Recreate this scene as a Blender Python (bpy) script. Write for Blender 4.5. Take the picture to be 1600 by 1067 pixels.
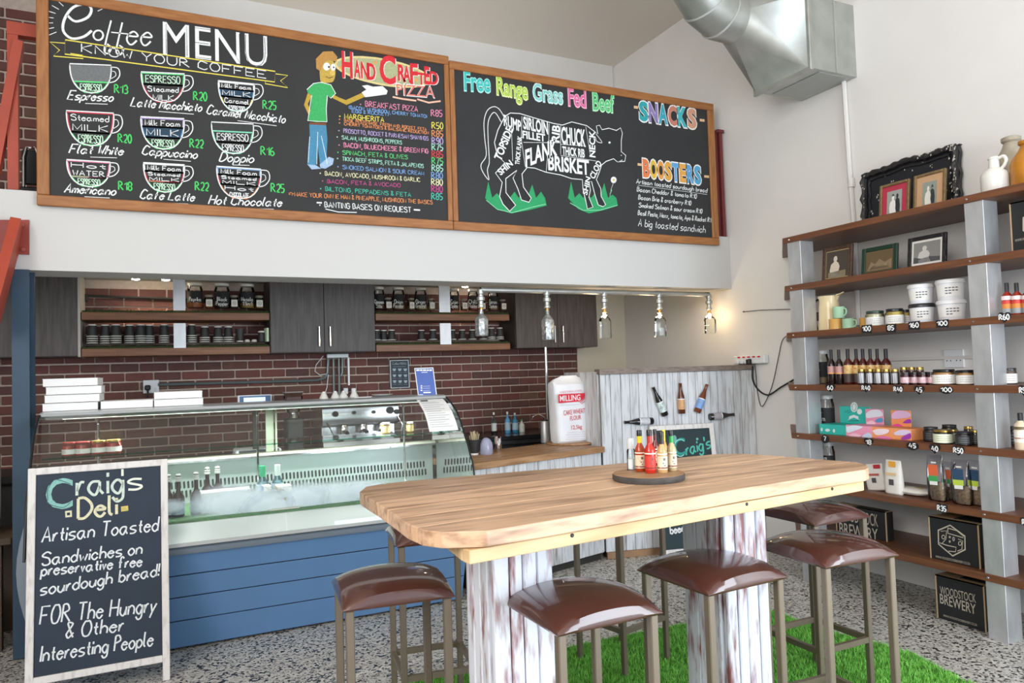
import bpy, math, random
from mathutils import Vector, Matrix
random.seed(7)
for o in list(bpy.data.objects): bpy.data.objects.remove(o)
SC = bpy.context.scene
COL = SC.collection
# ---------------------------------------------------------------- camera
EYE = Vector((0, 0, 1.5)); FPX = 1138.706
YAW, PIT, ROL = 0.446204547, 0.0410595969, -0.0315007345
_f = Vector((math.sin(YAW)*math.cos(PIT), math.cos(YAW)*math.cos(PIT), math.sin(PIT)))
_r0 = Vector((math.cos(YAW), -math.sin(YAW), 0)); _u0 = _r0.cross(_f)
_r = math.cos(ROL)*_r0 + math.sin(ROL)*_u0; _u = -math.sin(ROL)*_r0 + math.cos(ROL)*_u0
cam = bpy.data.cameras.new('camera'); co = bpy.data.objects.new('camera', cam); COL.objects.link(co)
cam.sensor_width = 36; cam.lens = 36*FPX/1600; cam.clip_start = .05; cam.clip_end = 100
co.matrix_world = Matrix(((_r.x, _u.x, -_f.x, 0), (_r.y, _u.y, -_f.y, 0), (_r.z, _u.z, -_f.z, 1.5), (0, 0, 0, 1)))
SC.camera = co
# ---------------------------------------------------------------- world, daylight, exposure
SC.view_settings.view_transform = 'Standard'; SC.view_settings.look = 'None'
SC.view_settings.gamma = 1; SC.view_settings.use_curve_mapping = False
SC.view_settings.exposure = 0.88
w = bpy.data.worlds.new('daylight'); SC.world = w; w.use_nodes = True
w.node_tree.nodes['Background'].inputs[0].default_value = (.80, .90, 1, 1)
w.node_tree.nodes['Background'].inputs[1].default_value = .8
def area(name, loc, rot, sx, sy, power, color=(1, 1, 1)):
    l = bpy.data.lights.new(name, 'AREA'); l.shape = 'RECTANGLE'; l.size = sx; l.size_y = sy; l.energy = power; l.color = color
    o = bpy.data.objects.new(name, l); COL.objects.link(o); o.location = loc; o.rotation_euler = rot
    return o
# added area light: assumed daylight from an unseen shopfront behind the camera
area('assumed_shopfront_daylight', (3.2, -1.0, 1.35), (math.radians(90), 0, 0), 2.4, 2.3, 100, (.80, .90, 1))
# assumed unseen light behind the menu boards, added to brighten the back wall
area('assumed_mezzanine_light', (1.5, 6.15, 3.0), (math.radians(160), 0, 0), 3.6, .4, 6, (1, .95, .88))
area('assumed_side_daylight', (-3.1, -1.0, 3.3), (math.radians(90), 0, math.radians(-90)), 4.0, 2.4, 185, (1, .965, .935))  # added light for an assumed, unbuilt side window, brightens the right wall

# ---------------------------------------------------------------- helpers
def ray(px, py):
    a, b = (px-800)/FPX, -(py-533.5)/FPX
    return a*_r + b*_u + _f
def on(ax, v, px, py):                     # pixel of the photograph -> the point of a real plane
    d = ray(px, py); t = (v-EYE[ax])/d[ax]
    return EYE + d*t
def onp(p, n, px, py):
    d = ray(px, py); t = (p-EYE).dot(n)/d.dot(n)
    return EYE + d*t
def depth(p): return (Vector(p)-EYE).dot(_f)
def srgb(h):
    if not isinstance(h, str): return tuple(h)
    h = h.lstrip('#'); c = [int(h[i:i+2], 16)/255 for i in (0, 2, 4)]
    return tuple(x/12.92 if x <= .04045 else ((x+.055)/1.055)**2.4 for x in c)
MATS = {}
def mat(name, c, r=.5, m=0., var=0., scale=8., stretch=(1, 1, 1), bump=0., rand=0., coat=0., emis=0., c2=None, spec=.5, detail=4., ramp=(.3, .7)):
    if name in MATS: return MATS[name]
    M = bpy.data.materials.new(name); M.use_nodes = True; MATS[name] = M
    nt = M.node_tree; N = nt.nodes; L = nt.links; b = N['Principled BSDF']
    c = srgb(c); b.inputs['Base Color'].default_value = (*c, 1)
    b.inputs['Roughness'].default_value = r; b.inputs['Metallic'].default_value = m
    b.inputs['Coat Weight'].default_value = coat; b.inputs['Specular IOR Level'].default_value = spec
    M.diffuse_color = (*c, 1)
    if emis:
        b.inputs['Emission Color'].default_value = (*c, 1); b.inputs['Emission Strength'].default_value = emis
    cur = None
    if var or bump or c2:
        tc = N.new('ShaderNodeTexCoord'); mp = N.new('ShaderNodeMapping'); mp.inputs['Scale'].default_value = stretch
        L.new(tc.outputs['Object'], mp.inputs[0])
        nz = N.new('ShaderNodeTexNoise'); nz.inputs['Scale'].default_value = scale; nz.inputs['Detail'].default_value = detail
        if rand:
            oi0 = N.new('ShaderNodeObjectInfo'); nz.noise_dimensions = '4D'
            mw = N.new('ShaderNodeMath'); mw.operation = 'MULTIPLY'; mw.inputs[1].default_value = 40
            L.new(oi0.outputs['Random'], mw.inputs[0]); L.new(mw.outputs[0], nz.inputs['W'])
        L.new(mp.outputs[0], nz.inputs['Vector'])
        cr = N.new('ShaderNodeValToRGB'); cr.color_ramp.elements[0].position = ramp[0]; cr.color_ramp.elements[1].position = ramp[1]
        d = srgb(c2) if c2 else tuple(min(1, x*(1+var)) for x in c)
        a = c if c2 else tuple(x*(1-var) for x in c)
        cr.color_ramp.elements[0].color = (*a, 1); cr.color_ramp.elements[1].color = (*d, 1)
        L.new(nz.outputs['Fac'], cr.inputs[0]); cur = cr.outputs[0]
        if bump:
            bp = N.new('ShaderNodeBump'); bp.inputs['Strength'].default_value = bump; bp.inputs['Distance'].default_value = .01
            L.new(nz.outputs['Fac'], bp.inputs['Height']); L.new(bp.outputs[0], b.inputs['Normal'])
    if rand:
        oi = N.new('ShaderNodeObjectInfo'); hs = N.new('ShaderNodeHueSaturation')
        mr = N.new('ShaderNodeMapRange'); mr.inputs['To Min'].default_value = 1-rand; mr.inputs['To Max'].default_value = 1+rand
        L.new(oi.outputs['Random'], mr.inputs[0]); L.new(mr.outputs[0], hs.inputs['Value'])
        if cur: L.new(cur, hs.inputs['Color'])
        else: hs.inputs['Color'].default_value = (*c, 1)
        cur = hs.outputs[0]
    if cur: L.new(cur, b.inputs['Base Color'])
    return M
def glass(name, tint=(1, 1, 1), refl=1., rough=.02):
    if name in MATS: return MATS[name]
    M = bpy.data.materials.new(name); M.use_nodes = True; MATS[name] = M
    nt = M.node_tree; N = nt.nodes; L = nt.links; N.remove(N['Principled BSDF'])
    t = N.new('ShaderNodeBsdfTransparent'); t.inputs[0].default_value = (*tint, 1)
    g = N.new('ShaderNodeBsdfGlossy'); g.inputs['Roughness'].default_value = rough
    fr = N.new('ShaderNodeFresnel'); fr.inputs[0].default_value = 1.45
    mm = N.new('ShaderNodeMath'); mm.operation = 'MULTIPLY'; mm.inputs[1].default_value = refl
    mx = N.new('ShaderNodeMixShader'); L.new(fr.outputs[0], mm.inputs[0]); L.new(mm.outputs[0], mx.inputs[0])
    L.new(t.outputs[0], mx.inputs[1]); L.new(g.outputs[0], mx.inputs[2]); L.new(mx.outputs[0], N['Material Output'].inputs[0])
    return M
def sm(c, r=.55):                          # plain surface of one colour, made once per colour
    k = 'surface_%s_%d' % (c, r*100)
    return mat(k, c, r)

def tagit(o, label=None, cat=None, group=None, kind=None):
    if label: o['label'] = label
    if cat: o['category'] = cat
    if group: o['group'] = group
    if kind: o['kind'] = kind
    return o
def thing(name, label, cat, loc=(0, 0, 0), rz=0., group=None):
    o = bpy.data.objects.new(name, None); COL.objects.link(o); o.empty_display_size = .05
    o.location = loc; o.rotation_euler = (0, 0, rz)
    return tagit(o, label, cat, group)
def kids(o): return [c for c in bpy.data.objects if c.parent == o]
def dup(o, loc=None, rz=None, label=None, group=None, parent=None):
    c = o.copy(); COL.objects.link(c)
    if parent: c.parent = parent
    if loc is not None: c.location = loc
    if rz is not None: c.rotation_euler = (0, 0, rz)
    tagit(c, label, None, group)
    for k in KIDS.get(o.name, []): dup(bpy.data.objects[k], parent=c)
    KIDS.setdefault(c.name, [])
    if parent: KIDS.setdefault(parent.name, []).append(c.name)
    return c
KIDS = {}
SHARP = math.radians(38)
class MB:
    "collects shapes with their materials and links them as ONE mesh object"
    def __init__(s, m=None): s.v = []; s.f = []; s.fm = []; s.ms = []; s.sm = []; s.M = None; s.use(m) if m else None
    def use(s, m):
        if m not in s.ms: s.ms.append(m)
        s.cur = s.ms.index(m); return s
    def add(s, vs, fs, smooth=False):
        b = len(s.v)
        s.v += [tuple(s.M @ Vector(p)) if s.M else tuple(p) for p in vs]
        for f in fs: s.f.append([b+i for i in f]); s.fm.append(s.cur); s.sm.append(smooth)
        return s
    def box(s, c, d, rz=0., ch=0.):
        x, y, z = d[0]/2, d[1]/2, d[2]/2; ca, sa = math.cos(rz), math.sin(rz)
        if ch:
            ch = min(ch, x*.9, y*.9, z*.9); P = []; F = []
            for sx in (-1, 1):
                for sy in (-1, 1):
                    for sz in (-1, 1):
                        P += [(sx*x, sy*(y-ch), sz*(z-ch)), (sx*(x-ch), sy*y, sz*(z-ch)), (sx*(x-ch), sy*(y-ch), sz*z)]
            I = lambda a, b_, c_, k: ((a*2+b_)*2+c_)*3+k
            for q in (0, 1):
                fx = [I(q, 0, 0, 0), I(q, 1, 0, 0), I(q, 1, 1, 0), I(q, 0, 1, 0)]; F.append(fx if q else fx[::-1])
                fy = [I(0, q, 0, 1), I(0, q, 1, 1), I(1, q, 1, 1), I(1, q, 0, 1)]; F.append(fy if q else fy[::-1])
                fz = [I(0, 0, q, 2), I(1, 0, q, 2), I(1, 1, q, 2), I(0, 1, q, 2)]; F.append(fz if q else fz[::-1])
            for a in (0, 1):
                for b_ in (0, 1):
                    F.append([I(a, b_, 0, 0), I(a, b_, 1, 0), I(a, b_, 1, 1), I(a, b_, 0, 1)])
                    F.append([I(a, 0, b_, 0), I(a, 1, b_, 0), I(a, 1, b_, 2), I(a, 0, b_, 2)])
                    F.append([I(0, a, b_, 1), I(1, a, b_, 1), I(1, a, b_, 2), I(0, a, b_, 2)])
                    for c_ in (0, 1): F.append([I(a, b_, c_, 0), I(a, b_, c_, 1), I(a, b_, c_, 2)])
        else:
            P = [(sx*x, sy*y, sz*z) for sx in (-1, 1) for sy in (-1, 1) for sz in (-1, 1)]
            F = [(0, 1, 3, 2), (4, 6, 7, 5), (0, 4, 5, 1), (2, 3, 7, 6), (0, 2, 6, 4), (1, 5, 7, 3)]
        return s.add([(c[0]+p[0]*ca-p[1]*sa, c[1]+p[0]*sa+p[1]*ca, c[2]+p[2]) for p in P], F)
    def lathe(s, prof, n=16, c=(0, 0, 0), ax='z', arc=1.):
        P = []; F = []; k = n if arc >= 1 else n+1
        for r, z in prof:
            for i in range(k):
                a = 2*math.pi*arc*i/n
                p = (r*math.cos(a), r*math.sin(a), z)
                if ax == 'x': p = (z, p[0], p[1])
                elif ax == 'y': p = (p[0], z, p[1])
                P.append((c[0]+p[0], c[1]+p[1], c[2]+p[2]))
        for j in range(len(prof)-1):
            for i in range(n):
                a, b_ = j*k+i, j*k+(i+1) % k
                F.append((a, b_, b_+k, a+k))
        s.add(P, F, True)
        b0 = len(s.v)-len(P)
        if arc >= 1:
            if prof[0][0] > 1e-6: s.f.append([b0+i for i in range(n)][::-1]); s.fm.append(s.cur); s.sm.append(False)
            if prof[-1][0] > 1e-6: s.f.append([b0+(len(prof)-1)*k+i for i in range(n)]); s.fm.append(s.cur); s.sm.append(False)
        return s
    def tube(s, pts, r, n=8, closed=False):
        pts = [Vector(p) for p in pts]; P = []; F = []; m = len(pts); up = None
        for i, p in enumerate(pts):
            a = pts[i-1] if (i or closed) else p; b_ = pts[(i+1) % m] if (i < m-1 or closed) else p
            t = (b_-a).normalized()
            if up is None: up = Vector((0, 0, 1)) if abs(t.z) < .9 else Vector((1, 0, 0))
            x = t.cross(up).normalized(); up = x.cross(t).normalized()
            rr = r[i] if isinstance(r, (list, tuple)) else r
            for k in range(n):
                q = 2*math.pi*k/n; P.append(p + x*(rr*math.cos(q)) + up*(rr*math.sin(q)))
        for i in range(m if closed else m-1):
            for k in range(n):
                a, b_ = i*n, ((i+1) % m)*n; k2 = (k+1) % n
                F.append((a+k, a+k2, b_+k2, b_+k))
        if not closed: F.append(list(range(n))[::-1]); F.append([(m-1)*n+k for k in range(n)])
        return s.add(P, F, True)
    def bar(s, a, b_, w_, h_, up=(0, 0, 1)):     # square bar from a to b
        a, b_ = Vector(a), Vector(b_); t = (b_-a).normalized(); up = Vector(up)
        x = t.cross(up).normalized()*(w_/2); y = x.cross(t).normalized()*(h_/2)
        P = [q+i*x+j*y for q in (a, b_) for i, j in ((-1, -1), (1, -1), (1, 1), (-1, 1))]
        return s.add(P, [(0, 1, 2, 3), (7, 6, 5, 4), (0, 4, 5, 1), (1, 5, 6, 2), (2, 6, 7, 3), (3, 7, 4, 0)])
    def prism(s, poly, d):                   # polygon of 3-D points pushed along d
        n = len(poly); d = Vector(d); P = [Vector(p) for p in poly]; P += [p+d for p in P]
        F = [list(range(n))[::-1], [n+i for i in range(n)]] + [(i, (i+1) % n, n+(i+1) % n, n+i) for i in range(n)]
        return s.add(P, F)
    def loft(s, rings, cap=True, smooth=True):
        n = len(rings[0]); P = [p for r in rings for p in r]; F = []
        for j in range(len(rings)-1):
            for i in range(n): F.append((j*n+i, j*n+(i+1) % n, (j+1)*n+(i+1) % n, (j+1)*n+i))
        if cap: F.append(list(range(n))[::-1]); F.append([(len(rings)-1)*n+i for i in range(n)])
        return s.add(P, F, smooth)
    def build(s, name, parent=None, loc=None, rz=None, label=None, cat=None, group=None, kind=None, world=False, bevel=0):
        me = bpy.data.meshes.new(name); V = s.v
        if world and (parent or loc is not None):
            r = parent.matrix_basis if parent else Matrix.Translation(loc)
            p_ = parent
            while p_ is not None and p_.parent is not None: p_ = p_.parent; r = p_.matrix_basis @ r
            inv = r.inverted(); V = [tuple(inv @ Vector(p)) for p in V]
        me.from_pydata(V, [], s.f); me.polygons.foreach_set('material_index', s.fm); me.polygons.foreach_set('use_smooth', s.sm)
        for m in s.ms: me.materials.append(m)
        import bmesh
        bm = bmesh.new(); bm.from_mesh(me); bmesh.ops.recalc_face_normals(bm, faces=bm.faces); bm.to_mesh(me); bm.free()
        if any(s.sm): me.set_sharp_from_angle(angle=SHARP)
        me.update()
        o = bpy.data.objects.new(name, me); COL.objects.link(o)
        if parent: o.parent = parent; KIDS.setdefault(parent.name, []).append(o.name)
        if loc is not None: o.location = loc
        if rz is not None: o.rotation_euler = (0, 0, rz)
        if bevel:
            b = o.modifiers.new('bevel', 'BEVEL'); b.width = bevel; b.segments = 2; b.limit_method = 'ANGLE'
        return tagit(o, label, cat, group, kind)
def S(name, mb, **k): return mb.build(name, kind='structure', **k)

# ---- chalk hand: single-stroke letters on a small grid, baseline 2, x-height 5, capital height 8
GL = {'a': '~351504031222 34|353342', 'b': '0802|~041525343322 1203', 'c': '~342515040312 2233', 'd': '3832|~342515040312 2233',
 'e': '~04342515040312 2233', 'f': '~37281712|0525', 'g': '~342515040312 2234|~3531201001', 'h': '0802|~0415253432', 'i': '0502|0706',
 'j': '~151100|1716', 'k': '0802|350332', 'l': '~080312', 'm': '0502|~04152422|~24354442', 'n': '0502|~0415253432', 'o': '~15040312223334 2515',
 'p': '0500|~041525343322 1203', 'q': '~342515040312 2234|3530', 'r': '0502|~031525', 's': '~35150433 2202', 't': '~171322|0525', 'u': '~0503122234|3532',
 'v': '051225', 'w': '0512243245', 'x': '0532|3502', 'y': '0512|~351200', 'z': '05350232',
 'A': '022842|1434', 'B': '0208|~08283605|~0535430322 02', 'C': '~47281806040322 3243', 'D': '0802|~0828464422 02', 'E': '4808 0242|0535', 'F': '480802|0535',
 'G': '~47281806040322 324445 25', 'H': '0802|4842|0545', 'I': '0802', 'J': '~38331202 03', 'K': '0802|480542', 'L': '080242', 'M': '0208 234842', 'N': '02084248',
 'O': '~2818060412 32444638 28', 'P': '0208|~08283605', 'Q': '~28180604123244463828|2442', 'R': '0208|~08283605|1542', 'S': '~47280706 35433212 03', 'T': '0848|2822',
 'U': '~080412324448', 'V': '082248', 'W': '0812253248', 'X': '0842|4802', 'Y': '082548|2522', 'Z': '08480242',
 '0': '~18060412 223436 28 18', '1': '062822', '2': '~0728373502 02|0232', '3': '~0718283625 15|~2534332202', '4': '280444|3632', '5': '380805|~05253422 02',
 '6': '~28060312223334251504', '7': '083812', '8': '~15060718283736251504031222333425', '9': '~362515060718283736 3412', ',': '1211 00', '.': '0203', '&': '~32082827040312 34', '!': '0804|0302',
 '(': '~18060412', ')': '~08161402', "'": '0806', '-': '0434', '*': '1824|0725|2705|0636', ':': '0302|0605', '/': '0238', '=': '0333|0535', ' ': ''}
def _catmull(p, k=4):
    if len(p) < 3: return p
    q = [p[0]]+p+[p[-1]]; out = []
    for i in range(1, len(q)-2):
        for j in range(k):
            t = j/k; a, b_, c, d = q[i-1], q[i], q[i+1], q[i+2]
            out.append(tuple(.5*(2*b_[m]+(c[m]-a[m])*t+(2*a[m]-5*b_[m]+4*c[m]-d[m])*t*t+(3*b_[m]-a[m]-3*c[m]+d[m])*t**3) for m in (0, 1)))
    return out+[p[-1]]
def _catmull3(p, k=5):
    p = [Vector(q) for q in p]; q = [p[0]]+p+[p[-1]]; out = []
    for i in range(1, len(q)-2):
        for j in range(k):
            t = j/k; a, b_, c, d = q[i-1], q[i], q[i+1], q[i+2]
            out.append(.5*(2*b_+(c-a)*t+(2*a-5*b_+4*c-d)*t*t+(3*b_-a-3*c+d)*t**3))
    return out+[p[-1]]
def glyphs(s):
    x = 0; out = []
    for ch in s:
        g = GL.get(ch, ''); mx = 0
        for st in g.split('|'):
            cu = st.startswith('~'); st = st.strip('~').replace(' ', '')
            p = [(int(st[i]), int(st[i+1])) for i in range(0, len(st)-1, 2)]
            if not p: continue
            mx = max(mx, max(a for a, _ in p))
            if cu: p = _catmull(p)
            out.append([(x+a, b_-2) for a, b_ in p])
        x += mx+1.3 if g else 2.6
    return out, max(x-1.3, .1)
def ribbon(mb, pts, wd, n, closed=False):
    pts = [Vector(p) for p in pts]; P = []; m = len(pts); n = Vector(n)
    for i, p in enumerate(pts):
        a = pts[i-1] if (i or closed) else p; b_ = pts[(i+1) % m] if (i < m-1 or closed) else p
        t = (b_-a)
        if t.length < 1e-9: t = Vector((1, 0, 0))
        x = t.normalized().cross(n)*(wd/2); P += [p-x, p+x]
    mb.add(P, [(2*i, 2*i+1, (2*i+3) % (2*m), (2*i+2) % (2*m)) for i in range(m if closed else m-1)])
class Face:
    "a flat face of a real object: places writing on it"
    def __init__(s, p, n, eps=.0015): s.n = Vector(n).normalized(); s.p = Vector(p)+s.n*eps; s.z = (0, 0, 1); s.zoom(0, 0, 1)
    def zoom(s, ox, oy, k): s.k = (ox, oy, k); return s
    def at(s, x, y, e=0): return onp(s.p+s.n*e, s.n, s.k[0]+x/s.k[2], s.k[1]+y/s.k[2])
    def up(s):
        u = Vector((0, 0, 1)); u = u - s.n*u.dot(s.n); return u.normalized()
    def pen(s, mb, txt, a, b_, h, wd=None, e=0, slant=.0):
        A, B = s.at(*a, e), s.at(*b_, e); t = B-A; ln = t.length; t.normalize(); up = s.n.cross(t)
        if abs(t.z) < .7: up = s.up()
        T = s.at(a[0], a[1]-h, e); hh = (T-A).length
        g, wtot = glyphs(txt); wd = wd or hh*.11
        for st in g: ribbon(mb, [A+t*(x/wtot*ln+slant*y/6*hh)+up*(y/6*hh) for x, y in st], wd, s.n)
    def block(s, mb, txt, a, b_, h, e=0, bold=0):
        A, B = s.at(*a, e), s.at(*b_, e); t = B-A; ln = t.length; t.normalize(); up = s.n.cross(t)
        T = s.at(a[0], a[1]-h, e); hh = (T-A).length
        if abs(t.z) < .6: up = s.up()
        v, f = font(txt, bold); mb.add([A+t*(x*ln)+up*(y*hh) for x, y in v], f)
    def line(s, mb, pts, wd, e=0, closed=False, smooth=False):
        if smooth: pts = _catmull(list(pts))
        ribbon(mb, [s.at(x, y, e) for x, y in pts], wd, s.n, closed)
    def fill(s, mb, pts, e=0, smooth=False):
        from mathutils.geometry import tessellate_polygon
        if smooth: pts = _catmull(list(pts)+[pts[0]])[:-1]
        P = [s.at(x, y, e) for x, y in pts]
        mb.add(P, [list(t) for t in tessellate_polygon([[Vector((x, y, 0)) for x, y in pts]])])
_FC = {}
def font(txt, bold=0):
    k = (txt, bold)
    if k in _FC: return _FC[k]
    cu = bpy.data.curves.new('t', 'FONT'); cu.body = txt; cu.size = 1; cu.fill_mode = 'FRONT'; cu.resolution_u = 3; cu.offset = bold
    o = bpy.data.objects.new('t', cu); COL.objects.link(o); bpy.context.view_layer.update()
    me = bpy.data.meshes.new_from_object(o.evaluated_get(bpy.context.evaluated_depsgraph_get()))
    v = [(p.co.x, p.co.y) for p in me.vertices]; f = [list(p.vertices) for p in me.polygons]
    bpy.data.objects.remove(o); bpy.data.curves.remove(cu); bpy.data.meshes.remove(me)
    x0 = min(a for a, _ in v); x1 = max(a for a, _ in v); y1 = max(b_ for _, b_ in v)
    if any(ch.isupper() or ch.isdigit() for ch in txt): y1 = min(y1, .73)
    _FC[k] = ([((a-x0)/(x1-x0), b_/y1) for a, b_ in v], f); return _FC[k]
# ---------------------------------------------------------------- materials
WHITE = mat('white_wall_paint', '#dcdad7', .7, var=.02, scale=3)
BULK = mat('white_bulkhead_paint', '#c6c5c3', .65)
CREAM = mat('cream_wall_paint', '#cfc7b6', .6)
CEILM = mat('ceiling_paint', '#dcd3c8', .8)
MORTAR = mat('mortar', '#c2b0a4', .9, var=.1, scale=30)
def brick_mat():
    M = mat('brick_face', '#6a4039', .85, var=.25, scale=26, bump=.4, rand=.28)
    nt = M.node_tree; N = nt.nodes; L = nt.links; b = N['Principled BSDF']
    src = b.inputs['Base Color'].links[0].from_socket
    oi = N.new('ShaderNodeObjectInfo'); sp = N.new('ShaderNodeMath'); sp.operation = 'MULTIPLY'; sp.inputs[1].default_value = 7.31
    fr = N.new('ShaderNodeMath'); fr.operation = 'FRACT'; L.new(oi.outputs['Random'], sp.inputs[0]); L.new(sp.outputs[0], fr.inputs[0])
    cr = N.new('ShaderNodeValToRGB'); E = cr.color_ramp.elements
    E[0].color = (*srgb('#74453f'), 1); E[1].position = 1; E[1].color = (*srgb('#705f50'), 1)
    for p, c in ((.4, '#684540'), (.7, '#54423f'), (.88, '#573c34')): e = E.new(p); e.color = (*srgb(c), 1)
    L.new(fr.outputs[0], cr.inputs[0])
    mx = N.new('ShaderNodeMix'); mx.data_type = 'RGBA'; mx.inputs[0].default_value = .62
    L.new(src, mx.inputs[6]); L.new(cr.outputs[0], mx.inputs[7]); L.new(mx.outputs[2], b.inputs['Base Color'])
    return M
BRICK = brick_mat()
CABW = mat('grey_brown_wood_laminate', '#57504d', .5, c2='#423b38', scale=7, stretch=(6, 6, .5), ramp=(.35, .65))
SHELFW = mat('oiled_kitchen_shelf_wood', '#8a5a34', .45, c2='#6b4022', scale=5, stretch=(.8, 8, 14))
RACKW = mat('red_brown_rack_wood', '#76492d', .42, c2='#5c3825', scale=5, stretch=(9, .7, 12), bump=.08)
FRAMEW = mat('oak_frame_wood', '#a66f3f', .5, c2='#8a5529', scale=7, stretch=(1, 8, 8))
FRAMEWV = mat('oak_frame_wood_upright', '#a66f3f', .5, c2='#8a5529', scale=7, stretch=(8, 8, 1))
BOARD = mat('black_chalkboard', '#2b2b2c', .75, var=.12, scale=2.5)
SLATE = mat('blue_black_chalkboard', '#233040', .7, var=.15, scale=4)
STEEL = mat('brushed_steel', '#c9cacc', .46, .7, var=.12, scale=5, stretch=(3, 3, 1.2))
CHROME = mat('chrome', '#dddddd', .12, 1.)
GALV = mat('galvanised_sheet', '#b0b2ae', .42, .75, var=.12, scale=7, bump=.03)
REDST = mat('red_oxide_steel', '#a23d26', .5, var=.1, scale=4)
MAROON = mat('maroon_steel', '#6a2a28', .5)
COLB = mat('blue_grey_column_paint', '#2b4357', .5, var=.15, scale=3)
BLACK = sm('#17181a', .5); DARK = sm('#2a2827', .6); OFFW = sm('#e6e4df', .5); PAPER = sm('#efefee', .7)
FRB = mat('blue_grey_cabinet_panel', '#5f86b2', .38, var=.03, scale=2)
FRG = mat('grey_fridge_plastic', '#7f8a96', .4)
TABW = mat('reclaimed_table_wood', '#cba686', .36, c2='#6f4b33', scale=4.6, stretch=(.75, 8, 8), bump=.15, rand=.25, ramp=(.46, .78), detail=7)
APRW = mat('pale_pine', '#d6b98f', .55, c2='#bf9a6c', scale=3, stretch=(.8, 8, 8))
CTW = mat('counter_wood', '#b8906a', .5, c2='#8a6441', scale=5, stretch=(.8, 8, 8))
WASH = mat('whitewashed_plank', '#cdd0d4', .7, c2='#857870', scale=3.4, stretch=(16, 16, 1.3), ramp=(.48, .78), rand=.10, bump=.15, detail=8)
WASHH = mat('dark_weathered_top', '#6a5a50', .7, c2='#8c8078', scale=5, stretch=(1.2, 14, 14))
DIST = mat('distressed_white_paint', '#d6d9e2', .5, c2='#86504f', scale=4.4, stretch=(8, 8, 1.5), ramp=(.50, .67), bump=.2, detail=7, rand=.08)
LEATH = mat('brown_leather', '#4c2821', .36, var=.2, scale=3, coat=.9, bump=.02)
STOOLM = mat('taupe_metal', '#75695a', .38, .35)
GRASSM = mat('artificial_grass_green', '#5ba236', .6, c2='#8ad058', scale=30)
TURF = mat('turf_backing', '#3c7424', .8)
MOSS = mat('green_shelf_turf', '#34451f', .9, c2='#222f12', scale=60)
GL = GL
CLEAR = glass('clear_glass', (.97, .99, .98), 1.)
PANE = glass('fridge_glass', (.965, .985, .974), 1.3)
AMBER = glass('dark_bottle_glass', (.10, .05, .03), 1.)
CUPB = sm('#2b2a2a', .55)
def terrazzo():
    M = mat('terrazzo', '#8b8984', .38)
    nt = M.node_tree; N = nt.nodes; L = nt.links; b = N['Principled BSDF']
    tc = N.new('ShaderNodeTexCoord')
    def vor(sc): 
        v = N.new('ShaderNodeTexVoronoi'); v.inputs['Scale'].default_value = sc; L.new(tc.outputs['Object'], v.inputs['Vector']); return v
    cur = None
    v1, v2 = vor(70), vor(120)
    r1 = N.new('ShaderNodeValToRGB'); r1.color_ramp.interpolation = 'CONSTANT'; E = r1.color_ramp.elements
    E[0].color = (*srgb('#2a2b2c'), 1); E[1].position = .13; E[1].color = (*srgb('#b3afa7'), 1)
    for p, c in ((.45, '#c4c1b8'), (.72, '#d4d1c9'), (.94, '#9a948a')): e = E.new(p); e.color = (*srgb(c), 1)
    r2 = N.new('ShaderNodeValToRGB'); r2.color_ramp.interpolation = 'CONSTANT'; E = r2.color_ramp.elements
    E[0].color = (*srgb('#393939'), 1); E[1].position = .12; E[1].color = (*srgb('#c9c6be'), 1)
    e = E.new(.75); e.color = (*srgb('#cbc8c0'), 1)
    for v, r in ((v1, r1), (v2, r2)):
        s = N.new('ShaderNodeSeparateColor'); L.new(v.outputs['Color'], s.inputs[0]); L.new(s.outputs[0], r.inputs[0])
    mx = N.new('ShaderNodeMix'); mx.data_type = 'RGBA'; mx.inputs[0].default_value = 1.; mx.blend_type = 'DARKEN'
    L.new(r1.outputs[0], mx.inputs[6]); L.new(r2.outputs[0], mx.inputs[7]); L.new(mx.outputs[2], b.inputs['Base Color'])
    return M
TERR = terrazzo()
XR, YB, YK, YS = 4.473, 4.88, 6.535, 6.15      # right wall, bulkhead face, back wall, fronts of the wall cupboards
# ---------------------------------------------------------------- the room
S('floor', MB(TERR).box((.6, 1.7, -.06), (7.9, 9.9, .12)))
S('ceiling', MB(CEILM).box((.6, 1.7, 4.84), (7.9, 9.9, .1)))
wr = S('wall_right', MB(WHITE).box((XR+.06, 1.7, 2.4), (.12, 9.8, 4.78)))
S('wall_left', MB(WHITE).box((-3.26, 1.7, 2.4), (.12, 9.8, 4.78)))
wb = S('wall_back', MB(MORTAR).box((.33, YK+.06, 1.17), (7.06, .1, 2.32)).use(CREAM).box((4.17, YK+.045, 1.17), (.606, .1, 2.32)).use(WHITE).box((.6, YK+.06, 3.57), (7.7, .1, 2.46)))
S('wall_mezzanine', MB(BULK).box((.6, YB+.14, 2.387), (7.745, .28, .454)))
S('ceiling_kitchen', MB(sm('#b9b6b0', .7)).box((.6, 5.85, 2.38), (7.745, 1.37, .12)))
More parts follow.
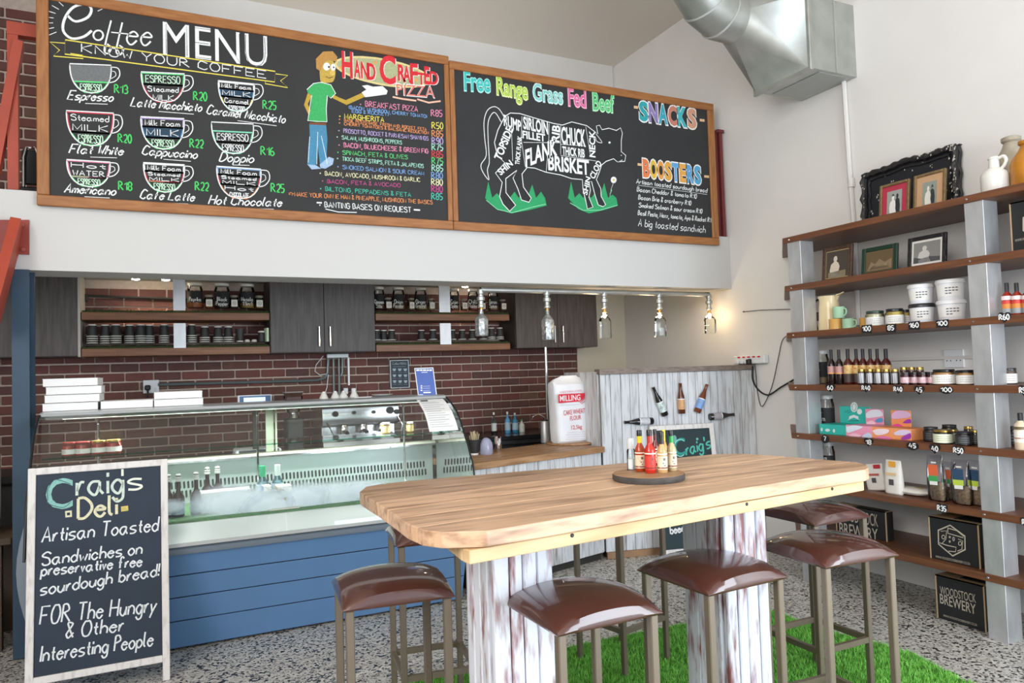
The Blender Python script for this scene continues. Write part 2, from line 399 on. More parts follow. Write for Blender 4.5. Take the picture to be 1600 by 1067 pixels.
# bricks of the back wall, singly where they show, the rest joined
bm_ = bpy.data.meshes.new('brick')
proto = MB(BRICK).box((0, 0, 0), (.1925, .02, .0615), ch=.004).build('brick')
BR = []
def brick(x, y, z, wdt, par, rng=random):
    if abs(wdt-.1925) < 1e-4:
        if not BR: o = proto; BR.append(o)
        else: o = proto.copy(); COL.objects.link(o)
        o.location = (x, y+rng.uniform(-.002, .002), z)
    else: o = MB(BRICK).box((0, 0, 0), (wdt, .02, .0615), ch=.004).build('brick', loc=(x, y, z))
    o.parent = par
rest = MB(BRICK); nb = 0
for k in range(-11, 9):
    z = 1.6245 + k*.0745
    if z > 2.31: continue
    off = .0245+.1022 if k % 2 == 0 else .0245
    for i in range(-9, 20):
        x = off+.0022 + i*.2045; x0, x1 = x-.09625, x+.09625
        if x0 > 3.86 or x1 < -1.5: continue
        x1 = min(x1, 3.868); wdt = x1-x0
        if wdt < .03: continue
        vis = z < 1.72 and x > -1.2
        if z > 1.72: vis = -.62 < x < -.05
        vis = vis and nb < 300
        if vis: brick((x0+x1)/2, YK+.003, z, wdt if abs(wdt-.1925) > .002 else .1925, wb); nb += 1
        else: rest.box(((x0+x1)/2, YK+.003, z), (wdt, .02, .0615))
rest.build('brickwork', wb, kind='stuff')
# brick return beside the stair on the mezzanine, dark soffit over it
S('wall_mezzanine_brick', MB(MORTAR).box((-1.3, 5.86, 3.32), (1.7, .08, 1.7)))
wm = bpy.data.objects['wall_mezzanine_brick']
zb = on(1, 5.82, 30, 300).z
for k in range(0, 22):
    for i in range(-3, 5):
        x = -1.05+i*.2045+(.102 if k % 2 else 0); z = zb-.12+k*.0745
        if x < -1.45 or x > -.55 or z > 4.1: continue
        o = proto.copy(); COL.objects.link(o); o.location = (x, 5.82, z); o.parent = wm
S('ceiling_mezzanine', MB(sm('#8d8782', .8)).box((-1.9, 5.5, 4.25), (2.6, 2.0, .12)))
# steel column at the left end of the bulkhead
cx0, cx1 = on(1, 4.86, 19, 700).x, on(1, 4.86, 46.5, 700).x
tagit(MB(COLB).box(((cx0+cx1)/2, 4.87, 1.085), (cx1-cx0, .02, 2.15)).box(((cx0+cx1)/2, 4.93, 1.085), (.012, .1, 2.15)).box(((cx0+cx1)/2, 4.99, 1.085), (cx1-cx0+.02, .02, 2.15)).build('steel_column', loc=((cx0+cx1)/2, 4.93, 0), world=True),
      'dark blue painted steel I-section column standing at the left end of the kitchen opening', 'column')
# skirting and conduit on the right wall
if 0: S('trim_1', MB(OFFW).tube([(XR-.012, 4.86, 1.5), (XR-.012, 4.86, 2.7)], .012))
CW = sm('#d5d3d0', .4)
cd = thing('wall_conduit', 'white plastic conduit running down the right wall from the metal duct', 'conduit', (XR-.02, 3.6, 0))
zt = 3.56
MB(CW).tube([(XR-.02, 3.62, zt), (XR-.02, 3.61, 2.9), (XR-.02, 3.595, 2.4), (XR-.02, 3.6, 1.75)], .018).build('pipe', cd, world=True)
MB(CW).lathe([(.024, 2.74), (.024, 2.80)], 12, (XR-.02, 3.6, 0)).build('coupling', cd, world=True)
MB(CW).box((XR-.008, 3.4, 1.50), (.016, 1.5, .02)).build('trunking', cd, world=True)
# ---------------------------------------------------------------- kitchen wall cupboards and shelves
def X(px, y=YS, py=500): return on(1, y, px, py).x
def cupboard(x0, x1, label, handles, z0=1.71, z1=2.315, doors=2, side=None):
    t = thing('wall_cupboard', label, 'cupboard', ((x0+x1)/2, YS+.19, z0))
    MB(CABW).box((0, .012, .3), (x1-x0, .36, z1-z0-.004)).build('body', t)
    wd = (x1-x0)/doors
    for i in range(doors):
        cx = -(x1-x0)/2+wd*(i+.5)
        d = MB(CABW).box((cx, -.18, (z1-z0)/2), (wd-.004, .018, z1-z0-.006), ch=.0015).build('door', t)
        if handles:
            hx = cx+(wd/2-.045)*(1 if i == 0 else -1)
            MB(CHROME).tube([(hx, -.188, .05), (hx, -.215, .05), (hx, -.215, .21), (hx, -.188, .21)], .006).build('handle', d)
    return t
cupboard(X(-60), X(125), 'dark wood-look wall cupboard above the brick wall behind the blue column', 0, doors=2)
cupboard(X(422), X(586), 'grey wood-look two-door wall cupboard between the two pairs of open shelves', 1)
cupboard(X(806), X(933), 'dark two-door wall cupboard behind the second hanging bottle lamp', 1, z0=1.715)
def kshelf(px0, px1, pz, which, up0, up1):
    x0, x1 = X(px0), X(px1)
    for z, nm in ((1.735, 'lower'), (2.005, 'upper')):
        o = thing('wall_shelf', '%s oiled wood shelf with a strip of green turf in the %s open bay' % (nm, which), 'shelf', ((x0+x1)/2, YS+.16, z-.029))
        MB(SHELFW).box((0, .005, .029), (x1-x0, .33, .058), ch=.002).build('board', o)
        g = MB(MOSS); L_ = (x1-x0)
        g.box((0, 0, .064), (L_-.01, .31, .012))
        rg = random.Random(int(z*100))
        for i in range(150):
            bx = rg.uniform(-L_/2+.01, L_/2-.01); by = -.155+rg.random()*.02; h = rg.uniform(.010, .022)
            g.add([(bx-.006, by, .066), (bx+.006, by, .066), (bx, by-.003, .066+h)], [(0, 1, 2)])
        g.build('turf', o, kind='stuff')
    p0, p1 = X(up0), X(up1)
    t = thing('shelf_hanger', 'pale steel upright strap in front of the shelves of the %s open bay' % which, 'bracket', ((p0+p1)/2, YS-.012, 1.76))
    MB(STEEL).box((0, 0, .095), (p1-p0, .012, .19)).build('lower_strap', t)
    MB(STEEL).box((0, 0, .42), (p1-p0, .012, .262)).build('upper_strap', t)
    return x0, x1
kshelf(127, 421, 0, 'left-side', 271, 290)
kshelf(587, 796, 0, 'right-side', 686, 703)
S('trim_2', MB(sm('#b9b3a8', .6)).box((X(126)-.01, YS+.19, 2.01), (.016, .38, .61)))
if 0: S('trim_3', MB(sm('#a8a298', .6)).box((X(800)+.005, YS+.22, 2.01), (.012, .36, .6)))
t = thing('wall_pipe', 'thin dark conduit run high on the brick behind the spice jars', 'pipe', (.1, YK-.03, 2.16))
MB(DARK).tube([(X(130, YK-.03), YK-.03, 2.19), (X(420, YK-.03), YK-.03, 2.16)], .010).build('tube', t, world=True)
MB(DARK).box((X(133, YK-.03), YK-.025, 2.175), (.04, .03, .06), ch=.006).build('junction_box', t, world=True)
# dark back counter under the brick wall, and the machines on it
t = thing('back_counter', 'dark worktop running along the foot of the brick wall', 'counter', (.9, 6.22, 0))
MB(sm('#2c2a2b', .35)).box((0.1, 0, .875), (4.2, .6, .05), ch=.004).build('worktop', t)
MB(DARK).box((0.1, .02, .425), (4.1, .52, .85)).build('carcass', t)
# ---------------------------------------------------------------- display fridge
FX0, FX1 = -.625, 1.775; FL = FX1-FX0
fr = thing('display_fridge', 'long glass-fronted deli display fridge with pale blue-grey front panels', 'fridge', ((FX0+FX1)/2, 4.75, 0))
pn = Vector((0, -.56, -.17)).normalized(); pp = Vector((0, 4.57, 0))
zs = [0.012]+[onp(pp, pn, 265, py).z for py in (973, 936, 901.6, 868)]
ypan = lambda z: 4.57-.17/.56*z*1.0 if False else 4.57 - z*(.17/.56)
for i in range(4):
    a, b_ = zs[i]+.003, zs[i+1]-.003
    MB(FRB).prism([(FX0+.04, ypan(a), a), (FX1-.015, ypan(a), a), (FX1-.015, ypan(b_), b_), (FX0+.04, ypan(b_), b_)], (0, .02, 0)).build('front_panel', fr, world=True, bevel=.002)
zb_ = zs[4]; yb_ = ypan(zb_)
MB(sm('#3b4148', .6)).prism([(FX0+.05, 4.62, .0), (FX0+.05, 5.15, .0), (FX0+.05, 5.15, .62), (FX0+.05, yb_+.03, zb_), (FX0+.05, 4.60, .03)], (FL-.08, 0, 0)).build('base', fr, world=True)
for xe, nm in ((FX0, -1), (FX1-.015, 1)):    # end panels
    MB(FRG).prism([(xe, 4.60, .0), (xe, 5.18, .0), (xe, 5.18, .70), (xe, yb_-.01, .70), (xe, yb_-.03, .60), (xe, yb_, zb_-.02), (xe, 4.585, .10)], (.015, 0, 0)).build('end_panel', fr, world=True)
MB(FRG).loft([[(FX0+.002-.048*math.sin(math.pi*k/8)*(1 if j < 2 else .85), yy, .30+.56*k/8) for k in range(9)]+[(FX0+.004, yy, .86-.56*k/4) for k in range(1, 4)] for j, yy in enumerate((4.36, 4.5, 4.8))]).build('end_bumper', fr, world=True)
# moulded bumper rail and blue strip
bz0, bz1 = zb_, zb_+.05
MB(FRG).loft([[(x, yb_+.03, bz0), (x, yb_-.02, bz0), (x, yb_-.035, (bz0+bz1)/2-.004), (x, yb_-.035, (bz0+bz1)/2+.008), (x, yb_-.015, bz1), (x, yb_+.03, bz1)] for x in (FX0-.012, FX1+.012)]).build('bumper_rail', fr, world=True)
MB(mat('blue_trim_strip', '#5d7fa6', .35)).box(((FX0+FX1)/2, yb_+.012, bz1+.016), (FL+.004, .04, .03), ch=.004).build('trim_strip', fr, world=True)
zd = .735                                   # display deck
GY = [(4.815, 1.338), (4.719, 1.301), (4.614, 1.246), (4.548, 1.185), (4.496, 1.118), (4.424, 1.029), (4.389, .97), (4.358, .936), (4.332, .85), (4.30, .74), (4.275, bz1+.03)]
WL = mat('white_fridge_liner', '#eef0ee', .4)
MB(WL).prism([(FX0+.01, 4.30, bz1+.028), (FX0+.01, 4.43, zd-.012), (FX0+.01, 5.08, zd-.012), (FX0+.01, 5.08, zd-.05), (FX0+.01, 4.32, bz1+.004)], (FL-.02, 0, 0)).build('deck', fr, world=True)
MB(mat('green_deck_liner', '#4e7b45', .7, var=.25, scale=50)).box(((FX0+FX1)/2, 4.755, zd-.005), (FL-.03, .62, .012)).build('deck_liner', fr, world=True)
# perforated rear panel with two rows of slots, and the ledge on top of it
bp = MB(mat('grey_steel_liner', '#b9c2c4', .4, .4)).box(((FX0+FX1)/2, 5.09, zd+.125), (FL-.03, .012, .27)).build('rear_panel', fr, world=True)
sl = MB(sm('#20282c', .6))
n = int((FL-.1)/.024)
for i in range(n):
    x = FX0+.06+i*.024
    for dx, z0 in ((0, zd+.115), (.012, zd+.058)):
        a = [(x+dx+.007*math.cos(q), 5.0825, z0+(.016 if math.sin(q) > 0 else -.016)+.007*math.sin(q)) for q in [2*math.pi*j/8 for j in range(8)]]
        sl.prism(a, (0, -.0012, 0))
sl.build('slots', bp, kind='stuff', world=True)
MB(sm('#d9d9c6', .35)).box(((FX0+FX1)/2, 5.07, zd+.272), (FL-.02, .1, .022), ch=.003).build('rear_ledge', fr, world=True)
MB(CHROME).box(((FX0+FX1)/2, 5.018, zd+.262), (FL-.02, .006, .012)).build('ledge_trim', fr, world=True)
# glass: curved front in two panes, end panes, shelf
for a, b_ in ((FX0+.004, FX0+FL*.515), (FX0+FL*.517, FX1-.004)):
    MB(PANE).loft([[(x, y, z) for y, z in GY] for x in (a, b_)], cap=False).build('front_pane', fr, world=True)
SH = MB(PANE)
m = SH
xa, xb = FX0+.03, FX1-.03
SH.add([(xa, 4.62, 1.105), (xb, 4.62, 1.105), (xb, 5.02, 1.105), (xa, 5.02, 1.105)], [(0, 1, 2, 3)])
SH.use(glass('green_glass_edge', (.45, .78, .66), .6)).box(((xa+xb)/2, 4.618, 1.108), (xb-xa, .004, .008))
SH.build('glass_shelf', fr, world=True)
for x in (FX0, FX1):
    pe = [(x, y, z) for y, z in GY]+[(x, 5.12, bz1+.05), (x, 5.12, 1.338)]
    o = MB(PANE); o.add(pe, [list(range(len(pe)))]); o = o.build('end_pane', fr, world=True)
    MB(sm('#14181a', .4)).tube([(x, y-.004, z) for y, z in GY], .006, 6).build('edge_seal', o, world=True)
tc = MB(mat('pale_metal_lid', '#c3c9cc', .3, .35))
tc.loft([[(x, 4.80, 1.314), (x, 4.795, 1.330), (x, 4.81, 1.346), (x, 4.86, 1.352), (x, 5.22, 1.352), (x, 5.22, 1.33), (x, 4.82, 1.312)] for x in (FX0-.004, FX1+.004)])
tc.build('top_lid', fr, world=True)
MB(mat('fridge_lamp_tube', '#f2fff2', .4, emis=1.2)).tube([(FX0+.1, 4.87, 1.318), (FX1-.1, 4.87, 1.318)], .011).build('lamp_tube', fr, world=True)
for x in (FX0+.28, FX0+1.15, FX1-.30):
    MB(CHROME).tube([(x, 4.84, zd), (x, 4.84, 1.30)], .007).lathe([(.028, zd), (.028, zd+.012), (.008, zd+.03)], 12, (x, 4.84, 0)).build('shelf_support', fr, world=True)
MB(sm('#8f9a86', .5)).box((FX0+1.26, 5.14, 1.15), (.05, .02, .36)).box((FX0+1.30, 5.13, 1.15), (.012, .02, .36)).build('reflection_strip', fr, world=True)  # solid green-grey strips standing in for an upright reflection in the fridge glass
la = area('fridge_lamp', ((FX0+FX1)/2, 4.83, 1.275), (0, 0, 0), FL-.3, .04, 15, (.97, 1, .985)); la.parent = None
MB(sm('#54585c', .5)).box(((FX0+FX1)/2, 5.42, .88), (FL-.1, .44, .04), ch=.004).box(((FX0+FX1)/2, 5.40, .43), (FL-.16, .36, .86)).build('rear_worktop', fr, world=True)
# ---------------------------------------------------------------- plank-clad counter and partition
def plank_run(par, p0, p1, z0, z1, n, m=WASH, th=.02, name='plank'):
    p0, p1 = Vector((*p0, 0)), Vector((*p1, 0)); t = (p1-p0); ln = t.length; t.normalize(); a = math.atan2(t.y, t.x)
    nn = Vector((t.y, -t.x, 0)); rg = random.Random(n); ws = [rg.uniform(.75, 1.3) for _ in range(n)]; k = ln/sum(ws); x = 0
    for w_ in ws:
        w_ *= k; c = p0+t*(x+w_/2)-nn*(th/2)+nn*rg.uniform(-.002, .003); x += w_
        MB(m).box((0, 0, 0), (w_-.003, th, z1-z0), ch=.0025).build(name, par, loc=(c.x-par.location.x, c.y-par.location.y, (z0+z1)/2-par.location.z), rz=a)
CA, CB = (1.885, 4.615), (3.11, 4.93); PA, PB = (3.135, 4.95), (4.465, 4.66); PD = (3.165, 5.58)
ct = thing('serving_counter', 'low serving counter with timber top and whitewashed plank front beside the fridge', 'counter', (2.5, 4.9, 0))
CT = .885
tv = Vector((CB[0]-CA[0], CB[1]-CA[1], 0)); tl = tv.length; tv.normalize(); nv = Vector((tv.y, -tv.x, 0)); ca_ = math.atan2(tv.y, tv.x)
for i in range(5):
    c = Vector((*CA, 0))+tv*(tl/2+.01)-nv*(.055+i*.118-.02)
    MB(CTW).box((0, 0, 0), (tl+.02, .115, .045), ch=.004).build('top_plank', ct, loc=(c.x-2.5, c.y-4.9, CT-.0225), rz=ca_)
plank_run(ct, CA, CB, .06, CT-.045, 11)
MB(DARK).prism([(CA[0]+.02, CA[1]+.03, .0), (CB[0]-.02, CB[1]+.03, 0), (CB[0]-.1, CB[1]+.5, 0), (CA[0]-.06, CA[1]+.55, 0)], (0, 0, CT-.05)).build('carcass', ct, world=True)
pt = thing('plank_partition', 'shoulder-high partition clad in whitewashed vertical planks with dark top rail', 'partition', (3.8, 4.85, 0))
plank_run(pt, PA, PB, .05, 1.452, 19)
plank_run(pt, PD, (3.13, 4.985), .05, 1.475, 8)
MB(WASHH).bar((3.13, 4.985, 1.474), (4.468, 4.70, 1.474), .12, .042).build('top_rail', pt, world=True, bevel=.004)
MB(mat('brown_skirting_wood', '#8c6a4c', .6, var=.2, scale=6)).bar((*PA[:1], PA[1]-.012, .026), (PB[0], PB[1]-.012, .026), .02, .05).build('skirting', pt, world=True)
MB(DARK).prism([(3.155, 4.98, .0), (4.465, 4.69, 0), (4.465, 4.78, 0), (3.175, 5.06, 0)], (0, 0, 1.45)).build('core', pt, world=True)
# ---------------------------------------------------------------- wall rack of timber planks on steel posts
rk = thing('display_rack', 'wall-length rack of seven reddish planks on brushed steel posts', 'shelf', (4.2, 2.6, 0))
XS = 3.94; ZL = [2.376, 2.038, 1.710, 1.347, 1.014, .678, .345]
for z in ZL:
    MB(RACKW).prism([(XS, 1.0, z-.040), (XR-.002, 1.0, z-.040), (XR-.002, 4.29, z-.040), (XS, 3.772, z-.040)], (0, 0, .040)).build('plank', rk, world=True, bevel=.003)
for y0, y1 in ((2.386, 2.488), (3.626, 3.74), (1.15, 1.252)):
    po = MB(STEEL).box((XS+.072, (y0+y1)/2, 1.168), (.124, y1-y0, 2.336), ch=.0015).build('post', rk, world=True)
    for z in ZL:
        MB(CHROME).lathe([(.007, 0), (.005, -.004), (0, -.005)], 8, (XS-.001, (y0+y1)/2+.03, z-.02), 'x').build('screw', rk, world=True)
# ---------------------------------------------------------------- table
def zp(z, px, py): return on(2, z, px, py)
TZ = 1.10
out = [(562, 768), (572, 760), (600, 755.5), (640, 751), (820, 735.5), (940, 726.5), (1116, 709.5), (1160, 708.7), (1215, 712), (1280, 717.5), (1339, 722), (1353, 726), (1357, 731), (1352, 733.5), (1325, 737.5), (1242, 750), (1160, 763), (1050, 782), (940, 800), (840, 816.5), (760, 829), (690, 831), (660, 827.5), (636, 817.5), (620, 806), (590, 786), (572.5, 776), (564, 770.5)]
TP = [zp(TZ, *p) for p in out]
A_, B_ = zp(TZ, 840, 816.5), zp(TZ, 1325, 737.5); td = (B_-A_); td.z = 0; td.normalize(); tn = Vector((-td.y, td.x, 0))
tb = thing('bar_table', 'high rustic table of thick timber boards on two paint-worn pedestals', 'table', (1.5, 2.2, 0))
def clip(poly, d, n, lim, sgn):
    o = []
    for i, p in enumerate(poly):
        q = poly[(i+1) % len(poly)]; a, b_ = sgn*((p-d).dot(n)-lim), sgn*((q-d).dot(n)-lim)
        if a >= 0: o.append(p)
        if a*b_ < 0: o.append(p+(q-p)*(a/(a-b_)))
    return o
ds = [(p-A_).dot(tn) for p in TP]; lo, hi = min(ds), max(ds); cuts = [lo-.01, .155, .30, .44, .60, .745, hi+.01]
for i in range(6):
    pl = clip(clip(TP, A_, tn, cuts[i]+.0018, 1), A_, tn, cuts[i+1]-.0018, -1)
    if len(pl) > 2:
        o = MB(TABW).prism(pl, (0, 0, -.042)).build('plank', tb, world=True, bevel=.003)
ang = math.atan2(td.y, td.x)
# apron
aL, aR = onp(A_, tn, 736, 850), onp(A_, tn, 1356, 745)
az1, az0 = TZ-.043, on(1, A_.y, 800, 868).z
az0 = onp(A_, tn, 940, 846).z
la_, ra_ = (aL-A_).dot(td), (aR-A_).dot(td)-.01
f0 = A_+td*la_+tn*.03; f1 = A_+td*ra_+tn*.03
zc = (az0+az1)/2; hgt = az1-az0-.002
back = hi-lo-.16
for nm, p, q in (('front', f0, f1), ('back', f0+tn*back+td*.16, f1+tn*back)):
    MB(APRW).bar((p.x, p.y, zc), (q.x, q.y, zc), .04, hgt).build('apron_board', tb, world=True, bevel=.003)
for p in (f0, f1-td*.04):
    a = p+tn*.02+td*.02; b_ = p+tn*(back-.02)+td*(.17 if p is f0 else .02)
    MB(APRW).bar((a.x, a.y, zc), (b_.x, b_.y, zc), .04, hgt).build('apron_board', tb, world=True, bevel=.003)
for d_ in (.25, .8, 1.15):
    p = f0+td*(d_*(ra_-la_)/1.3)-tn*.0215
    MB(DARK).lathe([(.006, 0), (.004, -.002)], 8, (p.x, p.y, zc+.01), 'y').build('nail', tb, world=True)
def pedestal(pxl, pxc, pxr, yf, py):
    fl = on(1, yf, pxc, py); fr_ = on(1, yf, pxr, py); x0, x1 = fl.x, fr_.x
    bk = on(0, x0, pxl, py).y; bk = min(max(bk, yf+.12), yf+.5)
    pd = MB(DARK).box(((x0+x1)/2, (yf+bk)/2, .505), (x1-x0-.03, bk-yf-.03, 1.0)).build('pedestal', tb, world=True)
    rg = random.Random(int(pxl)); n = 4; ws = [rg.uniform(.7, 1.3) for _ in range(n)]; k = (x1-x0)/sum(ws); x = x0
    for w_ in ws:
        w_ *= k
        for y in (yf, bk):
            MB(DIST).box((x+w_/2-1.5, y+rg.uniform(-.003, .003)-2.2, .512), (w_-.004, .024, .995), ch=.004).build('pedestal_plank', pd)
        x += w_
    n = 3; d_ = (bk-yf-.03)/n
    for i in range(n):
        for xx in (x0+.004, x1-.004): MB(DIST).box((xx-1.5, yf+.015+d_*(i+.5)-2.2, .512), (.024, d_-.004, .995), ch=.004).build('pedestal_plank', pd)
    MB(mat('dark_foot_board', '#6d6258', .7, var=.2)).box(((x0+x1)/2-1.5, (yf+bk)/2-2.2, .015), (x1-x0+.08, bk-yf+.08, .028), ch=.004).build('foot_board', pd)
pedestal(728, 766, 861, 2.08, 860)
pedestal(1068, 1127, 1193, 2.08, 810)
# ---------------------------------------------------------------- stools
SH_, SS = .78, .355
def stool(label, fl, rz):
    t = thing('bar_stool', label, 'stool', (0, 0, 0), 0, 'brown leather bar stools around the table')
    m = MB(LEATH); N_ = 14; rings = []
    P = []; F = []
    for j in range(N_+1):
        for i in range(N_+1):
            u, v = i/N_*2-1, j/N_*2-1
            e = max(abs(u), abs(v)); prof = (1-abs(u)**3.2)*(1-abs(v)**3.2)
            z = SH_+.012+.028*(1-(abs(u)*abs(v))**2.4)+.024*((1-abs(u)**2.2)*(1-abs(v)**2.2))**.7
            rr = .965-.01*(abs(u)*abs(v))**4
            P.append((u*SS/2*rr, v*SS/2*rr, z))
    I = lambda i, j: j*(N_+1)+i
    for j in range(N_):
        for i in range(N_): F.append((I(i, j), I(i+1, j), I(i+1, j+1), I(i, j+1)))
    ed = [I(i, 0) for i in range(N_)]+[I(N_, j) for j in range(N_)]+[I(i, N_) for i in range(N_, 0, -1)]+[I(0, j) for j in range(N_, 0, -1)]
    b0 = len(P)
    n = len(ed)
    for q_, z_ in ((1.034, .62), (1.054, .26), (1.03, 0)):
        for k in ed: x, y, z = P[k]; P.append((x*q_, y*q_, SH_-.003+(z-SH_+.003)*z_))
    for k in range(n):
        F.append((ed[k], b0+k, b0+(k+1) % n, ed[(k+1) % n])); F.append((b0+k, b0+n+k, b0+n+(k+1) % n, b0+(k+1) % n)); F.append((b0+n+k, b0+2*n+k, b0+2*n+(k+1) % n, b0+n+(k+1) % n))
    F.append([b0+2*n+k for k in range(n)])
    m.add(P, F, True); m.build('seat', t)
    q = SS/2-.022
    for sx in (-1, 1):
        for sy in (-1, 1): MB(STOOLM).box((sx*q, sy*q, (SH_-.004)/2), (.026, .026, SH_-.004), ch=.003).build('leg', t)
    for s_ in (-1, 1):
        MB(STOOLM).box((s_*q, 0, .225), (.019, 2*q-.024, .025)).build('stretcher', t)
        MB(STOOLM).box((0, s_*q, .225), (2*q-.024, .019, .025)).build('stretcher', t)
    MB(DARK).box((0, 0, SH_-.006), (2*q-.03, 2*q-.03, .006)).build('seat_base', t)
    return t
def put(px, py, a):                        # front-left seat corner in the photograph -> centre on the floor
    p = zp(SH_, px, py); a = math.radians(a); h = SS/2
    return (p.x+h*math.cos(a)-h*math.sin(a), p.y+h*math.sin(a)+h*math.cos(a), 0), a
spec = [(536, 956, -6, 'bar stool at the near left corner of the table, sheen along its front edge'),
        (871, 994, 1, 'bar stool in front of the nearer pedestal, its seat nearest to the viewer'),
        (1107, 931, 3, 'bar stool in front of the farther pedestal, between two stools on the near side'),
        (1290, 888, -3, 'bar stool at the near right end of the table beside the rack'),
        (1272.5, 822, 0, 'bar stool tucked under the far right end of the table'),
        (620, 855, -8, 'bar stool behind the left end of the table by the fridge'),
        (None, None, 13, 'bar stool behind the table whose seat is hidden, only dark legs showing')]
s0 = stool(spec[0][3], None, 0)
for i, (px, py, a, lb) in enumerate(spec):
    if px: loc, a = put(px, py, a)
    else:
        a = math.radians(a); h = SS/2-.022
        loc = (1.992+h*math.cos(a)-h*math.sin(a), 3.017+h*math.sin(a)+h*math.cos(a), 0)
    if i == 0: s0.location = loc; s0.rotation_euler = (0, 0, a)
    else: dup(s0, loc, a, lb)
# ---------------------------------------------------------------- artificial grass mat
gp = [(.62, 2.30), (.66, 1.2), (3.30, 1.0), (3.31, 2.214), (3.40, 2.52), (3.37, 2.75), (3.30, 2.95), (3.28, 3.42), (2.1, 3.48), (1.107, 3.47), (.66, 3.40)]
gm = thing('grass_mat', 'bright green artificial grass mat on the floor under the table', 'mat', (2, 2.4, 0))
MB(TURF).prism([(x, y, .002) for x, y in gp], (0, 0, .010)).build('backing', gm, world=True)
rg = random.Random(3); gb = MB(GRASSM)
def inside(x, y):
    c = False
    for i in range(len(gp)):
        (x1, y1), (x2, y2) = gp[i], gp[i-1]
        if (y1 > y) != (y2 > y) and x < (x2-x1)*(y-y1)/(y2-y1)+x1: c = not c
    return c
V = []; F_ = []
for i in range(125000):
    x, y = rg.uniform(.62, 3.41), rg.uniform(1.55, 3.48)
    if not inside(x, y): continue
    a = rg.uniform(0, 6.28); h = rg.uniform(.014, .026); w_ = .0022; lx, ly = rg.uniform(-.012, .012), rg.uniform(-.012, .012)
    b0 = len(V); V += [(x-w_*math.cos(a), y-w_*math.sin(a), .011), (x+w_*math.cos(a), y+w_*math.sin(a), .011), (x+lx, y+ly, .011+h)]; F_.append((b0, b0+1, b0+2))
me = bpy.data.meshes.new('grass_blades'); me.from_pydata([(x-2, y-2.4, z) for x, y, z in V], [], F_); me.materials.append(GRASSM); me.update()
o = bpy.data.objects.new('grass_blades', me); COL.objects.link(o); o.parent = gm; o['kind'] = 'stuff'
# ---------------------------------------------------------------- chalk menu board
ell = lambda cx, cy, rx, ry, sk=0, n=22, a0=0, a1=6.2832: [(cx+rx*math.cos(a0+(a1-a0)*i/n), cy+ry*math.sin(a0+(a1-a0)*i/n)+sk*rx*math.cos(a0+(a1-a0)*i/n)) for i in range(n)]
CH = {}
def ck(c):
    if c not in CH: CH[c] = mat('chalk_'+c.strip('#'), c, .9, var=.12, scale=90)
    return CH[c]
W_, GRN, PNK, YEL, ORG, BLU, TEA, REDC, LIL, MNT, CRM = '#e4e6e6', '#5fd07c', '#e08aa8', '#e3d45a', '#e0905a', '#7ba7dc', '#4cc0a8', '#d8404a', '#b9a6d6', '#a5dcc8', '#e8e4b8'
BY = 4.845
def board(px0, px1, label, fl, fr2, z1):
    x0, x1 = px0, px1; z0 = 2.527
    t = thing('menu_board', label, 'board', ((x0+x1)/2, 4.86, 2.527)); wd = x1-x0; h = z1-z0; f = .062
    MB(BOARD).box((0, .004, h/2), (wd-.04, .022, h-.04)).build('chalkboard', t)
    for z in (f/2, h-f/2): MB(FRAMEW).box((0, -.006, z), (wd, .03, f), ch=.004).build('frame_rail', t)
    for x, f2 in ((-wd/2+fl/2, fl), (wd/2-fr2/2, fr2)): MB(FRAMEWV).box((x, -.006, h/2), (f2, .0302, h-2*f-.001), ch=.004).build('frame_stile', t)
    return t
xm = on(1, BY, 705, 230).x
b1 = board(on(1, BY, 57, 200).x, xm-.002, 'chalk menu board of coffee cups and pizzas in a wooden frame over the kitchen', .062, .036, 3.79)
b2 = board(xm+.002, on(1, BY, 1119.5, 280).x, 'chalk menu board with a cow butchery drawing in a wooden frame over the kitchen', .038, .07, 3.762)
FB = Face((0, 4.853, 0), (0, -1, 0))
class Ink:
    def __init__(s, face, par): s.f = face; s.p = par
    def go(s, name, label=None):
        pass
def lettering(par, face, name, jobs, label=None):
    m = MB()
    for j in jobs:
        k = j[0]; m.use(ck(j[1]))
        if k == 'p': face.pen(m, *j[2:])
        elif k == 'b': face.block(m, *j[2:])
        elif k == 'l': face.line(m, *j[2:])
        elif k == 'f': face.fill(m, *j[2:])
    return m.build(name, par, world=True, label=label, kind='stuff')
FB.zoom(0, 0, 3.139)
cw = .007
sun = [('l', W_, [(270+120*math.cos(a)+110, 108+95*math.sin(a)), (270+165*math.cos(a)+110, 108+125*math.sin(a))], .004) for a in (2.6, 2.85, 3.1, 3.35, 3.6, 3.85, 4.1, -.6)]
lettering(b1, FB, 'chalk_heading', [('l', W_, [(330, 75), (370, 105), (430, 85), (448, 45), (420, 22), (360, 35), (318, 90), (310, 150), (350, 188), (410, 180), (450, 150)], .014, 0, False, True),
  ('l', W_, ell(482, 173, 24, 24, n=16), .010, 0, True), ('l', W_, [(545, 100), (520, 200), (512, 250), (530, 262), (545, 235), (525, 215)], .009, 0, False, True),
  ('l', W_, [(600, 110), (578, 205), (570, 255), (590, 268), (606, 240), (585, 222)], .009, 0, False, True),
  ('l', W_, [(545, 158), (640, 168)], .007), ('p', W_, 'ee', (618, 215), (735, 222), 120, .010, 0, .2), ('b', W_, 'MENU', (800, 266), (1312, 330), 160, .0004, 0),
  ('p', '#3a3a3b', 'MENU', (816, 262), (1300, 322), 146, .0035, .001)]+sun, 'white chalk heading reading Coffee MENU')
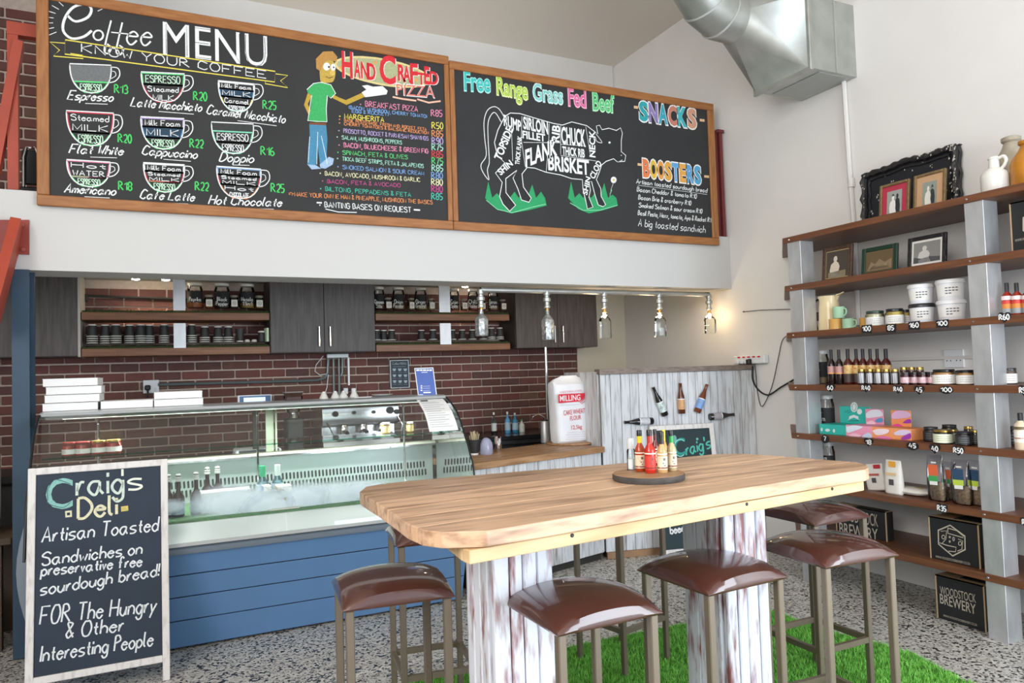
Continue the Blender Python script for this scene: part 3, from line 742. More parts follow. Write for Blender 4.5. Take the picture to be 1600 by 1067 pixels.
lettering(b1, FB, 'chalk_banner', [('l', YEL, [(320, 195), (1350, 350), (1347, 402), (318, 265)], cw, 0, True), ('l', YEL, [(318, 212), (245, 206), (292, 246), (262, 275), (408, 287), (406, 272), (345, 262)], .006),
  ('l', YEL, [(1352, 362), (1412, 370), (1376, 396), (1412, 430), (1300, 410), (1303, 396)], .006), ('p', W_, 'KNOW YOUR COFFEE', (400, 254), (1305, 384), 40, .006)], 'yellow ribbon banner reading KNOW YOUR COFFEE')
cups = [(342, 312, 545, 320, 455, [('', '#6f7173', .6), ('ESPRESSO', GRN, 1)], 'Espresso', (330, 487, 550, 497), 'R13', (562, 455)),
 (692, 352, 905, 362, 500, [('ESPRESSO', GRN, .4), ('Steamed MILK', '#c83c50', 1)], 'Latte Macchiato', (640, 520, 985, 546), 'R20', (950, 490)),
 (1070, 395, 1248, 412, 542, [('Milk Foam', W_, .25), ('MILK', '#6f9ec4', .5), ('Caramel', YEL, .75), ('ESPRESSO', MNT, 1)], 'Caramel Macchiato', (1012, 557, 1395, 603), 'R25', (1290, 533)),
 (325, 542, 558, 555, 712, [('Steamed MILK', '#c83c50', .6), ('ESPRESSO', GRN, 1)], 'Flat White', (338, 750, 600, 760), 'R20', (580, 697)),
 (690, 572, 903, 582, 730, [('Milk Foam', LIL, .3), ('MILK', '#4f86b8', .62), ('ESPRESSO', GRN, 1)], 'Cappuccino', (695, 757, 963, 777), 'R22', (932, 722)),
 (1037, 598, 1243, 608, 752, [('', '#3a3d3c', .28), ('ESPRESSO', '#7fcfae', .62), ('ESPRESSO', '#7fcfae', 1)], 'Doppio', (1075, 790, 1240, 797), 'R16', (1280, 759)),
 (327, 782, 540, 795, 912, [('Hot WATER', PNK, .62), ('ESPRESSO', GRN, 1)], 'Americano', (315, 943, 563, 957), 'R18', (582, 930)),
 (703, 797, 905, 808, 940, [('Milk Foam', W_, .28), ('Steamed MILK', '#c83c50', .62), ('ESPRESSO', GRN, 1)], 'Cafe Latte', (685, 973, 950, 986), 'R22', (958, 932)),
 (1062, 815, 1280, 830, 970, [('Milk Foam', '#8fb0d8', .25), ('Steamed MILK', '#c83c50', .55), ('Hot CHOCOLATE', ORG, 1)], 'Hot Chocolate', (1022, 1000, 1378, 1012), 'R25', (1330, 940))]
for x0, y0, x1, y1, yb, lay, nm, nb_, pr, pp_ in cups:
    J = []; wd = x1-x0; H_ = yb-y0
    def half(t): return wd/2*(max(0, 1-t**2.6))**.5 if t < 1 else wd*.02
    cxm = lambda t: (x0+x1)/2+wd*.02*t
    tilt = (y1-y0)/wd
    edge = lambda t, s: (cxm(t)+s*half(t), y0+H_*t+tilt*wd/2+s*half(t)*tilt)
    full = [edge(t/10, -1) for t in range(0, 10)]+[edge(.985, 0)]+[edge(t/10, 1) for t in range(9, -1, -1)]
    J.append(('l', W_, full, .007, .0008, True))
    J.append(('l', W_, [(x1-4, y0+H_*.12), (x1+34, y0+H_*.16), (x1+42, y0+H_*.4), (x1+20, y0+H_*.6), (x1-14, y0+H_*.66)], .006, .0008, False, True))
    J.append(('l', W_, [(x1-2, y0+H_*.26), (x1+18, y0+H_*.28), (x1+22, y0+H_*.42), (x1-8, y0+H_*.54)], .004, .0008, False, True))
    t0 = .03
    for txt, c, t1 in lay:
        t1 = min(t1, .96); ts = [t0+(t1-t0)*q/5 for q in range(6)]
        ring = [edge(t, -.96) for t in ts]+[edge(t, .96) for t in ts[::-1]]
        if not txt or c in ('#6f9ec4', '#4f86b8'): J.append(('f', c if not txt else '#2c4558', ring, .0004))
        if txt: J.append(('l', c, ring, .009, .0006, True))
        ws = txt.split()
        if txt in ('Milk Foam',): ws = [txt]
        for q, wtx in enumerate(ws):
            ta = t0+(t1-t0)*q/len(ws); tb_ = t0+(t1-t0)*(q+1)/len(ws); hw = half(max(ta*.4+tb_*.6, .05))*.8; hh = H_*(tb_-ta)*.62
            yy = y0+H_*(tb_-(tb_-ta)*.18)+tilt*wd/2
            J.append(('p', W_ if c != GRN else '#c8ecd0', wtx, (cxm(ta)-hw, yy-hw*tilt), (cxm(ta)+hw, yy+hw*tilt), hh, .005, .0010))
        t0 = t1
    a, b_, c_, d_ = nb_
    J.append(('p', W_, nm, (a, b_), (c_, d_), 44, .0075, 0, .35))
    J.append(('l', W_, [(a+(c_-a)*.4, b_+(d_-b_)*.4+16), (c_-(c_-a)*.1, d_+14)], .004))
    J.append(('p', '#4fd06a', pr, pp_, (pp_[0]+64, pp_[1]+4), 40, .007))
    lettering(b1, FB, 'chalk_cup_drawing', J)
FB.zoom(430, 50, 3.335)
PZ = [('BREAKFAST PIZZA', PNK, (470, 388, 742, 415), 28, 'R85', PNK, (813, 438)), ('(BACON, MUSHROOM, CHERRY TOMATO)', BLU, (385, 400, 790, 448), 17, '', 0, 0), ('EGG & ROCKET)', BLU, (400, 420, 590, 437), 16, '', 0, 0),
 ('MARGHERITA', YEL, (362, 450, 567, 470), 25, 'R50', YEL, (817, 503)), ('BASIL PESTO BASE, FRESH AND, ROCKET, FETA', ORG, (360, 466, 788, 514), 15, '', 0, 0),
 ('CHERRY TOMATOES & BALSAMIC REDUCTION', ORG, (360, 485, 800, 533), 15, 'R85', ORG, (817, 545)), ('PROSCITTO, ROCKET & PARMESAN SHAVINGS', LIL, (357, 525, 798, 565), 21, 'R90', LIL, (817, 583)),
 ('SALAMI, MUSHROOMS, PEPPERS', MNT, (348, 558, 660, 585), 19, 'R75', MNT, (817, 615)), ('BACON, BLUECHEESE & GREEN FIG', PNK, (358, 600, 797, 632), 23, 'R85', REDC, (817, 652)),
 ('SPINACH, FETA & OLIVES', GRN, (352, 638, 690, 662), 21, 'R75', GRN, (817, 687)), ('TIKKA BEEF STRIPS, FETA & JALAPENOS', MNT, (350, 670, 773, 708), 20, 'R85', MNT, (817, 724)),
 ('SMOKED SALMON & SOUR CREAM', BLU, (352, 713, 775, 746), 20, 'R80', BLU, (815, 763)), ('BACON, AVOCADO, MUSHROOM & GARLIC', CRM, (260, 747, 755, 780), 21, 'R80', CRM, (815, 797)),
 ('BACON, FETA & AVOCADO', '#c0508c', (272, 787, 652, 808), 19, 'R80', '#c0508c', (815, 833)), ('BILTONG, PEPPADENS & FETA', TEA, (262, 827, 707, 858), 21, 'R85', TEA, (815, 872)),
 ('MAKE YOUR OWN IE HAM & PINEAPPLE, MUSHROOM THE BASICS', ORG, (102, 855, 820, 897), 21, '', 0, 0), ('BANTING BASES ON REQUEST', W_, (258, 913, 708, 940), 28, '', 0, 0)]
for tx, c, (a, b_, c_, d_), h, pr, pc, pp_ in PZ:
    J = [('p', c, tx, (a, b_), (c_, d_), h, .0052 if h > 22 else .0038)]
    if pr: lettering(b1, FB, 'chalk_price', [('p', pc, pr, pp_, (pp_[0]+57, pp_[1]+2), 32, .006)])
    if tx[0] not in '(E*M' or tx.startswith('MARG'): J.append(('f', c, [(a-28, b_-14), (a-22, b_-14), (a-22, b_-8), (a-28, b_-8)]))
    if tx.startswith('MAKE'): J.append(('p', ORG, '*', (72, 860), (98, 860), 26, .005))
    if tx.startswith('BANT'): J += [('f', W_, [(216, 885), (243, 886), (243, 894), (216, 893)]), ('f', W_, [(722, 922), (755, 924), (755, 932), (722, 930)]), ('l', W_, [(262, 922), (330, 938), (425, 940)], .006)]
    lettering(b1, FB, 'chalk_pizza_line', J)
J = [('f', '#a9ad84', ell(560, 208, 250, 68, .17), 0), ('l', '#d9c98c', ell(560, 208, 246, 66, .17), .014, .0003, True)]
J += [('f', '#d99a5a', ell(x, y, 9, 9, n=10), .0004) for x, y in ((342, 186), (522, 158), (452, 232), (735, 250), (600, 270))]
for ch, a, b_, h in (('H', (348, 232), (405, 238), 135), ('A', (412, 232), (446, 240), 90), ('N', (448, 238), (486, 244), 84), ('D', (484, 245), (524, 250), 84), ('C', (545, 262), (630, 268), 145),
                     ('R', (640, 250), (680, 255), 82), ('A', (668, 258), (706, 262), 84), ('F', (704, 268), (745, 270), 105), ('T', (745, 270), (780, 274), 60), ('E', (778, 268), (806, 272), 90), ('D', (806, 270), (850, 274), 66)):
    J += [('b', '#e9dcd8', ch, (a[0]+4, a[1]+3), (b_[0]+4, b_[1]+3), h, .0006, .03), ('b', '#d02c36', ch, a, b_, h, .0010, .03)]
J += [('b', W_, 'PIZZA', (628, 328), (834, 346), 64, .0012, .012), ('b', '#d97a6c', 'PIZZA', (632, 326), (832, 342), 56, .0016, 0), ('l', '#e8b8a0', [(612, 338), (660, 348), (735, 358)], .012), ('l', '#e8b8a0', [(740, 350), (800, 368), (862, 360)], .012)]
lettering(b1, FB, 'chalk_pizza_heading', J, 'red chalk heading HAND CRAFTED PIZZA on an oval')
J = [('f', '#4a86a8', [(178, 478), (265, 480), (272, 560), (268, 640), (278, 690), (235, 700), (222, 600), (210, 700), (168, 692), (172, 600), (180, 540)], .0002), ('f', '#9fb8d4', [(232, 690), (280, 650), (306, 660), (300, 690), (262, 712), (236, 708)], .0003), ('f', '#9fb8d4', [(168, 690), (212, 694), (240, 712), (190, 716)], .0003),
 ('f', '#b99a3c', [(172, 310), (150, 380), (178, 440), (190, 420), (170, 375), (192, 330)], .0003), ('f', '#b99a3c', [(292, 320), (330, 340), (368, 355), (450, 318), (466, 338), (372, 380), (300, 345)], .0003), ('f', W_, [(450, 315), (475, 300), (452, 280), (480, 276), (510, 285), (560, 282), (586, 306), (580, 325), (530, 332), (468, 340)], .0004),
 ('f', '#3fa860', [(165, 300), (200, 268), (240, 262), (290, 275), (315, 320), (290, 345), (272, 330), (266, 400), (270, 468), (215, 470), (170, 462), (185, 400), (190, 330), (170, 318)], .0005), ('l', W_, [(165, 300), (200, 268), (240, 262), (290, 275), (315, 320), (290, 345), (272, 330), (266, 400), (270, 468), (170, 462), (190, 330)], .005, .0008),
 ('f', '#bfa04a', [(232, 150), (300, 150), (314, 205), (304, 255), (275, 264), (240, 262), (232, 220)], .0006, True), ('f', '#b88848', [(214, 190), (212, 140), (250, 102), (300, 100), (324, 130), (320, 156), (290, 146), (262, 152), (246, 176), (236, 205)], .0008),
 ('f', W_, ell(268, 180, 18, 21), .0010), ('f', W_, ell(302, 184, 13, 19), .0010), ('f', '#2a2a2c', ell(280, 182, 5, 6, n=10), .0014), ('f', '#2a2a2c', ell(305, 184, 4, 5, n=10), .0014), ('f', '#d4b65c', ell(298, 214, 14, 13), .0014), ('l', '#4a3a20', [(264, 232), (280, 240), (300, 234)], .005, .0014),
 ('f', '#7a4a30', [(180, 470), (266, 474), (266, 486), (180, 482)], .0010), ('l', '#cfe0ea', [(222, 520), (216, 690)], .004, .0010), ('l', '#cfe0ea', [(180, 545), (172, 680)], .004, .0010), ('l', '#cfe0ea', [(240, 540), (262, 640), (272, 690)], .004, .0010)]
lettering(b1, FB, 'chalk_figure_drawing', J, 'chalk drawing of a man in a green shirt and jeans holding out a hand')
# beef board
FB.zoom(690, 80, 3.441)
for tx, c, c2, a, b_, h in (('Free', '#3fb9b4', '#a5e4de', (120, 210), (266, 222), 108), ('Range', '#a9c850', '#e2eea8', (295, 232), (467, 262), 100), ('Grass', '#84c8c0', '#d6f0ec', (490, 262), (655, 286), 96), ('Fed', '#d66a98', '#f0b4cc', (680, 292), (780, 304), 100), ('Beef', '#5cbf78', '#b8ecc4', (812, 316), (931, 331), 100)):
    lettering(b2, FB, 'chalk_heading', [('b', c2, tx, a, b_, h, 0, .045), ('b', c, tx, (a[0]+4, a[1]-3), (b_[0]-4, b_[1]-3), h-8, .0006, .012)])
def letters(par, tx, a, b_, h, cols, name):
    J = []; n = len(tx)
    for i, ch in enumerate(tx):
        x0 = a[0]+(b_[0]-a[0])*(i+.04)/n; x1 = a[0]+(b_[0]-a[0])*(i+.96)/n; y0 = a[1]+(b_[1]-a[1])*i/n; y1 = a[1]+(b_[1]-a[1])*(i+1)/n
        J += [('b', '#e9e6e2', ch, (x0-4, y0+4), (x1+4, y1+4), h+8, 0, .07), ('b', cols[i % len(cols)], ch, (x0, y0), (x1, y1), h, .0006, .05)]
    J += [('f', '#d9b28a', [(a[0]-28, a[1]-h*.75), (a[0]-6, a[1]-h*.72), (a[0]-6, a[1]-h*.57), (a[0]-28, a[1]-h*.6)]), ('f', '#d9b28a', [(b_[0]+14, b_[1]-h*.5), (b_[0]+40, b_[1]-h*.47), (b_[0]+40, b_[1]-h*.33), (b_[0]+14, b_[1]-h*.36)])]
    lettering(par, FB, name, J)
letters(b2, 'SNACKS', (1062, 366), (1374, 412), 98, ['#2f9fa6', '#8a7ab0', '#3aa0b4', '#c07a6a', '#3fb0b8', '#c8947a'], 'chalk_heading')
letters(b2, 'BOOSTERS', (1082, 670), (1398, 712), 92, ['#d97a48', '#d8b040', '#d8964a', '#d8a040', '#5f9fd0', '#d8a050', '#5a9ccc', '#4f9cc4'], 'chalk_heading')
for tx, a, b_, h, ul in (('Artisan toasted sourdough bread', (1047, 710), (1427, 760), 24, 1), ('Bacon Cheddar & tomato R10', (1050, 753), (1370, 792), 24, 0), ('Bacon Brie & cranberry R10', (1057, 796), (1340, 828), 24, 0),
                         ('Smoked Salmon & sour cream R10', (1060, 838), (1400, 872), 24, 0), ('Basil Pesto, Mozz, tomato, Ayo & Rocket R15', (1055, 880), (1457, 920), 25, 0), ('A big toasted sandwich', (1057, 940), (1417, 976), 40, 0)):
    J = [('p', W_, tx, a, b_, h, .0055, 0, .2)]
    if ul: J.append(('l', W_, [(a[0]+8, a[1]+10), (b_[0], b_[1]+10)], .003))
    lettering(b2, FB, 'chalk_line', J)
body = [(340, 350), (370, 332), (420, 335), (520, 365), (600, 388), (650, 397), (700, 380), (780, 400), (822, 432), (840, 445), (832, 402), (850, 398), (862, 422), (900, 414), (940, 426), (962, 412), (972, 440), (966, 480), (966, 540), (990, 560), (985, 592), (945, 595), (925, 578), (885, 592), (860, 612), (848, 650), (832, 690), (856, 740), (858, 780), (882, 825), (868, 836), (842, 826), (824, 770), (806, 700), (792, 700), (800, 745), (792, 785), (814, 838), (784, 848), (774, 800), (760, 740), (757, 690), (700, 685), (640, 665), (560, 650), (500, 628), (460, 625), (432, 660), (440, 730), (482, 790), (470, 812), (430, 800), (410, 740), (384, 682), (405, 640), (345, 685), (346, 760), (398, 828), (366, 860), (330, 822), (312, 780), (326, 705), (290, 655), (340, 600), (300, 560), (284, 490), (302, 425)]
gr = lambda x0, x1, y, pk: [(x0, y-60)]+[q for i in range(pk) for q in ((x0+(x1-x0)*(i+.35)/pk, y+(-150 if i in (0, pk-2) else -95)+8*(i % 3)), (x0+(x1-x0)*(i+.8)/pk, y-62))]+[(x1, y-20), (x0+(x1-x0)*.7, y+5), (x0+(x1-x0)*.42, y+22), (x0+(x1-x0)*.2, y-2)]
lettering(b2, FB, 'chalk_grass_drawing', [('f', '#2f9a62', gr(234, 565, 850, 7)), ('f', '#2f9a62', gr(680, 948, 850, 6)), ('l', '#7fd0a0', [(240, 800), (300, 850), (380, 868), (500, 835), (560, 822)], .006, .0004), ('l', '#7fd0a0', [(690, 815), (760, 855), (850, 855), (945, 828)], .006, .0004)])
J = [('f', '#2b2b2c', body, .0006), ('l', W_, body, .0065, .0009, True), ('l', W_, [(338, 356), (310, 312), (280, 298), (245, 320), (228, 380), (232, 470), (240, 560), (212, 610), (222, 650), (254, 692), (246, 640), (256, 600), (254, 540), (250, 470), (250, 385), (268, 340), (290, 332), (320, 380)], .006, .0009, False, True),
     ('l', W_, [(830, 445), (850, 470), (862, 492), (835, 485), (826, 460)], .005, .0009, False, True), ('f', W_, ell(903, 491, 6, 6, n=10), .0009), ('f', W_, ell(966, 560, 3, 3, n=8), .0009), ('l', W_, [(945, 595), (958, 592), (972, 584)], .004, .0009)]
for tx, a, b_, h in (('RUMP', (335, 398), (428, 432), 58), ('SIRLOIN', (440, 415), (573, 446), 66), ('FILLET', (435, 466), (558, 486), 40), ('RIB', (632, 492), (636, 402), 46), ('CHUCK', (645, 496), (775, 512), 92), ('NECK', (826, 572), (824, 430), 36), ('THICK RIB', (650, 556), (770, 572), 46), ('FLANK', (452, 622), (622, 556), 92),
                     ('TOPSIDE', (318, 592), (386, 420), 44), ('THICK FLANK', (418, 612), (432, 460), 26), ('BRISKET', (574, 636), (794, 664), 80), ('CLOD', (820, 690), (862, 602), 34), ('SHIN', (318, 668), (385, 610), 34), ('SHIN', (782, 775), (800, 680), 28)):
    J.append(('b', '#eceeee', tx, a, b_, h, .0014, .028))
J += [('l', W_, p, .0035, .0012) for p in ([(432, 350), (428, 470), (450, 620)], [(578, 388), (576, 490)], [(440, 490), (640, 492)], [(640, 400), (640, 555)], [(640, 500), (775, 510)], [(775, 405), (800, 560)], [(640, 560), (830, 590)], [(570, 560), (562, 650)], [(375, 400), (382, 590)])]
J += [('l', W_, [(905, 780), (912, 740), (925, 705)], .003, .001), ('f', W_, ell(925, 692, 16, 18, n=10), .001), ('f', '#d8c060', ell(925, 692, 6, 6, n=8), .0014), ('l', '#7fd0a0', [(905, 770), (915, 745)], .008, .001)]
lettering(b2, FB, 'chalk_cow_drawing', J, 'white chalk cow divided into beef cuts')
# ---------------------------------------------------------------- sandwich boards
def easel(name, label, p_bl, p_br, h, tilt, face_m, wood, rail, leg, par_cat='sign', th=.025):
    t = thing(name, label, par_cat, ((p_bl[0]+p_br[0])/2, (p_bl[1]+p_br[1])/2, 0), math.atan2(p_br[1]-p_bl[1], p_br[0]-p_bl[0]))
    wd = math.hypot(p_br[0]-p_bl[0], p_br[1]-p_bl[1]); R = Matrix.Rotation(-tilt, 4, 'X')
    def B(nm, c, d, m): mb = MB(m); mb.M = R; mb.box(c, d, ch=.003); return mb.build(nm, t)
    for s_ in (-1, 1): B('frame_stile', (s_*(wd/2-rail/2), 0, h/2), (rail, th, h), wood)
    B('frame_rail', (0, 0, h-rail/2), (wd-2*rail, th, rail), wood); B('frame_rail', (0, 0, leg+rail/2), (wd-2*rail, th, rail), wood)
    B('chalkboard', (0, .004, (h+leg)/2), (wd-2*rail+.004, .012, h-leg-2*rail+.004), face_m)
    n = R.to_3x3() @ Vector((0, -1, 0)); n = Matrix.Rotation(t.rotation_euler.z, 3, 'Z') @ n
    return t, Face(Vector(t.location)+n*.002, n)
SW = mat('white_scuffed_wood', '#dcd8d5', .7, c2='#b4aca8', scale=6, stretch=(8, 8, 2), ramp=(.5, .8))
bl = on(2, 0, 262, 1062); yb0 = bl.y
xl = on(1, yb0, 40, 1090).x
ab, FA = easel('sandwich_board', 'white framed chalk sandwich board leaning on the deli fridge front', (xl-.005, yb0), (bl.x+.012, yb0), 1.105, math.radians(7), SLATE, SW, .034, .09)
FA.zoom(0, 640, 2.498)
lettering(ab, FA, 'chalk_name', [('b', '#86b8b0', 'C', (178, 388), (284, 382), 118, 0, .012), ('p', '#3f5a62', 'C', (186, 383), (276, 378), 106, .003, .0006), ('p', '#c9d8cc', 'raig', (300, 335), (480, 322), 98, .0125), ('p', '#e4e8d8', "'s", (478, 312), (553, 310), 80, .011),
  ('p', '#d8d4b4', 'Deli', (305, 425), (455, 408), 78, .013), ('f', '#d8d4b4', [(254, 396), (280, 393), (281, 418), (255, 421)]), ('f', '#233040', [(261, 402), (273, 401), (274, 411), (262, 413)], .0006), ('f', '#c9b86a', [(472, 378), (500, 374), (501, 394), (473, 398)])], 'large chalk name reading Craig\'s Deli')
for tx, a, b_, h in (('Artisan Toasted', (163, 518), (615, 472), 58), ('Sandwiches on', (163, 608), (552, 562), 50), ('preservative free', (160, 648), (552, 610), 45), ('sourdough bread!', (157, 724), (618, 648), 50), ('FOR The Hungry', (155, 838), (608, 788), 68), ('& Other', (258, 892), (480, 863), 56), ('Interesting People', (157, 984), (595, 920), 60)):
    lettering(ab, FA, 'chalk_line', [('p', '#dfe3e6', tx, a, b_, h, .0075, 0, .12)])
q1, q0 = Vector((*PB, 0)), Vector((*PA, 0)); tp = (q1-q0).normalized(); npn = Vector((tp.y, -tp.x, 0))
bp0 = q0+npn*.17; pr_ = onp(bp0, npn, 1120, 705); pl_ = onp(bp0, npn, 1026, 700)
sb, FS = easel('chalk_sign', 'small white framed chalkboard leaning on the plank partition behind the sauces', (pl_.x, pl_.y), (pr_.x+.045, pr_.y-.006), onp(bp0-npn*.1, npn, 1080, 664).z+.012, math.radians(7), mat('green_black_chalkboard', '#1f3237', .7), SW, .038, .03)
FS.zoom(860, 570, 4.706)
lettering(sb, FS, 'chalk_name', [('b', '#2f8f86', 'C', (915, 670), (1000, 655), 125, 0, .012), ('l', '#8fd6cc', ell(955, 610, 46, 62, n=20, a0=-.9, a1=-5.6), .007, .0006), ('p', '#55b8a8', "raig's", (1000, 664), (1178, 608), 92, .012), ('f', '#6fa8a4', ell(912, 545, 16, 28), 0), ('f', '#6fa8a4', ell(1080, 545, 9, 10), 0)], "teal chalk name reading Craig's")
FS.zoom(940, 690, 3.636)
lettering(sb, FS, 'chalk_line', [('p', W_, 'beer', (392, 524), (466, 510), 44, .011)])
# ---------------------------------------------------------------- ventilation duct
dt = thing('ventilation_duct', 'galvanised round duct joining a tapering box on the right wall', 'duct', (4.1, 3.7, 3.8))
y0, y1, z0, z1, xf = 3.525, 4.015, 3.515, 4.035, 4.02
MB(GALV).box(((xf+XR)/2, (y0+y1)/2, (z0+z1)/2), (XR-xf-.002, y1-y0, z1-z0)).build('box', dt, world=True)
MB(GALV).box((xf-.012, (y0+y1)/2, (z0+z1)/2), (.03, y1-y0+.05, z1-z0+.05), ch=.004).build('flange', dt, world=True)
MB(sm('#9a9c98', .45)).box((XR-.2, y0-.003, (z0+z1)/2), (.012, .006, z1-z0)).box((XR-.2, (y0+y1)/2, z0-.002), (.28, y1-y0-.06, .006)).build('seam', dt, world=True)
pc = on(0, 3.64, 1146, 30); rd = .165
n = 32; R0 = []; R1 = []
dirv = Vector((-.72, .62, .30)).normalized()
side = dirv.cross(Vector((0, 0, 1))).normalized(); upv = side.cross(dirv)
cx_ = (y0+y1)/2; cz_ = (z0+z1)/2
for i in range(n):
    a = 2*math.pi*i/n; c, s_ = math.cos(a), math.sin(a); k = 1/max(abs(c), abs(s_))
    R0.append((xf-.025, cx_-c*k*(y1-y0)/2, cz_+s_*k*(z1-z0)/2))
    R1.append(tuple(pc+Vector((0, -c*rd, s_*rd))))
cs = [(xf-.025, cx_+a*(y1-y0)/2, cz_+b_*(z1-z0)/2) for a, b_ in ((-1, 1), (1, 1), (1, -1), (-1, -1))]; m = MB(GALV)
m.add(R1+cs, [(q*8+4+k if False else (q*8+k) % n, (q*8+k+1) % n, n+q) for q in range(4) for k in range(8)], True); m.add(R1+cs, [((q*8) % n, n+q, n+(q-1) % 4) for q in range(4)]); m.build('transition', dt, world=True)
# collar along -x, elbow, then straight run up and away over the room
pts = [pc+Vector((.01, 0, 0)), pc+Vector((-.12, 0, 0)), pc+Vector((-.26, -.02, .05)), pc+Vector((-.40, -.06, .16)), pc+Vector((-.56, -.10, .30)), pc+Vector((-.9, -.2, .62)), pc+Vector((-1.2, -.28, .9))]
MB(GALV).tube(pts, rd, 28).build('round_duct', dt, world=True)
for i in (1, 2, 3, 4):
    a, b_ = pts[i], pts[i+1]; d_ = (b_-a).normalized()
    m = MB(sm('#a9aba8', .4)); m.tube([a-d_*.006, a+d_*.006], rd+.004, 28); m.build('seam_ring', dt, world=True)
# ---------------------------------------------------------------- red stair steel at the left
st = thing('steel_staircase', 'red painted steel stair with balustrade at the left end of the mezzanine', 'staircase', (-.8, 4.7, 0))
a = on(1, 5.0, 12, 40); b_ = on(1, 5.0, 30, 298); e = on(1, 5.0, 75, 45)
MB(REDST).box(((a.x+b_.x)/2, 5.0, (a.z+b_.z)/2), (b_.x-a.x, .05, a.z-b_.z)).build('post', st, world=True)
MB(REDST).box(((a.x+e.x)/2, 5.0, a.z-.02), (e.x-a.x+.004, .056, .075)).build('top_rail', st, world=True)
p0 = on(1, 4.99, 30, 66); p1 = on(1, 4.99, -8, 270)
MB(REDST).bar(p0, p1, .05, .07, (0, 1, 0)).build('brace', st, world=True)
pl = [on(1, YB-.001, *q) for q in ((-30, 344), (46, 344), (46, 398), (-30, 396))]
MB(mat('dark_red_plate', '#8e3226', .5)).prism(pl, (0, -.012, 0)).build('mounting_plate', st, world=True)
for q in ((34, 352), (36, 390)):
    c = on(1, YB-.013, *q); MB(sm('#9a4a3c', .4)).lathe([(.014, 0), (.014, -.008), (.006, -.014), (0, -.014)], 10, c, 'y').build('bolt', st, world=True)
p0 = on(1, YB-.04, 22, 372); p1 = on(1, YB-.9, -60, 520)
MB(REDST).bar(on(1, YB-.03, 27, 352), on(1, YB-.25, -14, 505), .05, .16, (0, 1, 0)).build('stringer', st, world=True)
t = thing('stacking_chair', 'chrome tube chair back with a black pad on the mezzanine beside the red post', 'chair', (-.7, 5.3, 2.614))
q = [on(1, 5.3, *p) for p in ((38, 292), (38, 246), (42, 231), (56, 231), (62, 246), (62, 292))]
MB(CHROME).tube(q, .011).build('tube_frame', t, world=True)
c = on(1, 5.31, 52, 262); MB(BLACK).box(c, (.12, .02, .22), ch=.008).build('back_pad', t, world=True)
c = on(1, 5.31, 52, 296); MB(BLACK).box((c.x, 5.42, c.z), (.14, .24, .03), ch=.008).build('seat', t, world=True)
for sx in (-.06, .06):
    for sy in (5.31, 5.53): MB(CHROME).tube([(c.x+sx, sy, 2.44), (c.x+sx, sy, c.z-.01)], .011).build('leg', t, world=True)
t = thing('balustrade_post', 'maroon steel balustrade post standing behind the right end of the menu boards', 'post', (4.43, 4.90, 2.614))
MB(MAROON).box((4.425, 4.90, 3.075), (.03, .04, .92)).build('post', t, world=True); MB(MAROON).box((4.42, 4.90, 3.545), (.07, .06, .025)).build('cap_plate', t, world=True)
MB(MAROON).box((4.385, 4.915, 3.075), (.03, .03, .92)).build('inner_post', t, world=True)
# ---------------------------------------------------------------- pipe lamp with bottle shades
LY = 5.0
pl_ = thing('pipe_lamp', 'row of five bottle lamps hanging from a galvanised pipe under the bulkhead', 'lamp', (3.2, LY, 2.16))
px = [752, 855, 944.5, 1030.5, 1108.5]; pys = [452, 455, 458, 461, 464]
xs = [on(1, LY, a_, 490).x for a_ in px]; zt = 2.118
MB(GALV).tube([(xs[0], LY, zt), (xs[-1], LY, zt)], .020, 12).build('pipe', pl_, world=True)
BULB = mat('warm_bulb', '#ffd9a0', .4, emis=30)
SILV = mat('foiled_glass', '#d6d9da', .22, .75, c2='#8d9294', scale=42, bump=.5)
for i, x in enumerate(xs):
    MB(GALV).lathe([(.019, 0), (.025, .004), (.025, .02), (.019, .024), (.019, .05), (.030, .055), (.030, .08), (.019, .085), (.019, .10), (.024, .104), (.024, .135), (.019, .14)], 12, (x, LY, zt-.135)).tube([(x-.035 if i else x, LY, zt), (x+.035 if i < 4 else x, LY, zt)], .023, 12).build('pipe_fitting', pl_, world=True)
    b_ = zt-.135
    MB(mat('brass_neck', '#b08a4a', .35, .8)).lathe([(.012, b_-.03), (.014, b_)], 10, (x, LY, 0)).build('bulb_holder', pl_, world=True)
    h = (on(1, LY, px[i], [488, 497, 494, 492, 488][i]).z)
    zb2 = on(1, LY, px[i], [525, 531, 529, 526, 521][i]).z; ztop = b_-.015
    pr = [(.049, zb2), (.052, zb2+.01), (.052, zb2+(ztop-zb2)*.62), (.042, zb2+(ztop-zb2)*.72), (.018, zb2+(ztop-zb2)*.84), (.016, ztop)]
    if i < 2: MB(SILV).lathe(pr, 8, (x, LY, 0)).build('bottle_shade', pl_, world=True)
    else: m = MB(CLEAR); m.lathe(pr, 8, (x, LY, 0)); m.build('bottle_shade', pl_, world=True)
    MB(BULB).lathe([(0, b_-.075), (.010, b_-.066), (.012, b_-.05), (.008, b_-.03)], 10, (x, LY, 0)).build('bulb', pl_, world=True)
    l = bpy.data.lights.new('bulb_light', 'POINT'); l.energy = (.3, .3, 1.0, 1.0, .6)[i]; l.color = (1, .72, .42); l.shadow_soft_size = .012
    o = bpy.data.objects.new('bulb_light', l); COL.objects.link(o); o.location = (x, LY+.03, b_-.06)
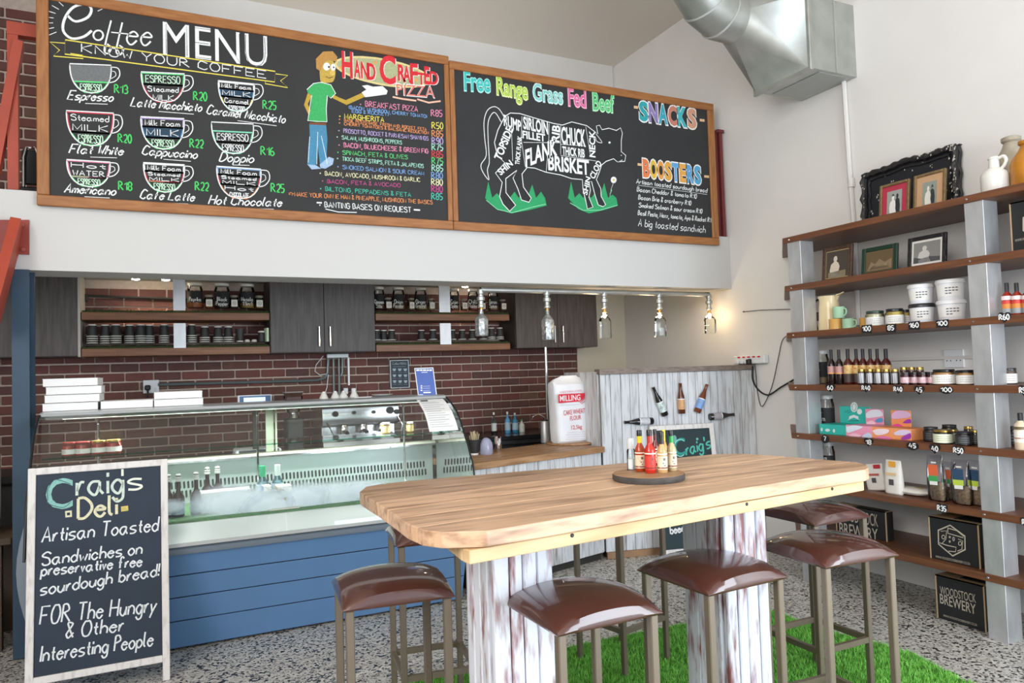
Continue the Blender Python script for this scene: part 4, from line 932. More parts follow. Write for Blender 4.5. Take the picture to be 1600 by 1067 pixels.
# ---------------------------------------------------------------- recessed spots over the kitchen shelves
SPOT = mat('spot_bulb', '#fff0d8', .3, emis=40)
for i, (a_, b_) in enumerate(((212, 436), (259, 437), (727, 450))):
    p = on(1, 6.30, a_, b_); t = thing('ceiling_spot', ['lit ceiling spot over the bare upper shelf, farther from the steel strap', 'lit ceiling spot close to the steel strap of the left bay', 'lit ceiling spot above the spice jars of the right bay'][i], 'lamp', (p.x, p.y, 2.32), 0)
    MB(CHROME).lathe([(.045, 0), (.045, -.006), (.032, -.012)], 16).build('ring', t); MB(SPOT).lathe([(.030, -.008), (.028, -.02), (0, -.026)], 14).build('bulb', t)
    l = bpy.data.lights.new('spot', 'SPOT'); l.energy = 5 if i < 2 else 3; l.color = (1, .78, .5); l.spot_size = 2.2; l.spot_blend = .6; l.shadow_soft_size = .03
    o = bpy.data.objects.new('spot', l); COL.objects.link(o); o.location = (p.x, p.y, 2.285)
# ---------------------------------------------------------------- sockets, conduits, cables
PLAS = sm('#dfe3e6', .35)
t = thing('wall_socket', 'white double socket with a black plug on the brick wall above the pizza boxes', 'socket', (X(235, YK), YK-.01, on(1, YK, 235, 604).z))
MB(PLAS).box((0, -.006, 0), (.115, .02, .105), ch=.004).build('plate', t)
pg = MB(BLACK).box((-.024, -.03, -.008), (.042, .035, .042), ch=.008).build('plug', t); MB(BLACK).tube([(-.024, -.035, -.02), (-.022, -.04, -.07), (-.02, -.03, -.15)], .007).build('cord', pg)
MB(PLAS).tube([(.03, -.02, -.01), (.03, -.03, -.06), (.03, -.02, -.14)], .005).build('white_cord', t)
t = thing('cable_conduit', 'group of grey conduits dropping from a white junction box under the grey cupboard', 'conduit', (X(530, YK), YK-.02, 1.45))
CON = mat('grey_conduit', '#6f7a7c', .35, .3)
g = lambda a_, b_: on(1, YK-.03, a_, b_)
MB(PLAS).box((g(527, 556).x, YK-.03, g(527, 556).z), (.19, .05, .035), ch=.004).build('junction_box', t, world=True)
MB(CON).tube([g(247, 601), g(400, 597), g(495, 594), g(508, 590), g(512, 582), g(513, 558)], .012).build('conduit', t, world=True)
for a_, c_ in ((521, 522), (529.5, 530.5)): MB(CON).tube([g(a_, 558), g(c_, 622)], .011).build('conduit', t, world=True)
MB(CON).tube([g(535, 558), g(535, 582), g(533, 588)], .010).build('conduit', t, world=True)
MB(PLAS).box((g(545, 580).x, YK-.02, g(545, 580).z), (.016, .02, .25)).build('trunking', t, world=True)
MB(PLAS).tube([g(505, 556), g(494, 570), g(492, 580), g(500, 586), g(512, 584)], .004).tube([g(513, 585), g(511, 605), g(506, 620)], .004).build('white_cable', t, world=True)
for a_ in (540, 552.5): MB(PLAS).box(g(a_, 611), (.04, .03, .055), ch=.004).build('adaptor', t, world=True)
t = thing('wall_socket', 'white double socket on the right wall between the rack posts above the jars', 'socket', (XR-.006, 2.93, 1.493))
MB(PLAS).box((0, 0, 0), (.012, .13, .115), ch=.004).build('plate', t)
h_ = MB(DARK)
for yy in (-.032, .03):
    for a_, b_ in ((0, .014), (-.012, -.012), (.012, -.012)): h_.box((-.0065, yy+a_, b_), (.002, .006, .007))
h_.build('pin_holes', t)
t = thing('power_strip', 'white power strip with red switches on the wall above the partition end', 'socket', (XR-.03, 4.66, 1.50))
MB(PLAS).box((0, 0, .037), (.05, .36, .07), ch=.006).build('body', t)
for i in range(5):
    MB(mat('red_switch', '#d02a20', .4)).box((-.026, .12-.058*i-.01, .058), (.006, .028, .012)).build('switch', t)
MB(BLACK).box((-.04, -.02, .02), (.04, .04, .045), ch=.008).build('plug', t)
for i in (.06, .11): MB(PLAS).box((-.035, i, .018), (.035, .03, .03), ch=.006).build('white_plug', t)
t = thing('power_cable', 'thick black cable sagging from the power strip to the rack post', 'cable', (XR-.05, 4.5, 1.4))
w_ = lambda *q: [on(0, XR-.03, a_, b_) for a_, b_ in q]
MB(BLACK).tube(_catmull3(w_((1176, 572), (1176, 592), (1184, 608), (1200, 617), (1220, 605), (1244, 591))), .007).build('cable', t, world=True)
t = thing('power_cable', 'thin black cord looping down the wall and up to the third plank', 'cable', (XR-.05, 4.4, 1.3))
MB(BLACK).tube(_catmull3(w_((1179, 565), (1181, 585), (1184, 615), (1191, 635), (1206, 604), (1216, 560), (1222, 533), (1230, 524))), .0035).build('cord', t, world=True)
t = thing('wall_wire', 'thin taut wire pinned to the wall beside the third plank of the rack', 'cable', (XR-.02, 4.6, 1.9))
MB(DARK).tube(w_((1162, 487), (1190, 484.5), (1236, 483)), .003).build('wire', t, world=True); MB(DARK).lathe([(.006, -.006), (.006, .004)], 8, w_((1162, 487))[0], 'x').build('pin', t, world=True)
# steel pole by the sink
t = thing('steel_pole', 'slim polished steel pole in front of the brick wall left of the flour sack', 'pole', (on(1, 6.1, 854, 600).x, 6.1, .9))
MB(CHROME).tube([(0, 0, 0), (0, 0, .82)], .016, 12).build('tube', t); MB(CHROME).lathe([(.03, .0), (.03, .01), (.016, .016)], 12).build('base', t)
# ---------------------------------------------------------------- builders of small goods (origin at the base)
def mpp(p): return depth(p)/FPX
GOLD = mat('gold_lid', '#b89a55', .3, .9); SAUCE = sm('#7a1f14', .35)
def solo(name, mb, loc, label, cat, rz=0., group=None): return mb.build(name, loc=loc, rz=rz, label=label, cat=cat, group=group)
def jar(name, label, cat, loc, d, h, lid, fill, lab=None, group=None, hf=.8, text=None, lidh=.16, labz=(.12, .7), rz=0.):
    t = thing(name, label, cat, loc, rz, group); r = d/2; lh = h*lidh
    MB(fill).lathe([(r*.93, h*.03), (r*.95, h*.08), (r*.95, h*hf*.9), (r*.93, h*hf)], 16).build('contents', t)
    m = MB(CLEAR); m.lathe([(r*.9, 0), (r, h*.05), (r, h*.74), (r*.86, h*.84), (r*.86, h-lh*.9)], 16).build('glass', t)
    MB(lid).lathe([(r*.9, h-lh), (r*.92, h-lh*.2), (r*.88, h)], 16).build('lid', t)
    if lab:
        l = MB(lab).lathe([(r*1.012, h*labz[0]), (r*1.012, h*labz[1])], 16).build('label', t)
        if text:
            m = MB(text)
            for k in range(3):
                for a in range(-3, 4): 
                    a0 = a*.19+.02*k; a1 = a0+.13; rr = r*1.022; z = h*(labz[0]+(labz[1]-labz[0])*(.72-.24*k)); zz = h*.025
                    P = [(-rr*math.cos(q), -rr*math.sin(q), z_) for q, z_ in ((a0+.5, z), (a1+.5, z), (a1+.5, z+zz), (a0+.5, z+zz))]
                    m.add(P, [(0, 1, 2, 3)])
            m.build('print', l, kind='stuff')
    return t
def bottle(name, label, cat, loc, d, h, body, cap, labs=(), group=None, neck=.32, sh=.62, cape=.18, rz=0., n=14, fill=None):
    t = thing(name, label, cat, loc, rz, group); r = d/2; rn = r*neck
    prof = [(r*.92, 0), (r, h*.02), (r, h*sh*.88), (r*.9, h*sh), (rn*1.25, h*(sh+.1)), (rn, h*(sh+.16)), (rn, h*.97)]
    MB(body).lathe(prof, n).build('bottle', t)
    if fill: MB(fill).lathe([(r*.94, h*.02), (r*.95, h*sh*.9), (rn, h*(sh+.08))], n).build('sauce', t)
    MB(cap).lathe([(rn*1.22, h*(1-cape)), (rn*1.22, h*.985), (rn*1.1, h)], 12).build('cap', t)
    for k, (z0, z1, m) in enumerate(labs): MB(m).lathe([(r*1.015, h*z0), (r*1.015, h*z1)], n).build('label', t)
    return t
RK = lambda px, x0, z: Vector((x0, on(0, x0, px, 540).y, z))
def rk(pl, pr, pt, x0, zi):                 # rack item seen between two pixel columns, its top at a pixel row -> base point, width, height
    z = ZL[zi]; y = on(0, x0, (pl+pr)/2, pt).y; p = Vector((x0, y, z)); return p, (pr-pl)*mpp(p), on(0, x0, (pl+pr)/2, pt).z-z
# ---- framed pictures
def picture(name, label, loc_x, pl, pr, pt, zi, fr_m, mat_m, photo, fw, mw, tilt=.12, label2=None, top=None, figs=(), thick=.02):
    z = ZL[zi]; y1 = on(0, loc_x, pl, pt).y; y0 = on(0, loc_x, pr, pt).y; h = on(0, loc_x, (pl+pr)/2, pt).z-z
    w_ = y1-y0; t = thing(name, label, 'picture', (loc_x, (y0+y1)/2, z)); R = Matrix.Rotation(tilt, 4, 'Y')
    def B(nm, c, d, m, par=t, ch=0): mb = MB(m); mb.M = R; mb.box(c, d, ch=ch); return mb.build(nm, par)
    for s_ in (-1, 1): B('frame_side', (0, s_*(w_/2-fw/2), h/2), (thick, fw, h), fr_m, ch=.003)
    for q in (fw/2, h-fw/2): B('frame_side', (0, 0, q), (thick, w_-2*fw, fw), fr_m, ch=.003)
    B('mount', (.003, 0, h/2), (.008, w_-2*fw+.002, h-2*fw+.002), mat_m)
    p = MB(photo); p.M = R; iw, ih = w_-2*fw-2*mw, h-2*fw-2*mw; p.box((-.002, 0, h/2), (.003, iw, ih))
    for c, pts in figs: p.use(sm(c, .6)); p.add([(-.0042, iw*(.5-u), h/2+ih*(v-.5)) for u, v in pts], [list(range(len(pts)))])
    p.build('photograph', t)
    return t
man = [(.20, .0), (.17, .28), (.22, .50), (.32, .57), (.36, .60), (.33, .68), (.35, .78), (.42, .82), (.49, .78), (.51, .68), (.47, .60), (.56, .54), (.62, .40), (.58, .22), (.66, .0)]
man2 = [(.62, .0), (.58, .45), (.60, .60), (.66, .64), (.63, .72), (.65, .81), (.71, .85), (.77, .81), (.79, .72), (.75, .64), (.85, .58), (.9, .3), (.88, .0)]
sepia = [('#8d7a5e', [(.05, .05), (.2, .5), (.35, .35), (.5, .6), (.7, .4), (.95, .55), (.95, .05)]), ('#b6a283', [(.1, .08), (.3, .3), (.5, .2), (.8, .35), (.9, .08)])]
BG_ = mat('black_carved_frame', '#1d1c1e', .45, c2='#3a3836', scale=60, bump=.6, ramp=(.5, .8))
picture('picture_frame', 'small picture with a crimson mount leaning before the black ornate panel', 4.20, 1370.5, 1417.5, 284, 0, mat('aged_gilt', '#8a7350', .4, .5, var=.2, scale=40), sm('#b3324a', .6), sm('#9a9f9a', .6), .018, .035, figs=[('#2c2e30', man2), ('#e6e6e0', man), ('#4a4a48', [(.33, .74), (.35, .83), (.42, .86), (.5, .83), (.5, .75), (.42, .77)])])
picture('picture_frame', 'small picture with a tan mount leaning before the black ornate panel', 4.19, 1423.5, 1474, 268, 0, mat('aged_gilt', '#8a7350'), sm('#c29c78', .6), sm('#8d968c', .6), .018, .04, figs=[('#33383a', man2), ('#dcdcd2', man), ('#d0c8bc', [(.66, .66), (.65, .76), (.71, .8), (.77, .76), (.76, .66)])])
picture('picture_frame', 'brown framed portrait of a seated person in white on the second plank', 4.12, 1282, 1328.5, 384, 1, mat('brown_carved_frame', '#5a4030', .5, c2='#3c2a20', scale=50, bump=.4), sm('#c0a878', .6), sm('#4a4036', .6), .026, .006, figs=[('#d8cdb8', man), ('#8a7a60', [(.1, .0), (.1, .2), (.9, .24), (.9, .0)])])
picture('picture_frame', 'dark green framed sepia group picture on the second plank', 4.12, 1344, 1400, 384, 1, sm('#1f3a2c', .4), sm('#9a8560', .6), sm('#6a573c', .6), .028, .003, figs=sepia)
picture('picture_frame', 'black carved frame with a white mounted grey picture on the second plank', 4.12, 1415.5, 1476, 367, 1, BG_, sm('#e8e6e0', .6), sm('#8d8d8a', .6), .024, .014, figs=[('#cfcfca', man), ('#55565a', [(.0, .0), (.0, .3), (.3, .2), (.6, .26), (1, .2), (1, 0)])])
picture('picture_frame', 'small dark picture frame half hidden behind the cream enamel pitcher', 4.30, 1266, 1283, 488, 2, sm('#33302c', .5), sm('#b0a890', .6), sm('#5a5448', .6), .008, .004, figs=[('#a09680', man)])
# big black ornate panel
xq = 4.40; yl, yr = on(0, xq, 1345, 300).y, on(0, xq, 1499, 280).y; wq = yl-yr
t = thing('ornate_frame', 'large black chipped ornate frame leaning on the wall on the top plank', 'frame', (xq, (yl+yr)/2, ZL[0])); R = Matrix.Rotation(.05, 4, 'Y')
hq = on(0, xq, 1497, 219).z-ZL[0]
wave = lambda u: hq*(.905+.05*math.sin(u*math.pi)**1.5+.02*math.sin(u*5.2*math.pi)*.5+.065*u**6)
sidew = lambda v, s_: s_*(wq/2-.012*abs(math.sin(v*3.4*math.pi)))
P = [(0, sidew(v/10, 1), hq*.905*v/10) for v in range(11)]+[(0, wq/2-wq*u/24, wave(u/24)) for u in range(25)]+[(0, sidew(v/10, -1), hq*.95*v/10) for v in range(10, -1, -1)]
m = MB(sm('#191b22', .4)); m.M = R; m.prism([(.0, y, z) for _, y, z in P], (.03, 0, 0)); m.build('panel', t)
mo = MB(BG_); mo.M = R; pth = [Vector((-.012, y*.95, z*.965+.004)) for _, y, z in P]; mo.tube(pth, [.020+.006*math.sin(i*2.3) for i in range(len(pth))], 8); mo.build('moulding', t)
ml = MB(BG_); ml.M = R; ml.tube([Vector((-.006, y*.84, z*.87+.006)) for _, y, z in P], .007, 6); ml.build('inner_bead', t)
cp = MB(sm('#c9c6bd', .7)); cp.M = R; rg = random.Random(11)
for i in range(95):
    if i < 70:
        q = pth[rg.choice(list(range(0, 11))+list(range(26, 46))+list(range(34, 46)))]; c = q+Vector((-.022, rg.uniform(-.02, .02), rg.uniform(-.02, .02)))
    else: c = Vector((-.002, rg.uniform(-wq*.4, wq*.4), rg.uniform(.1, hq*.85)))
    s_ = rg.uniform(.003, .008); cp.add([c+Vector((0, s_*.6, -s_)), c+Vector((0, -s_, 0)), c+Vector((0, .2*s_, s_*1.6))], [(0, 1, 2)])
cp.build('paint_chips', t, kind='stuff')
# stoneware
p, d, h = rk(1533, 1572, 246, 4.10, 0)
t = thing('stoneware_jug', 'small white glazed jug with a loop handle on the top plank', 'jug', p); r = d/2; PORC = sm('#e4e2dc', .25)
MB(PORC).lathe([(r*.9, 0), (r, .01), (r, h*.5), (r*.92, h*.58), (r*.4, h*.72), (r*.36, h*.93), (r*.44, h*.96), (r*.40, h)], 20).build('body', t)
MB(PORC).tube(_catmull3([(0, -r*.38, h*.95), (0, -r*.75, h*.97), (0, -r*.95, h*.86), (0, -r*.8, h*.74), (0, -r*.55, h*.66)]), .009, 8).build('handle', t)
p, d, h = rk(1553, 1606, 214, 4.33, 0)
bt = lambda nm, lb, p, d, h, m: MB(m).lathe([(d*.44, 0), (d*.5, .015), (d*.5, h*.52), (d*.46, h*.62), (d*.25, h*.82), (d*.2, h*.9), (d*.26, h*.93), (d*.26, h*.985), (d*.2, h)], 20).build(nm, loc=p, label=lb, cat='bottle')
bt('stoneware_bottle', 'grey-brown stoneware bottle behind the small white jug', p, d, h, mat('grey_stoneware', '#a39a88', .4, var=.15, scale=20))
p, d, h = rk(1580, 1632, 219, 4.16, 0)
bt('stoneware_bottle', 'amber glazed stoneware bottle at the right end of the top plank', p, d, h, mat('amber_glaze', '#b97a24', .3, var=.15, scale=12))
# ---- cartons with brewery print
CART = sm('#1b1c1e', .6); KRAFT = sm('#b59a78', .7)
def carton(label, pl, pr, pt, z, xf, dep, texts, logo=False, pb=None):
    y1 = on(0, xf, pl, pt).y; y0 = on(0, xf, pr, pt).y; h = on(0, xf, pl, pt).z-z
    t = thing('beer_carton', label, 'box', (xf+dep/2, (y0+y1)/2, z)); w_ = y1-y0
    MB(CART).box((0, 0, h/2), (dep-.004, w_-.004, h-.004)).build('body', t)
    k = MB(KRAFT)
    for a in (-1, 1):
        k.box((-dep/2+.002, a*(w_/2-.002), h/2), (.006, .006, h)); k.box((-dep/2+.002, 0, h-.002), (.006, w_, .006))
    k.box((0, 0, h-.001), (dep, w_, .003)); k.build('edges', t)
    fl_ = MB(CART); fl_.box((-dep*.1, -w_*.2, h+.002), (dep*.5, w_*.55, .003)); fl_.build('flap', t)
    f = Face((xf-.001, 0, 0), (-1, 0, 0)); m = MB(sm('#b9b0a0', .7))
    for j in texts:
        if j[0] == 'b': f.block(m, *j[1:])
        elif j[0] == 'p': f.pen(m, *j[1:])
        else: f.line(m, *j[1:])
    m.build('print', t, world=True); return t
carton('black printed carton on the lowest plank, half hidden behind two bar stools', 1305, 1383, 786, ZL[6], 4.13, .07, [('b', 'WOODSTOCK', (1312, 812), (1372, 823), 18, 0, -.002), ('b', 'BREWERY', (1312, 834), (1372, 846), 18, 0, .004)])
hexa = [(1505, 821), (1531, 838), (1530, 862), (1508, 868), (1489, 868), (1467, 850), (1466, 825), (1486, 820)]
hx = [(1486, 820), (1507, 830), (1508, 858), (1489, 869), (1467, 850), (1466, 828)]
t_logo = [('l', [(1484.5, 820.5), (1507.5, 837.5), (1508, 858.5), (1488.5, 868.5), (1466.5, 850), (1466, 828.5)], .008, 0, True),
  ('l', [(1481, 825), (1495, 829), (1506, 838)], .005), ('l', [(1481, 825), (1481, 833), (1491, 836), (1505, 840)], .005), ('l', [(1468, 848), (1480, 852), (1494, 855), (1493, 862), (1482, 861)], .005), ('l', [(1470, 830), (1479, 829), (1478, 842), (1472, 849)], .004), ('l', [(1497, 842), (1504, 845), (1503, 858), (1496, 861)], .004),
  ('l', ell(1474, 839, 2.4, 3), .004, 0, True), ('l', ell(1500, 849, 2.4, 3), .004, 0, True), ('l', ell(1484, 839, 1, 1.4, n=8), .004, 0, True), ('l', ell(1484, 846, 1, 1.4, n=8), .004, 0, True), ('l', ell(1490, 842, 1.4, 3, n=8), .004, 0, True), ('b', 'WWW.WOODSTOCKBREWERY.CO.ZA', (1462, 871), (1516, 883), 3.6)]
carton('black carton with a line-drawn hexagon emblem on the lowest plank by the steel post', 1450.5, 1527.5, 806, ZL[6], 4.0, .27, t_logo)
carton('black printed carton standing on the floor below the rack', 1461, 1536, 897, 0, 4.02, .3, [('b', 'WOODSTOCK', (1469, 928), (1525, 942), 12.5, 0, -.002), ('b', 'BREWERY', (1469, 942), (1525, 960), 14.5, 0, .006), ('b', 'WWW.WOODSTOCKBREWERY.CO.ZA', (1474, 963), (1527, 978.5), 3.4)])
carton('black carton on the second plank at the right, past the steel post', 1577, 1660, 318, ZL[1], 4.05, .22, [('l', [(1599, 340), (1612, 332), (1625, 340), (1625, 362), (1612, 368), (1599, 360)], .008, 0, True), ('b', 'WWW.WOODSTOCKBREWERY.CO.ZA', (1586, 378), (1650, 366), 4)])
# ---- enamel ware
p, d, h = rk(1278, 1311, 463, 4.12, 2)
t = thing('enamel_pitcher', 'tall cream enamel pitcher with a green handle on the third plank', 'pitcher', p); EN = sm('#e3cfa2', .25); r = d/2
MB(EN).lathe([(r*1.02, 0), (r*1.04, .008), (r*.98, h*.2), (r*.9, h*.7), (r*.84, h*.86), (r*.95, h)], 20).build('body', t)
MB(EN).prism([(0, -r*.8, h*.80), (-.02, -r*1.0, h*.98), (0, -r*1.75, h*1.06), (.02, -r*1.0, h*.98)], (0, 0, .006)).build('spout', t)
MB(sm('#3d5238', .3)).tube(_catmull3([(0, r*.9, h*.9), (0, r*1.4, h*.93), (0, r*1.9, h*.75), (0, r*1.8, h*.45), (0, r*1.2, h*.12)]), .007, 8).build('handle', t)
MB(OFFW).tube([(0, r*1.45, h*.30), (0, r*1.2, h*.12), (0, r*1.0, h*.06)], .009, 8).build('grip', t)
def mug(label, pl, pr, pt, pb, c, x0, z=None, hr=1):
    y = on(0, x0, (pl+pr)/2, pt).y; zb_ = z if z is not None else ZL[2]; p = Vector((x0, y, zb_)); d = (pr-pl)*mpp(p); h = (pb-pt)*mpp(p)
    t = thing('enamel_mug', label, 'mug', p, 0, 'enamel mugs by the pitcher'); r = d/2; m = sm(c, .25)
    MB(m).lathe([(r*.92, 0), (r, .004), (r, h*.96), (r*1.04, h), (r*.95, h), (r*.93, h*.1), (0, h*.08)], 18).build('cup', t)
    if hr: MB(m).tube(_catmull3([(0, -r*.95, h*.82), (0, -r*1.45, h*.78), (0, -r*1.55, h*.5), (0, -r*1.3, h*.25), (0, -r*.95, h*.2)]), .005, 8).build('handle', t)
    return p, h
p1, h1 = mug('yellow enamel mug beside the pitcher, under the raised mint mug', 1295, 1315, 497, 514, '#d9a85c', 4.06, None, 0)
mug('mint green enamel mug standing on the plank with its handle to the right', 1316, 1335, 497, 513, '#a9cfae', 4.07)
mug('mint green enamel mug stacked on top of the other mugs', 1301, 1319, 478, 496, '#a9cfae', 4.065, p1.z+h1+.002)
mug('yellow enamel mug partly behind the first labelled jar', 1343, 1356, 495, 511, '#d9a85c', 4.12, None, 0)
LABW = sm('#e9e8e4', .6); INK = sm('#66605c', .7)
for pl, pr, pt, lid, fl, lb, x0 in ((1353, 1381, 486, '#33443a', '#c9c2a4', 'white-labelled jar with a green lid above the square 100 tag', 4.05), (1384, 1411, 482.5, '#1c1f26', '#b9a24e', 'white-labelled jar with a black lid and yellow filling above the 85 tag', 4.05), (1405, 1423, 484, '#1c1f26', '#b9a24e', 'jar with a black lid half hidden behind the tubs', 4.14)):
    p, d, h = rk(pl, pr, pt, x0, 2); jar('preserve_jar', lb, 'jar', p, d, h, sm(lid, .35), sm(fl, .5), LABW, text=INK, labz=(.08, .6))
def tub(label, pl, pr, pt, pb, x0, z, rim='#e6e6e8'):
    y = on(0, x0, (pl+pr)/2, pt).y; p = Vector((x0, y, z)); d = (pr-pl)*mpp(p); h = (pb-pt)*mpp(p); r = d/2
    t = thing('plastic_tub', label, 'tub', p, 0, 'white plastic tubs'); m = sm('#e3e4e8', .35)
    MB(m).lathe([(r*.82, 0), (r*.85, .004), (r*.94, h*.82)], 22).build('body', t); MB(sm(rim, .35)).lathe([(r*.97, h*.80), (r, h*.82), (r, h*.93), (r*.94, h)], 22).build('lid', t)
    l = MB(LABW).lathe([(r*.885, h*.18), (r*.945, h*.70)], 12, (0, 0, 0), 'z', .3); l.M = None
    o = l.build('label', t); o.rotation_euler = (0, 0, 2.6)
    k = MB(sm('#5a5a66', .7))
    for q in range(3):
        for a in range(4 if q < 2 else 2):
            a0 = 3.35+a*.24; rr = r*(.93+.02*(.5-q*.14)); z_ = h*(.55-.13*q)
            k.add([(rr*math.cos(b_), rr*math.sin(b_), zz) for b_, zz in ((a0, z_), (a0+.18, z_), (a0+.18, z_+h*.05), (a0, z_+h*.05))], [(0, 1, 2, 3)])
    k.build('handwriting', o).rotation_euler = (0, 0, -2.6)
    return p, h
pA, hA = tub('lower white tub of the left pair with a black lid', 1421, 1459, 473, 503, 4.08, ZL[2], '#2a2b2e')
tub('upper white tub of the left pair', 1419, 1457, 441, 471, 4.08, pA.z+hA+.001)
pB_, hB = tub('lower white tub of the right pair beside the steel post', 1465, 1507, 469, 501, 4.08, ZL[2])
tub('upper white tub of the right pair beside the steel post, set crooked', 1463, 1505, 436, 468, 4.08, pB_.z+hB+.001)
REDG = mat('red_sauce', '#8c2415', .25); LBW = sm('#d9d0c8', .5)
for i, (pl, pr) in enumerate(((1564.5, 1580), (1580, 1595.5), (1596, 1611))):
    p, d, h = rk(pl, pr, 442, 4.03, 2)
    bottle('hot_sauce_bottle', ['red hot sauce bottle above the R60 heart tag', 'second red hot sauce bottle to the right of the R60 heart tag', 'red hot sauce bottle cut by the right edge'][i], 'bottle', p, d, h, REDG, BLACK, [(.06, .22, sm('#9aa0a4', .5)), (.22, .36, sm('#d98a3c', .5)), (.36, .46, sm('#cf3c32', .5)), (.48, .6, sm('#ead6d4', .5))], 'hot sauce bottles on the third plank', cape=.36)
# ---- price tags on the plank edges
TAGM = sm('#15161a', .5)
def tag(txt, pl, pr, pt, pb, shape, label):
    f = Face((XS-.004, 0, 0), (-1, 0, 0)); w_, h = pr-pl, pb-pt; cx, cy = (pl+pr)/2, (pt+pb)/2; sl = (cy-566)/(cx-225)
    if shape == 'h': pts = [(0, .5), (.5, -.06), (.5, -.34), (.36, -.5), (.16, -.5), (0, -.34), (-.16, -.5), (-.36, -.5), (-.5, -.34), (-.5, -.06)]
    elif shape == 'o': pts = [(.5*math.cos(q*math.pi/8), .5*math.sin(q*math.pi/8)) for q in range(16)]
    else: pts = [(-.5, -.42), (.5, -.5), (.46, .5), (-.46, .42)]
    P = [f.at(cx+u*w_, cy+v*h+u*w_*sl) for u, v in pts]; c = f.at(cx, cy)
    m = MB(TAGM); m.prism(P, (.0035, 0, 0)); o = m.build('price_tag', loc=c, world=True, label=label, cat='tag')
    k = MB(sm('#f0f0f0', .7)); f2 = Face((XS-.0042, 0, 0), (-1, 0, 0)); n = len(txt); tw = w_*(.28*n if n < 3 else .78)
    f2.pen(k, txt, (cx-tw/2, cy+h*.2-tw/2*sl), (cx+tw/2, cy+h*.2+tw/2*sl), h*.48, .006); k.build('figures', o, world=True)
for txt, pl, pr, pt, pb, s_, w_ in (('100', 1346, 1362, 507, 521, 's', 'black square tag reading 100 under the green-lidded jar'), ('85', 1384, 1400, 506, 519.5, 's', 'black square tag reading 85 under the yellow-filled jar'), ('160', 1419, 1437, 501.5, 515.5, 's', 'black square tag reading 160 under the left pair of tubs'), ('100', 1462, 1482, 499, 512, 's', 'black square tag reading 100 below the right pair of tubs'), ('R60', 1559, 1579, 488, 504, 'h', 'black heart tag reading R60 on the third plank'),
    ('60', 1290, 1304.5, 600, 612.5, 'h', 'black heart tag reading 60 under the dark pink-labelled bottles'), ('R40', 1345, 1361, 600, 613, 'h', 'black heart tag reading R40 below the red sauce bottles'), ('R40', 1395, 1411, 602, 615, 'h', 'black heart tag reading R40 left of the 45 heart tag'), ('45', 1428, 1444, 602.5, 616.5, 'h', 'black heart tag reading 45 under the pink-labelled jars'), ('100', 1468, 1489, 603, 615.5, 'o', 'black oval tag reading 100 on the fourth plank'), ('R50', 1591, 1609, 602, 619, 'h', 'black heart tag on the fourth plank cut by the right edge'),
    ('7', 1283, 1295, 679, 692.5, 'o', 'black round tag reading 7 on the fifth plank'), ('18', 1350, 1364, 684.5, 698, 'h', 'black heart tag reading 18 under the pink display box'), ('45', 1416, 1435, 690, 703.5, 'o', 'black oval tag reading 45 on the fifth plank'), ('40', 1452, 1469, 694, 709, 'h', 'black heart tag reading 40 under the cream-labelled jar'), ('R50', 1488, 1506.5, 697, 712, 'h', 'black heart tag reading R50 nearest the steel post'), ('R35', 1463, 1480, 787, 802.5, 'h', 'black heart tag reading R35 on the sixth plank below the seed bags'), ('R5', 1594, 1610, 809, 824, 'h', 'black tag on the sixth plank cut by the right edge')):
    tag(txt, pl, pr, pt, pb, s_, w_)
# ---- fourth plank
def chalkjar(label, pl, pr, pt, x0, zi, fill, words):
    p, d, h = rk(pl, pr, pt, x0, zi); t = jar('storage_jar', label, 'jar', p, d, h, sm('#b9babb', .3), sm(fill, .7), None, hf=.6, lidh=.1)
    l = MB(sm('#1a1b1d', .7)).lathe([(d/2*1.015, h*.2), (d/2*1.015, h*.66)], 12, (0, 0, 0), 'z', .42).build('label', t, rz=2.55)
    f = Face((x0-d/2*1.03, 0, 0), (-1, 0, 0)); k = MB(ck('#d8d8d4'))
    for tx, a, b_, hh in words: f.pen(k, tx, a, b_, hh, .004)
    k.build('chalk_word', t, world=True); return t
chalkjar('tall glass jar with a black chalk label on the fourth plank behind the steel post', 1270, 1294, 548, 4.16, 3, '#8a7a5c', [('y', (1277, 583), (1281, 583), 11)])
chalkjar('tall glass jar with a black chalk label on the fifth plank behind the teal box', 1278, 1302, 617, 4.16, 4, '#b59a70', [('y', (1281, 648), (1284, 648), 8), ('um', (1280, 657), (1289, 658), 9)])
chalkjar('amber-filled glass jar with a black label on the sixth plank beyond the table end', 1282, 1303, 690, 4.16, 5, '#7a4a34', [('e', (1287, 718), (1292, 718), 6)])
DKB = mat('dark_sauce', '#241412', .2)
for i, (pl, pr) in enumerate(((1292, 1304), (1304, 1316))):
    p, d, h = rk(pl, pr, 546, 4.02, 3); bottle('sauce_bottle', ['dark sauce bottle with a pink label above the 60 heart tag', 'dark sauce bottle with a pink label next to the red sauce bottles'][i], 'bottle', p, d, h, DKB, BLACK, [(.34, .52, sm('#b78a86', .5)), (.3, .34, sm('#d99a5c', .5))], 'dark sauce bottles', cape=.33)
for i, (pl, pr, x0) in enumerate(((1317, 1331, 4.03), (1331, 1343, 4.06), (1341, 1354, 4.06), (1353, 1365, 4.06), (1364, 1376, 4.10), (1376, 1391, 4.10))):
    p, d, h = rk(pl, pr, 545, x0, 3); bottle('sauce_bottle', 'red-brown yellow-labelled sauce bottle, %s in its row from the post' % ['first', 'second', 'third', 'fourth', 'fifth', 'sixth'][i], 'bottle', p, d, h, mat('red_brown_sauce', '#4a1712', .22), BLACK, [(.30, .54, mat('yellow_picture_label', '#d9b878', .5, c2='#b4642c', scale=60, ramp=(.5, .7))), (.06, .3, sm('#4a3a36', .5))], 'red-brown sauce bottles on the fourth plank', cape=.33)
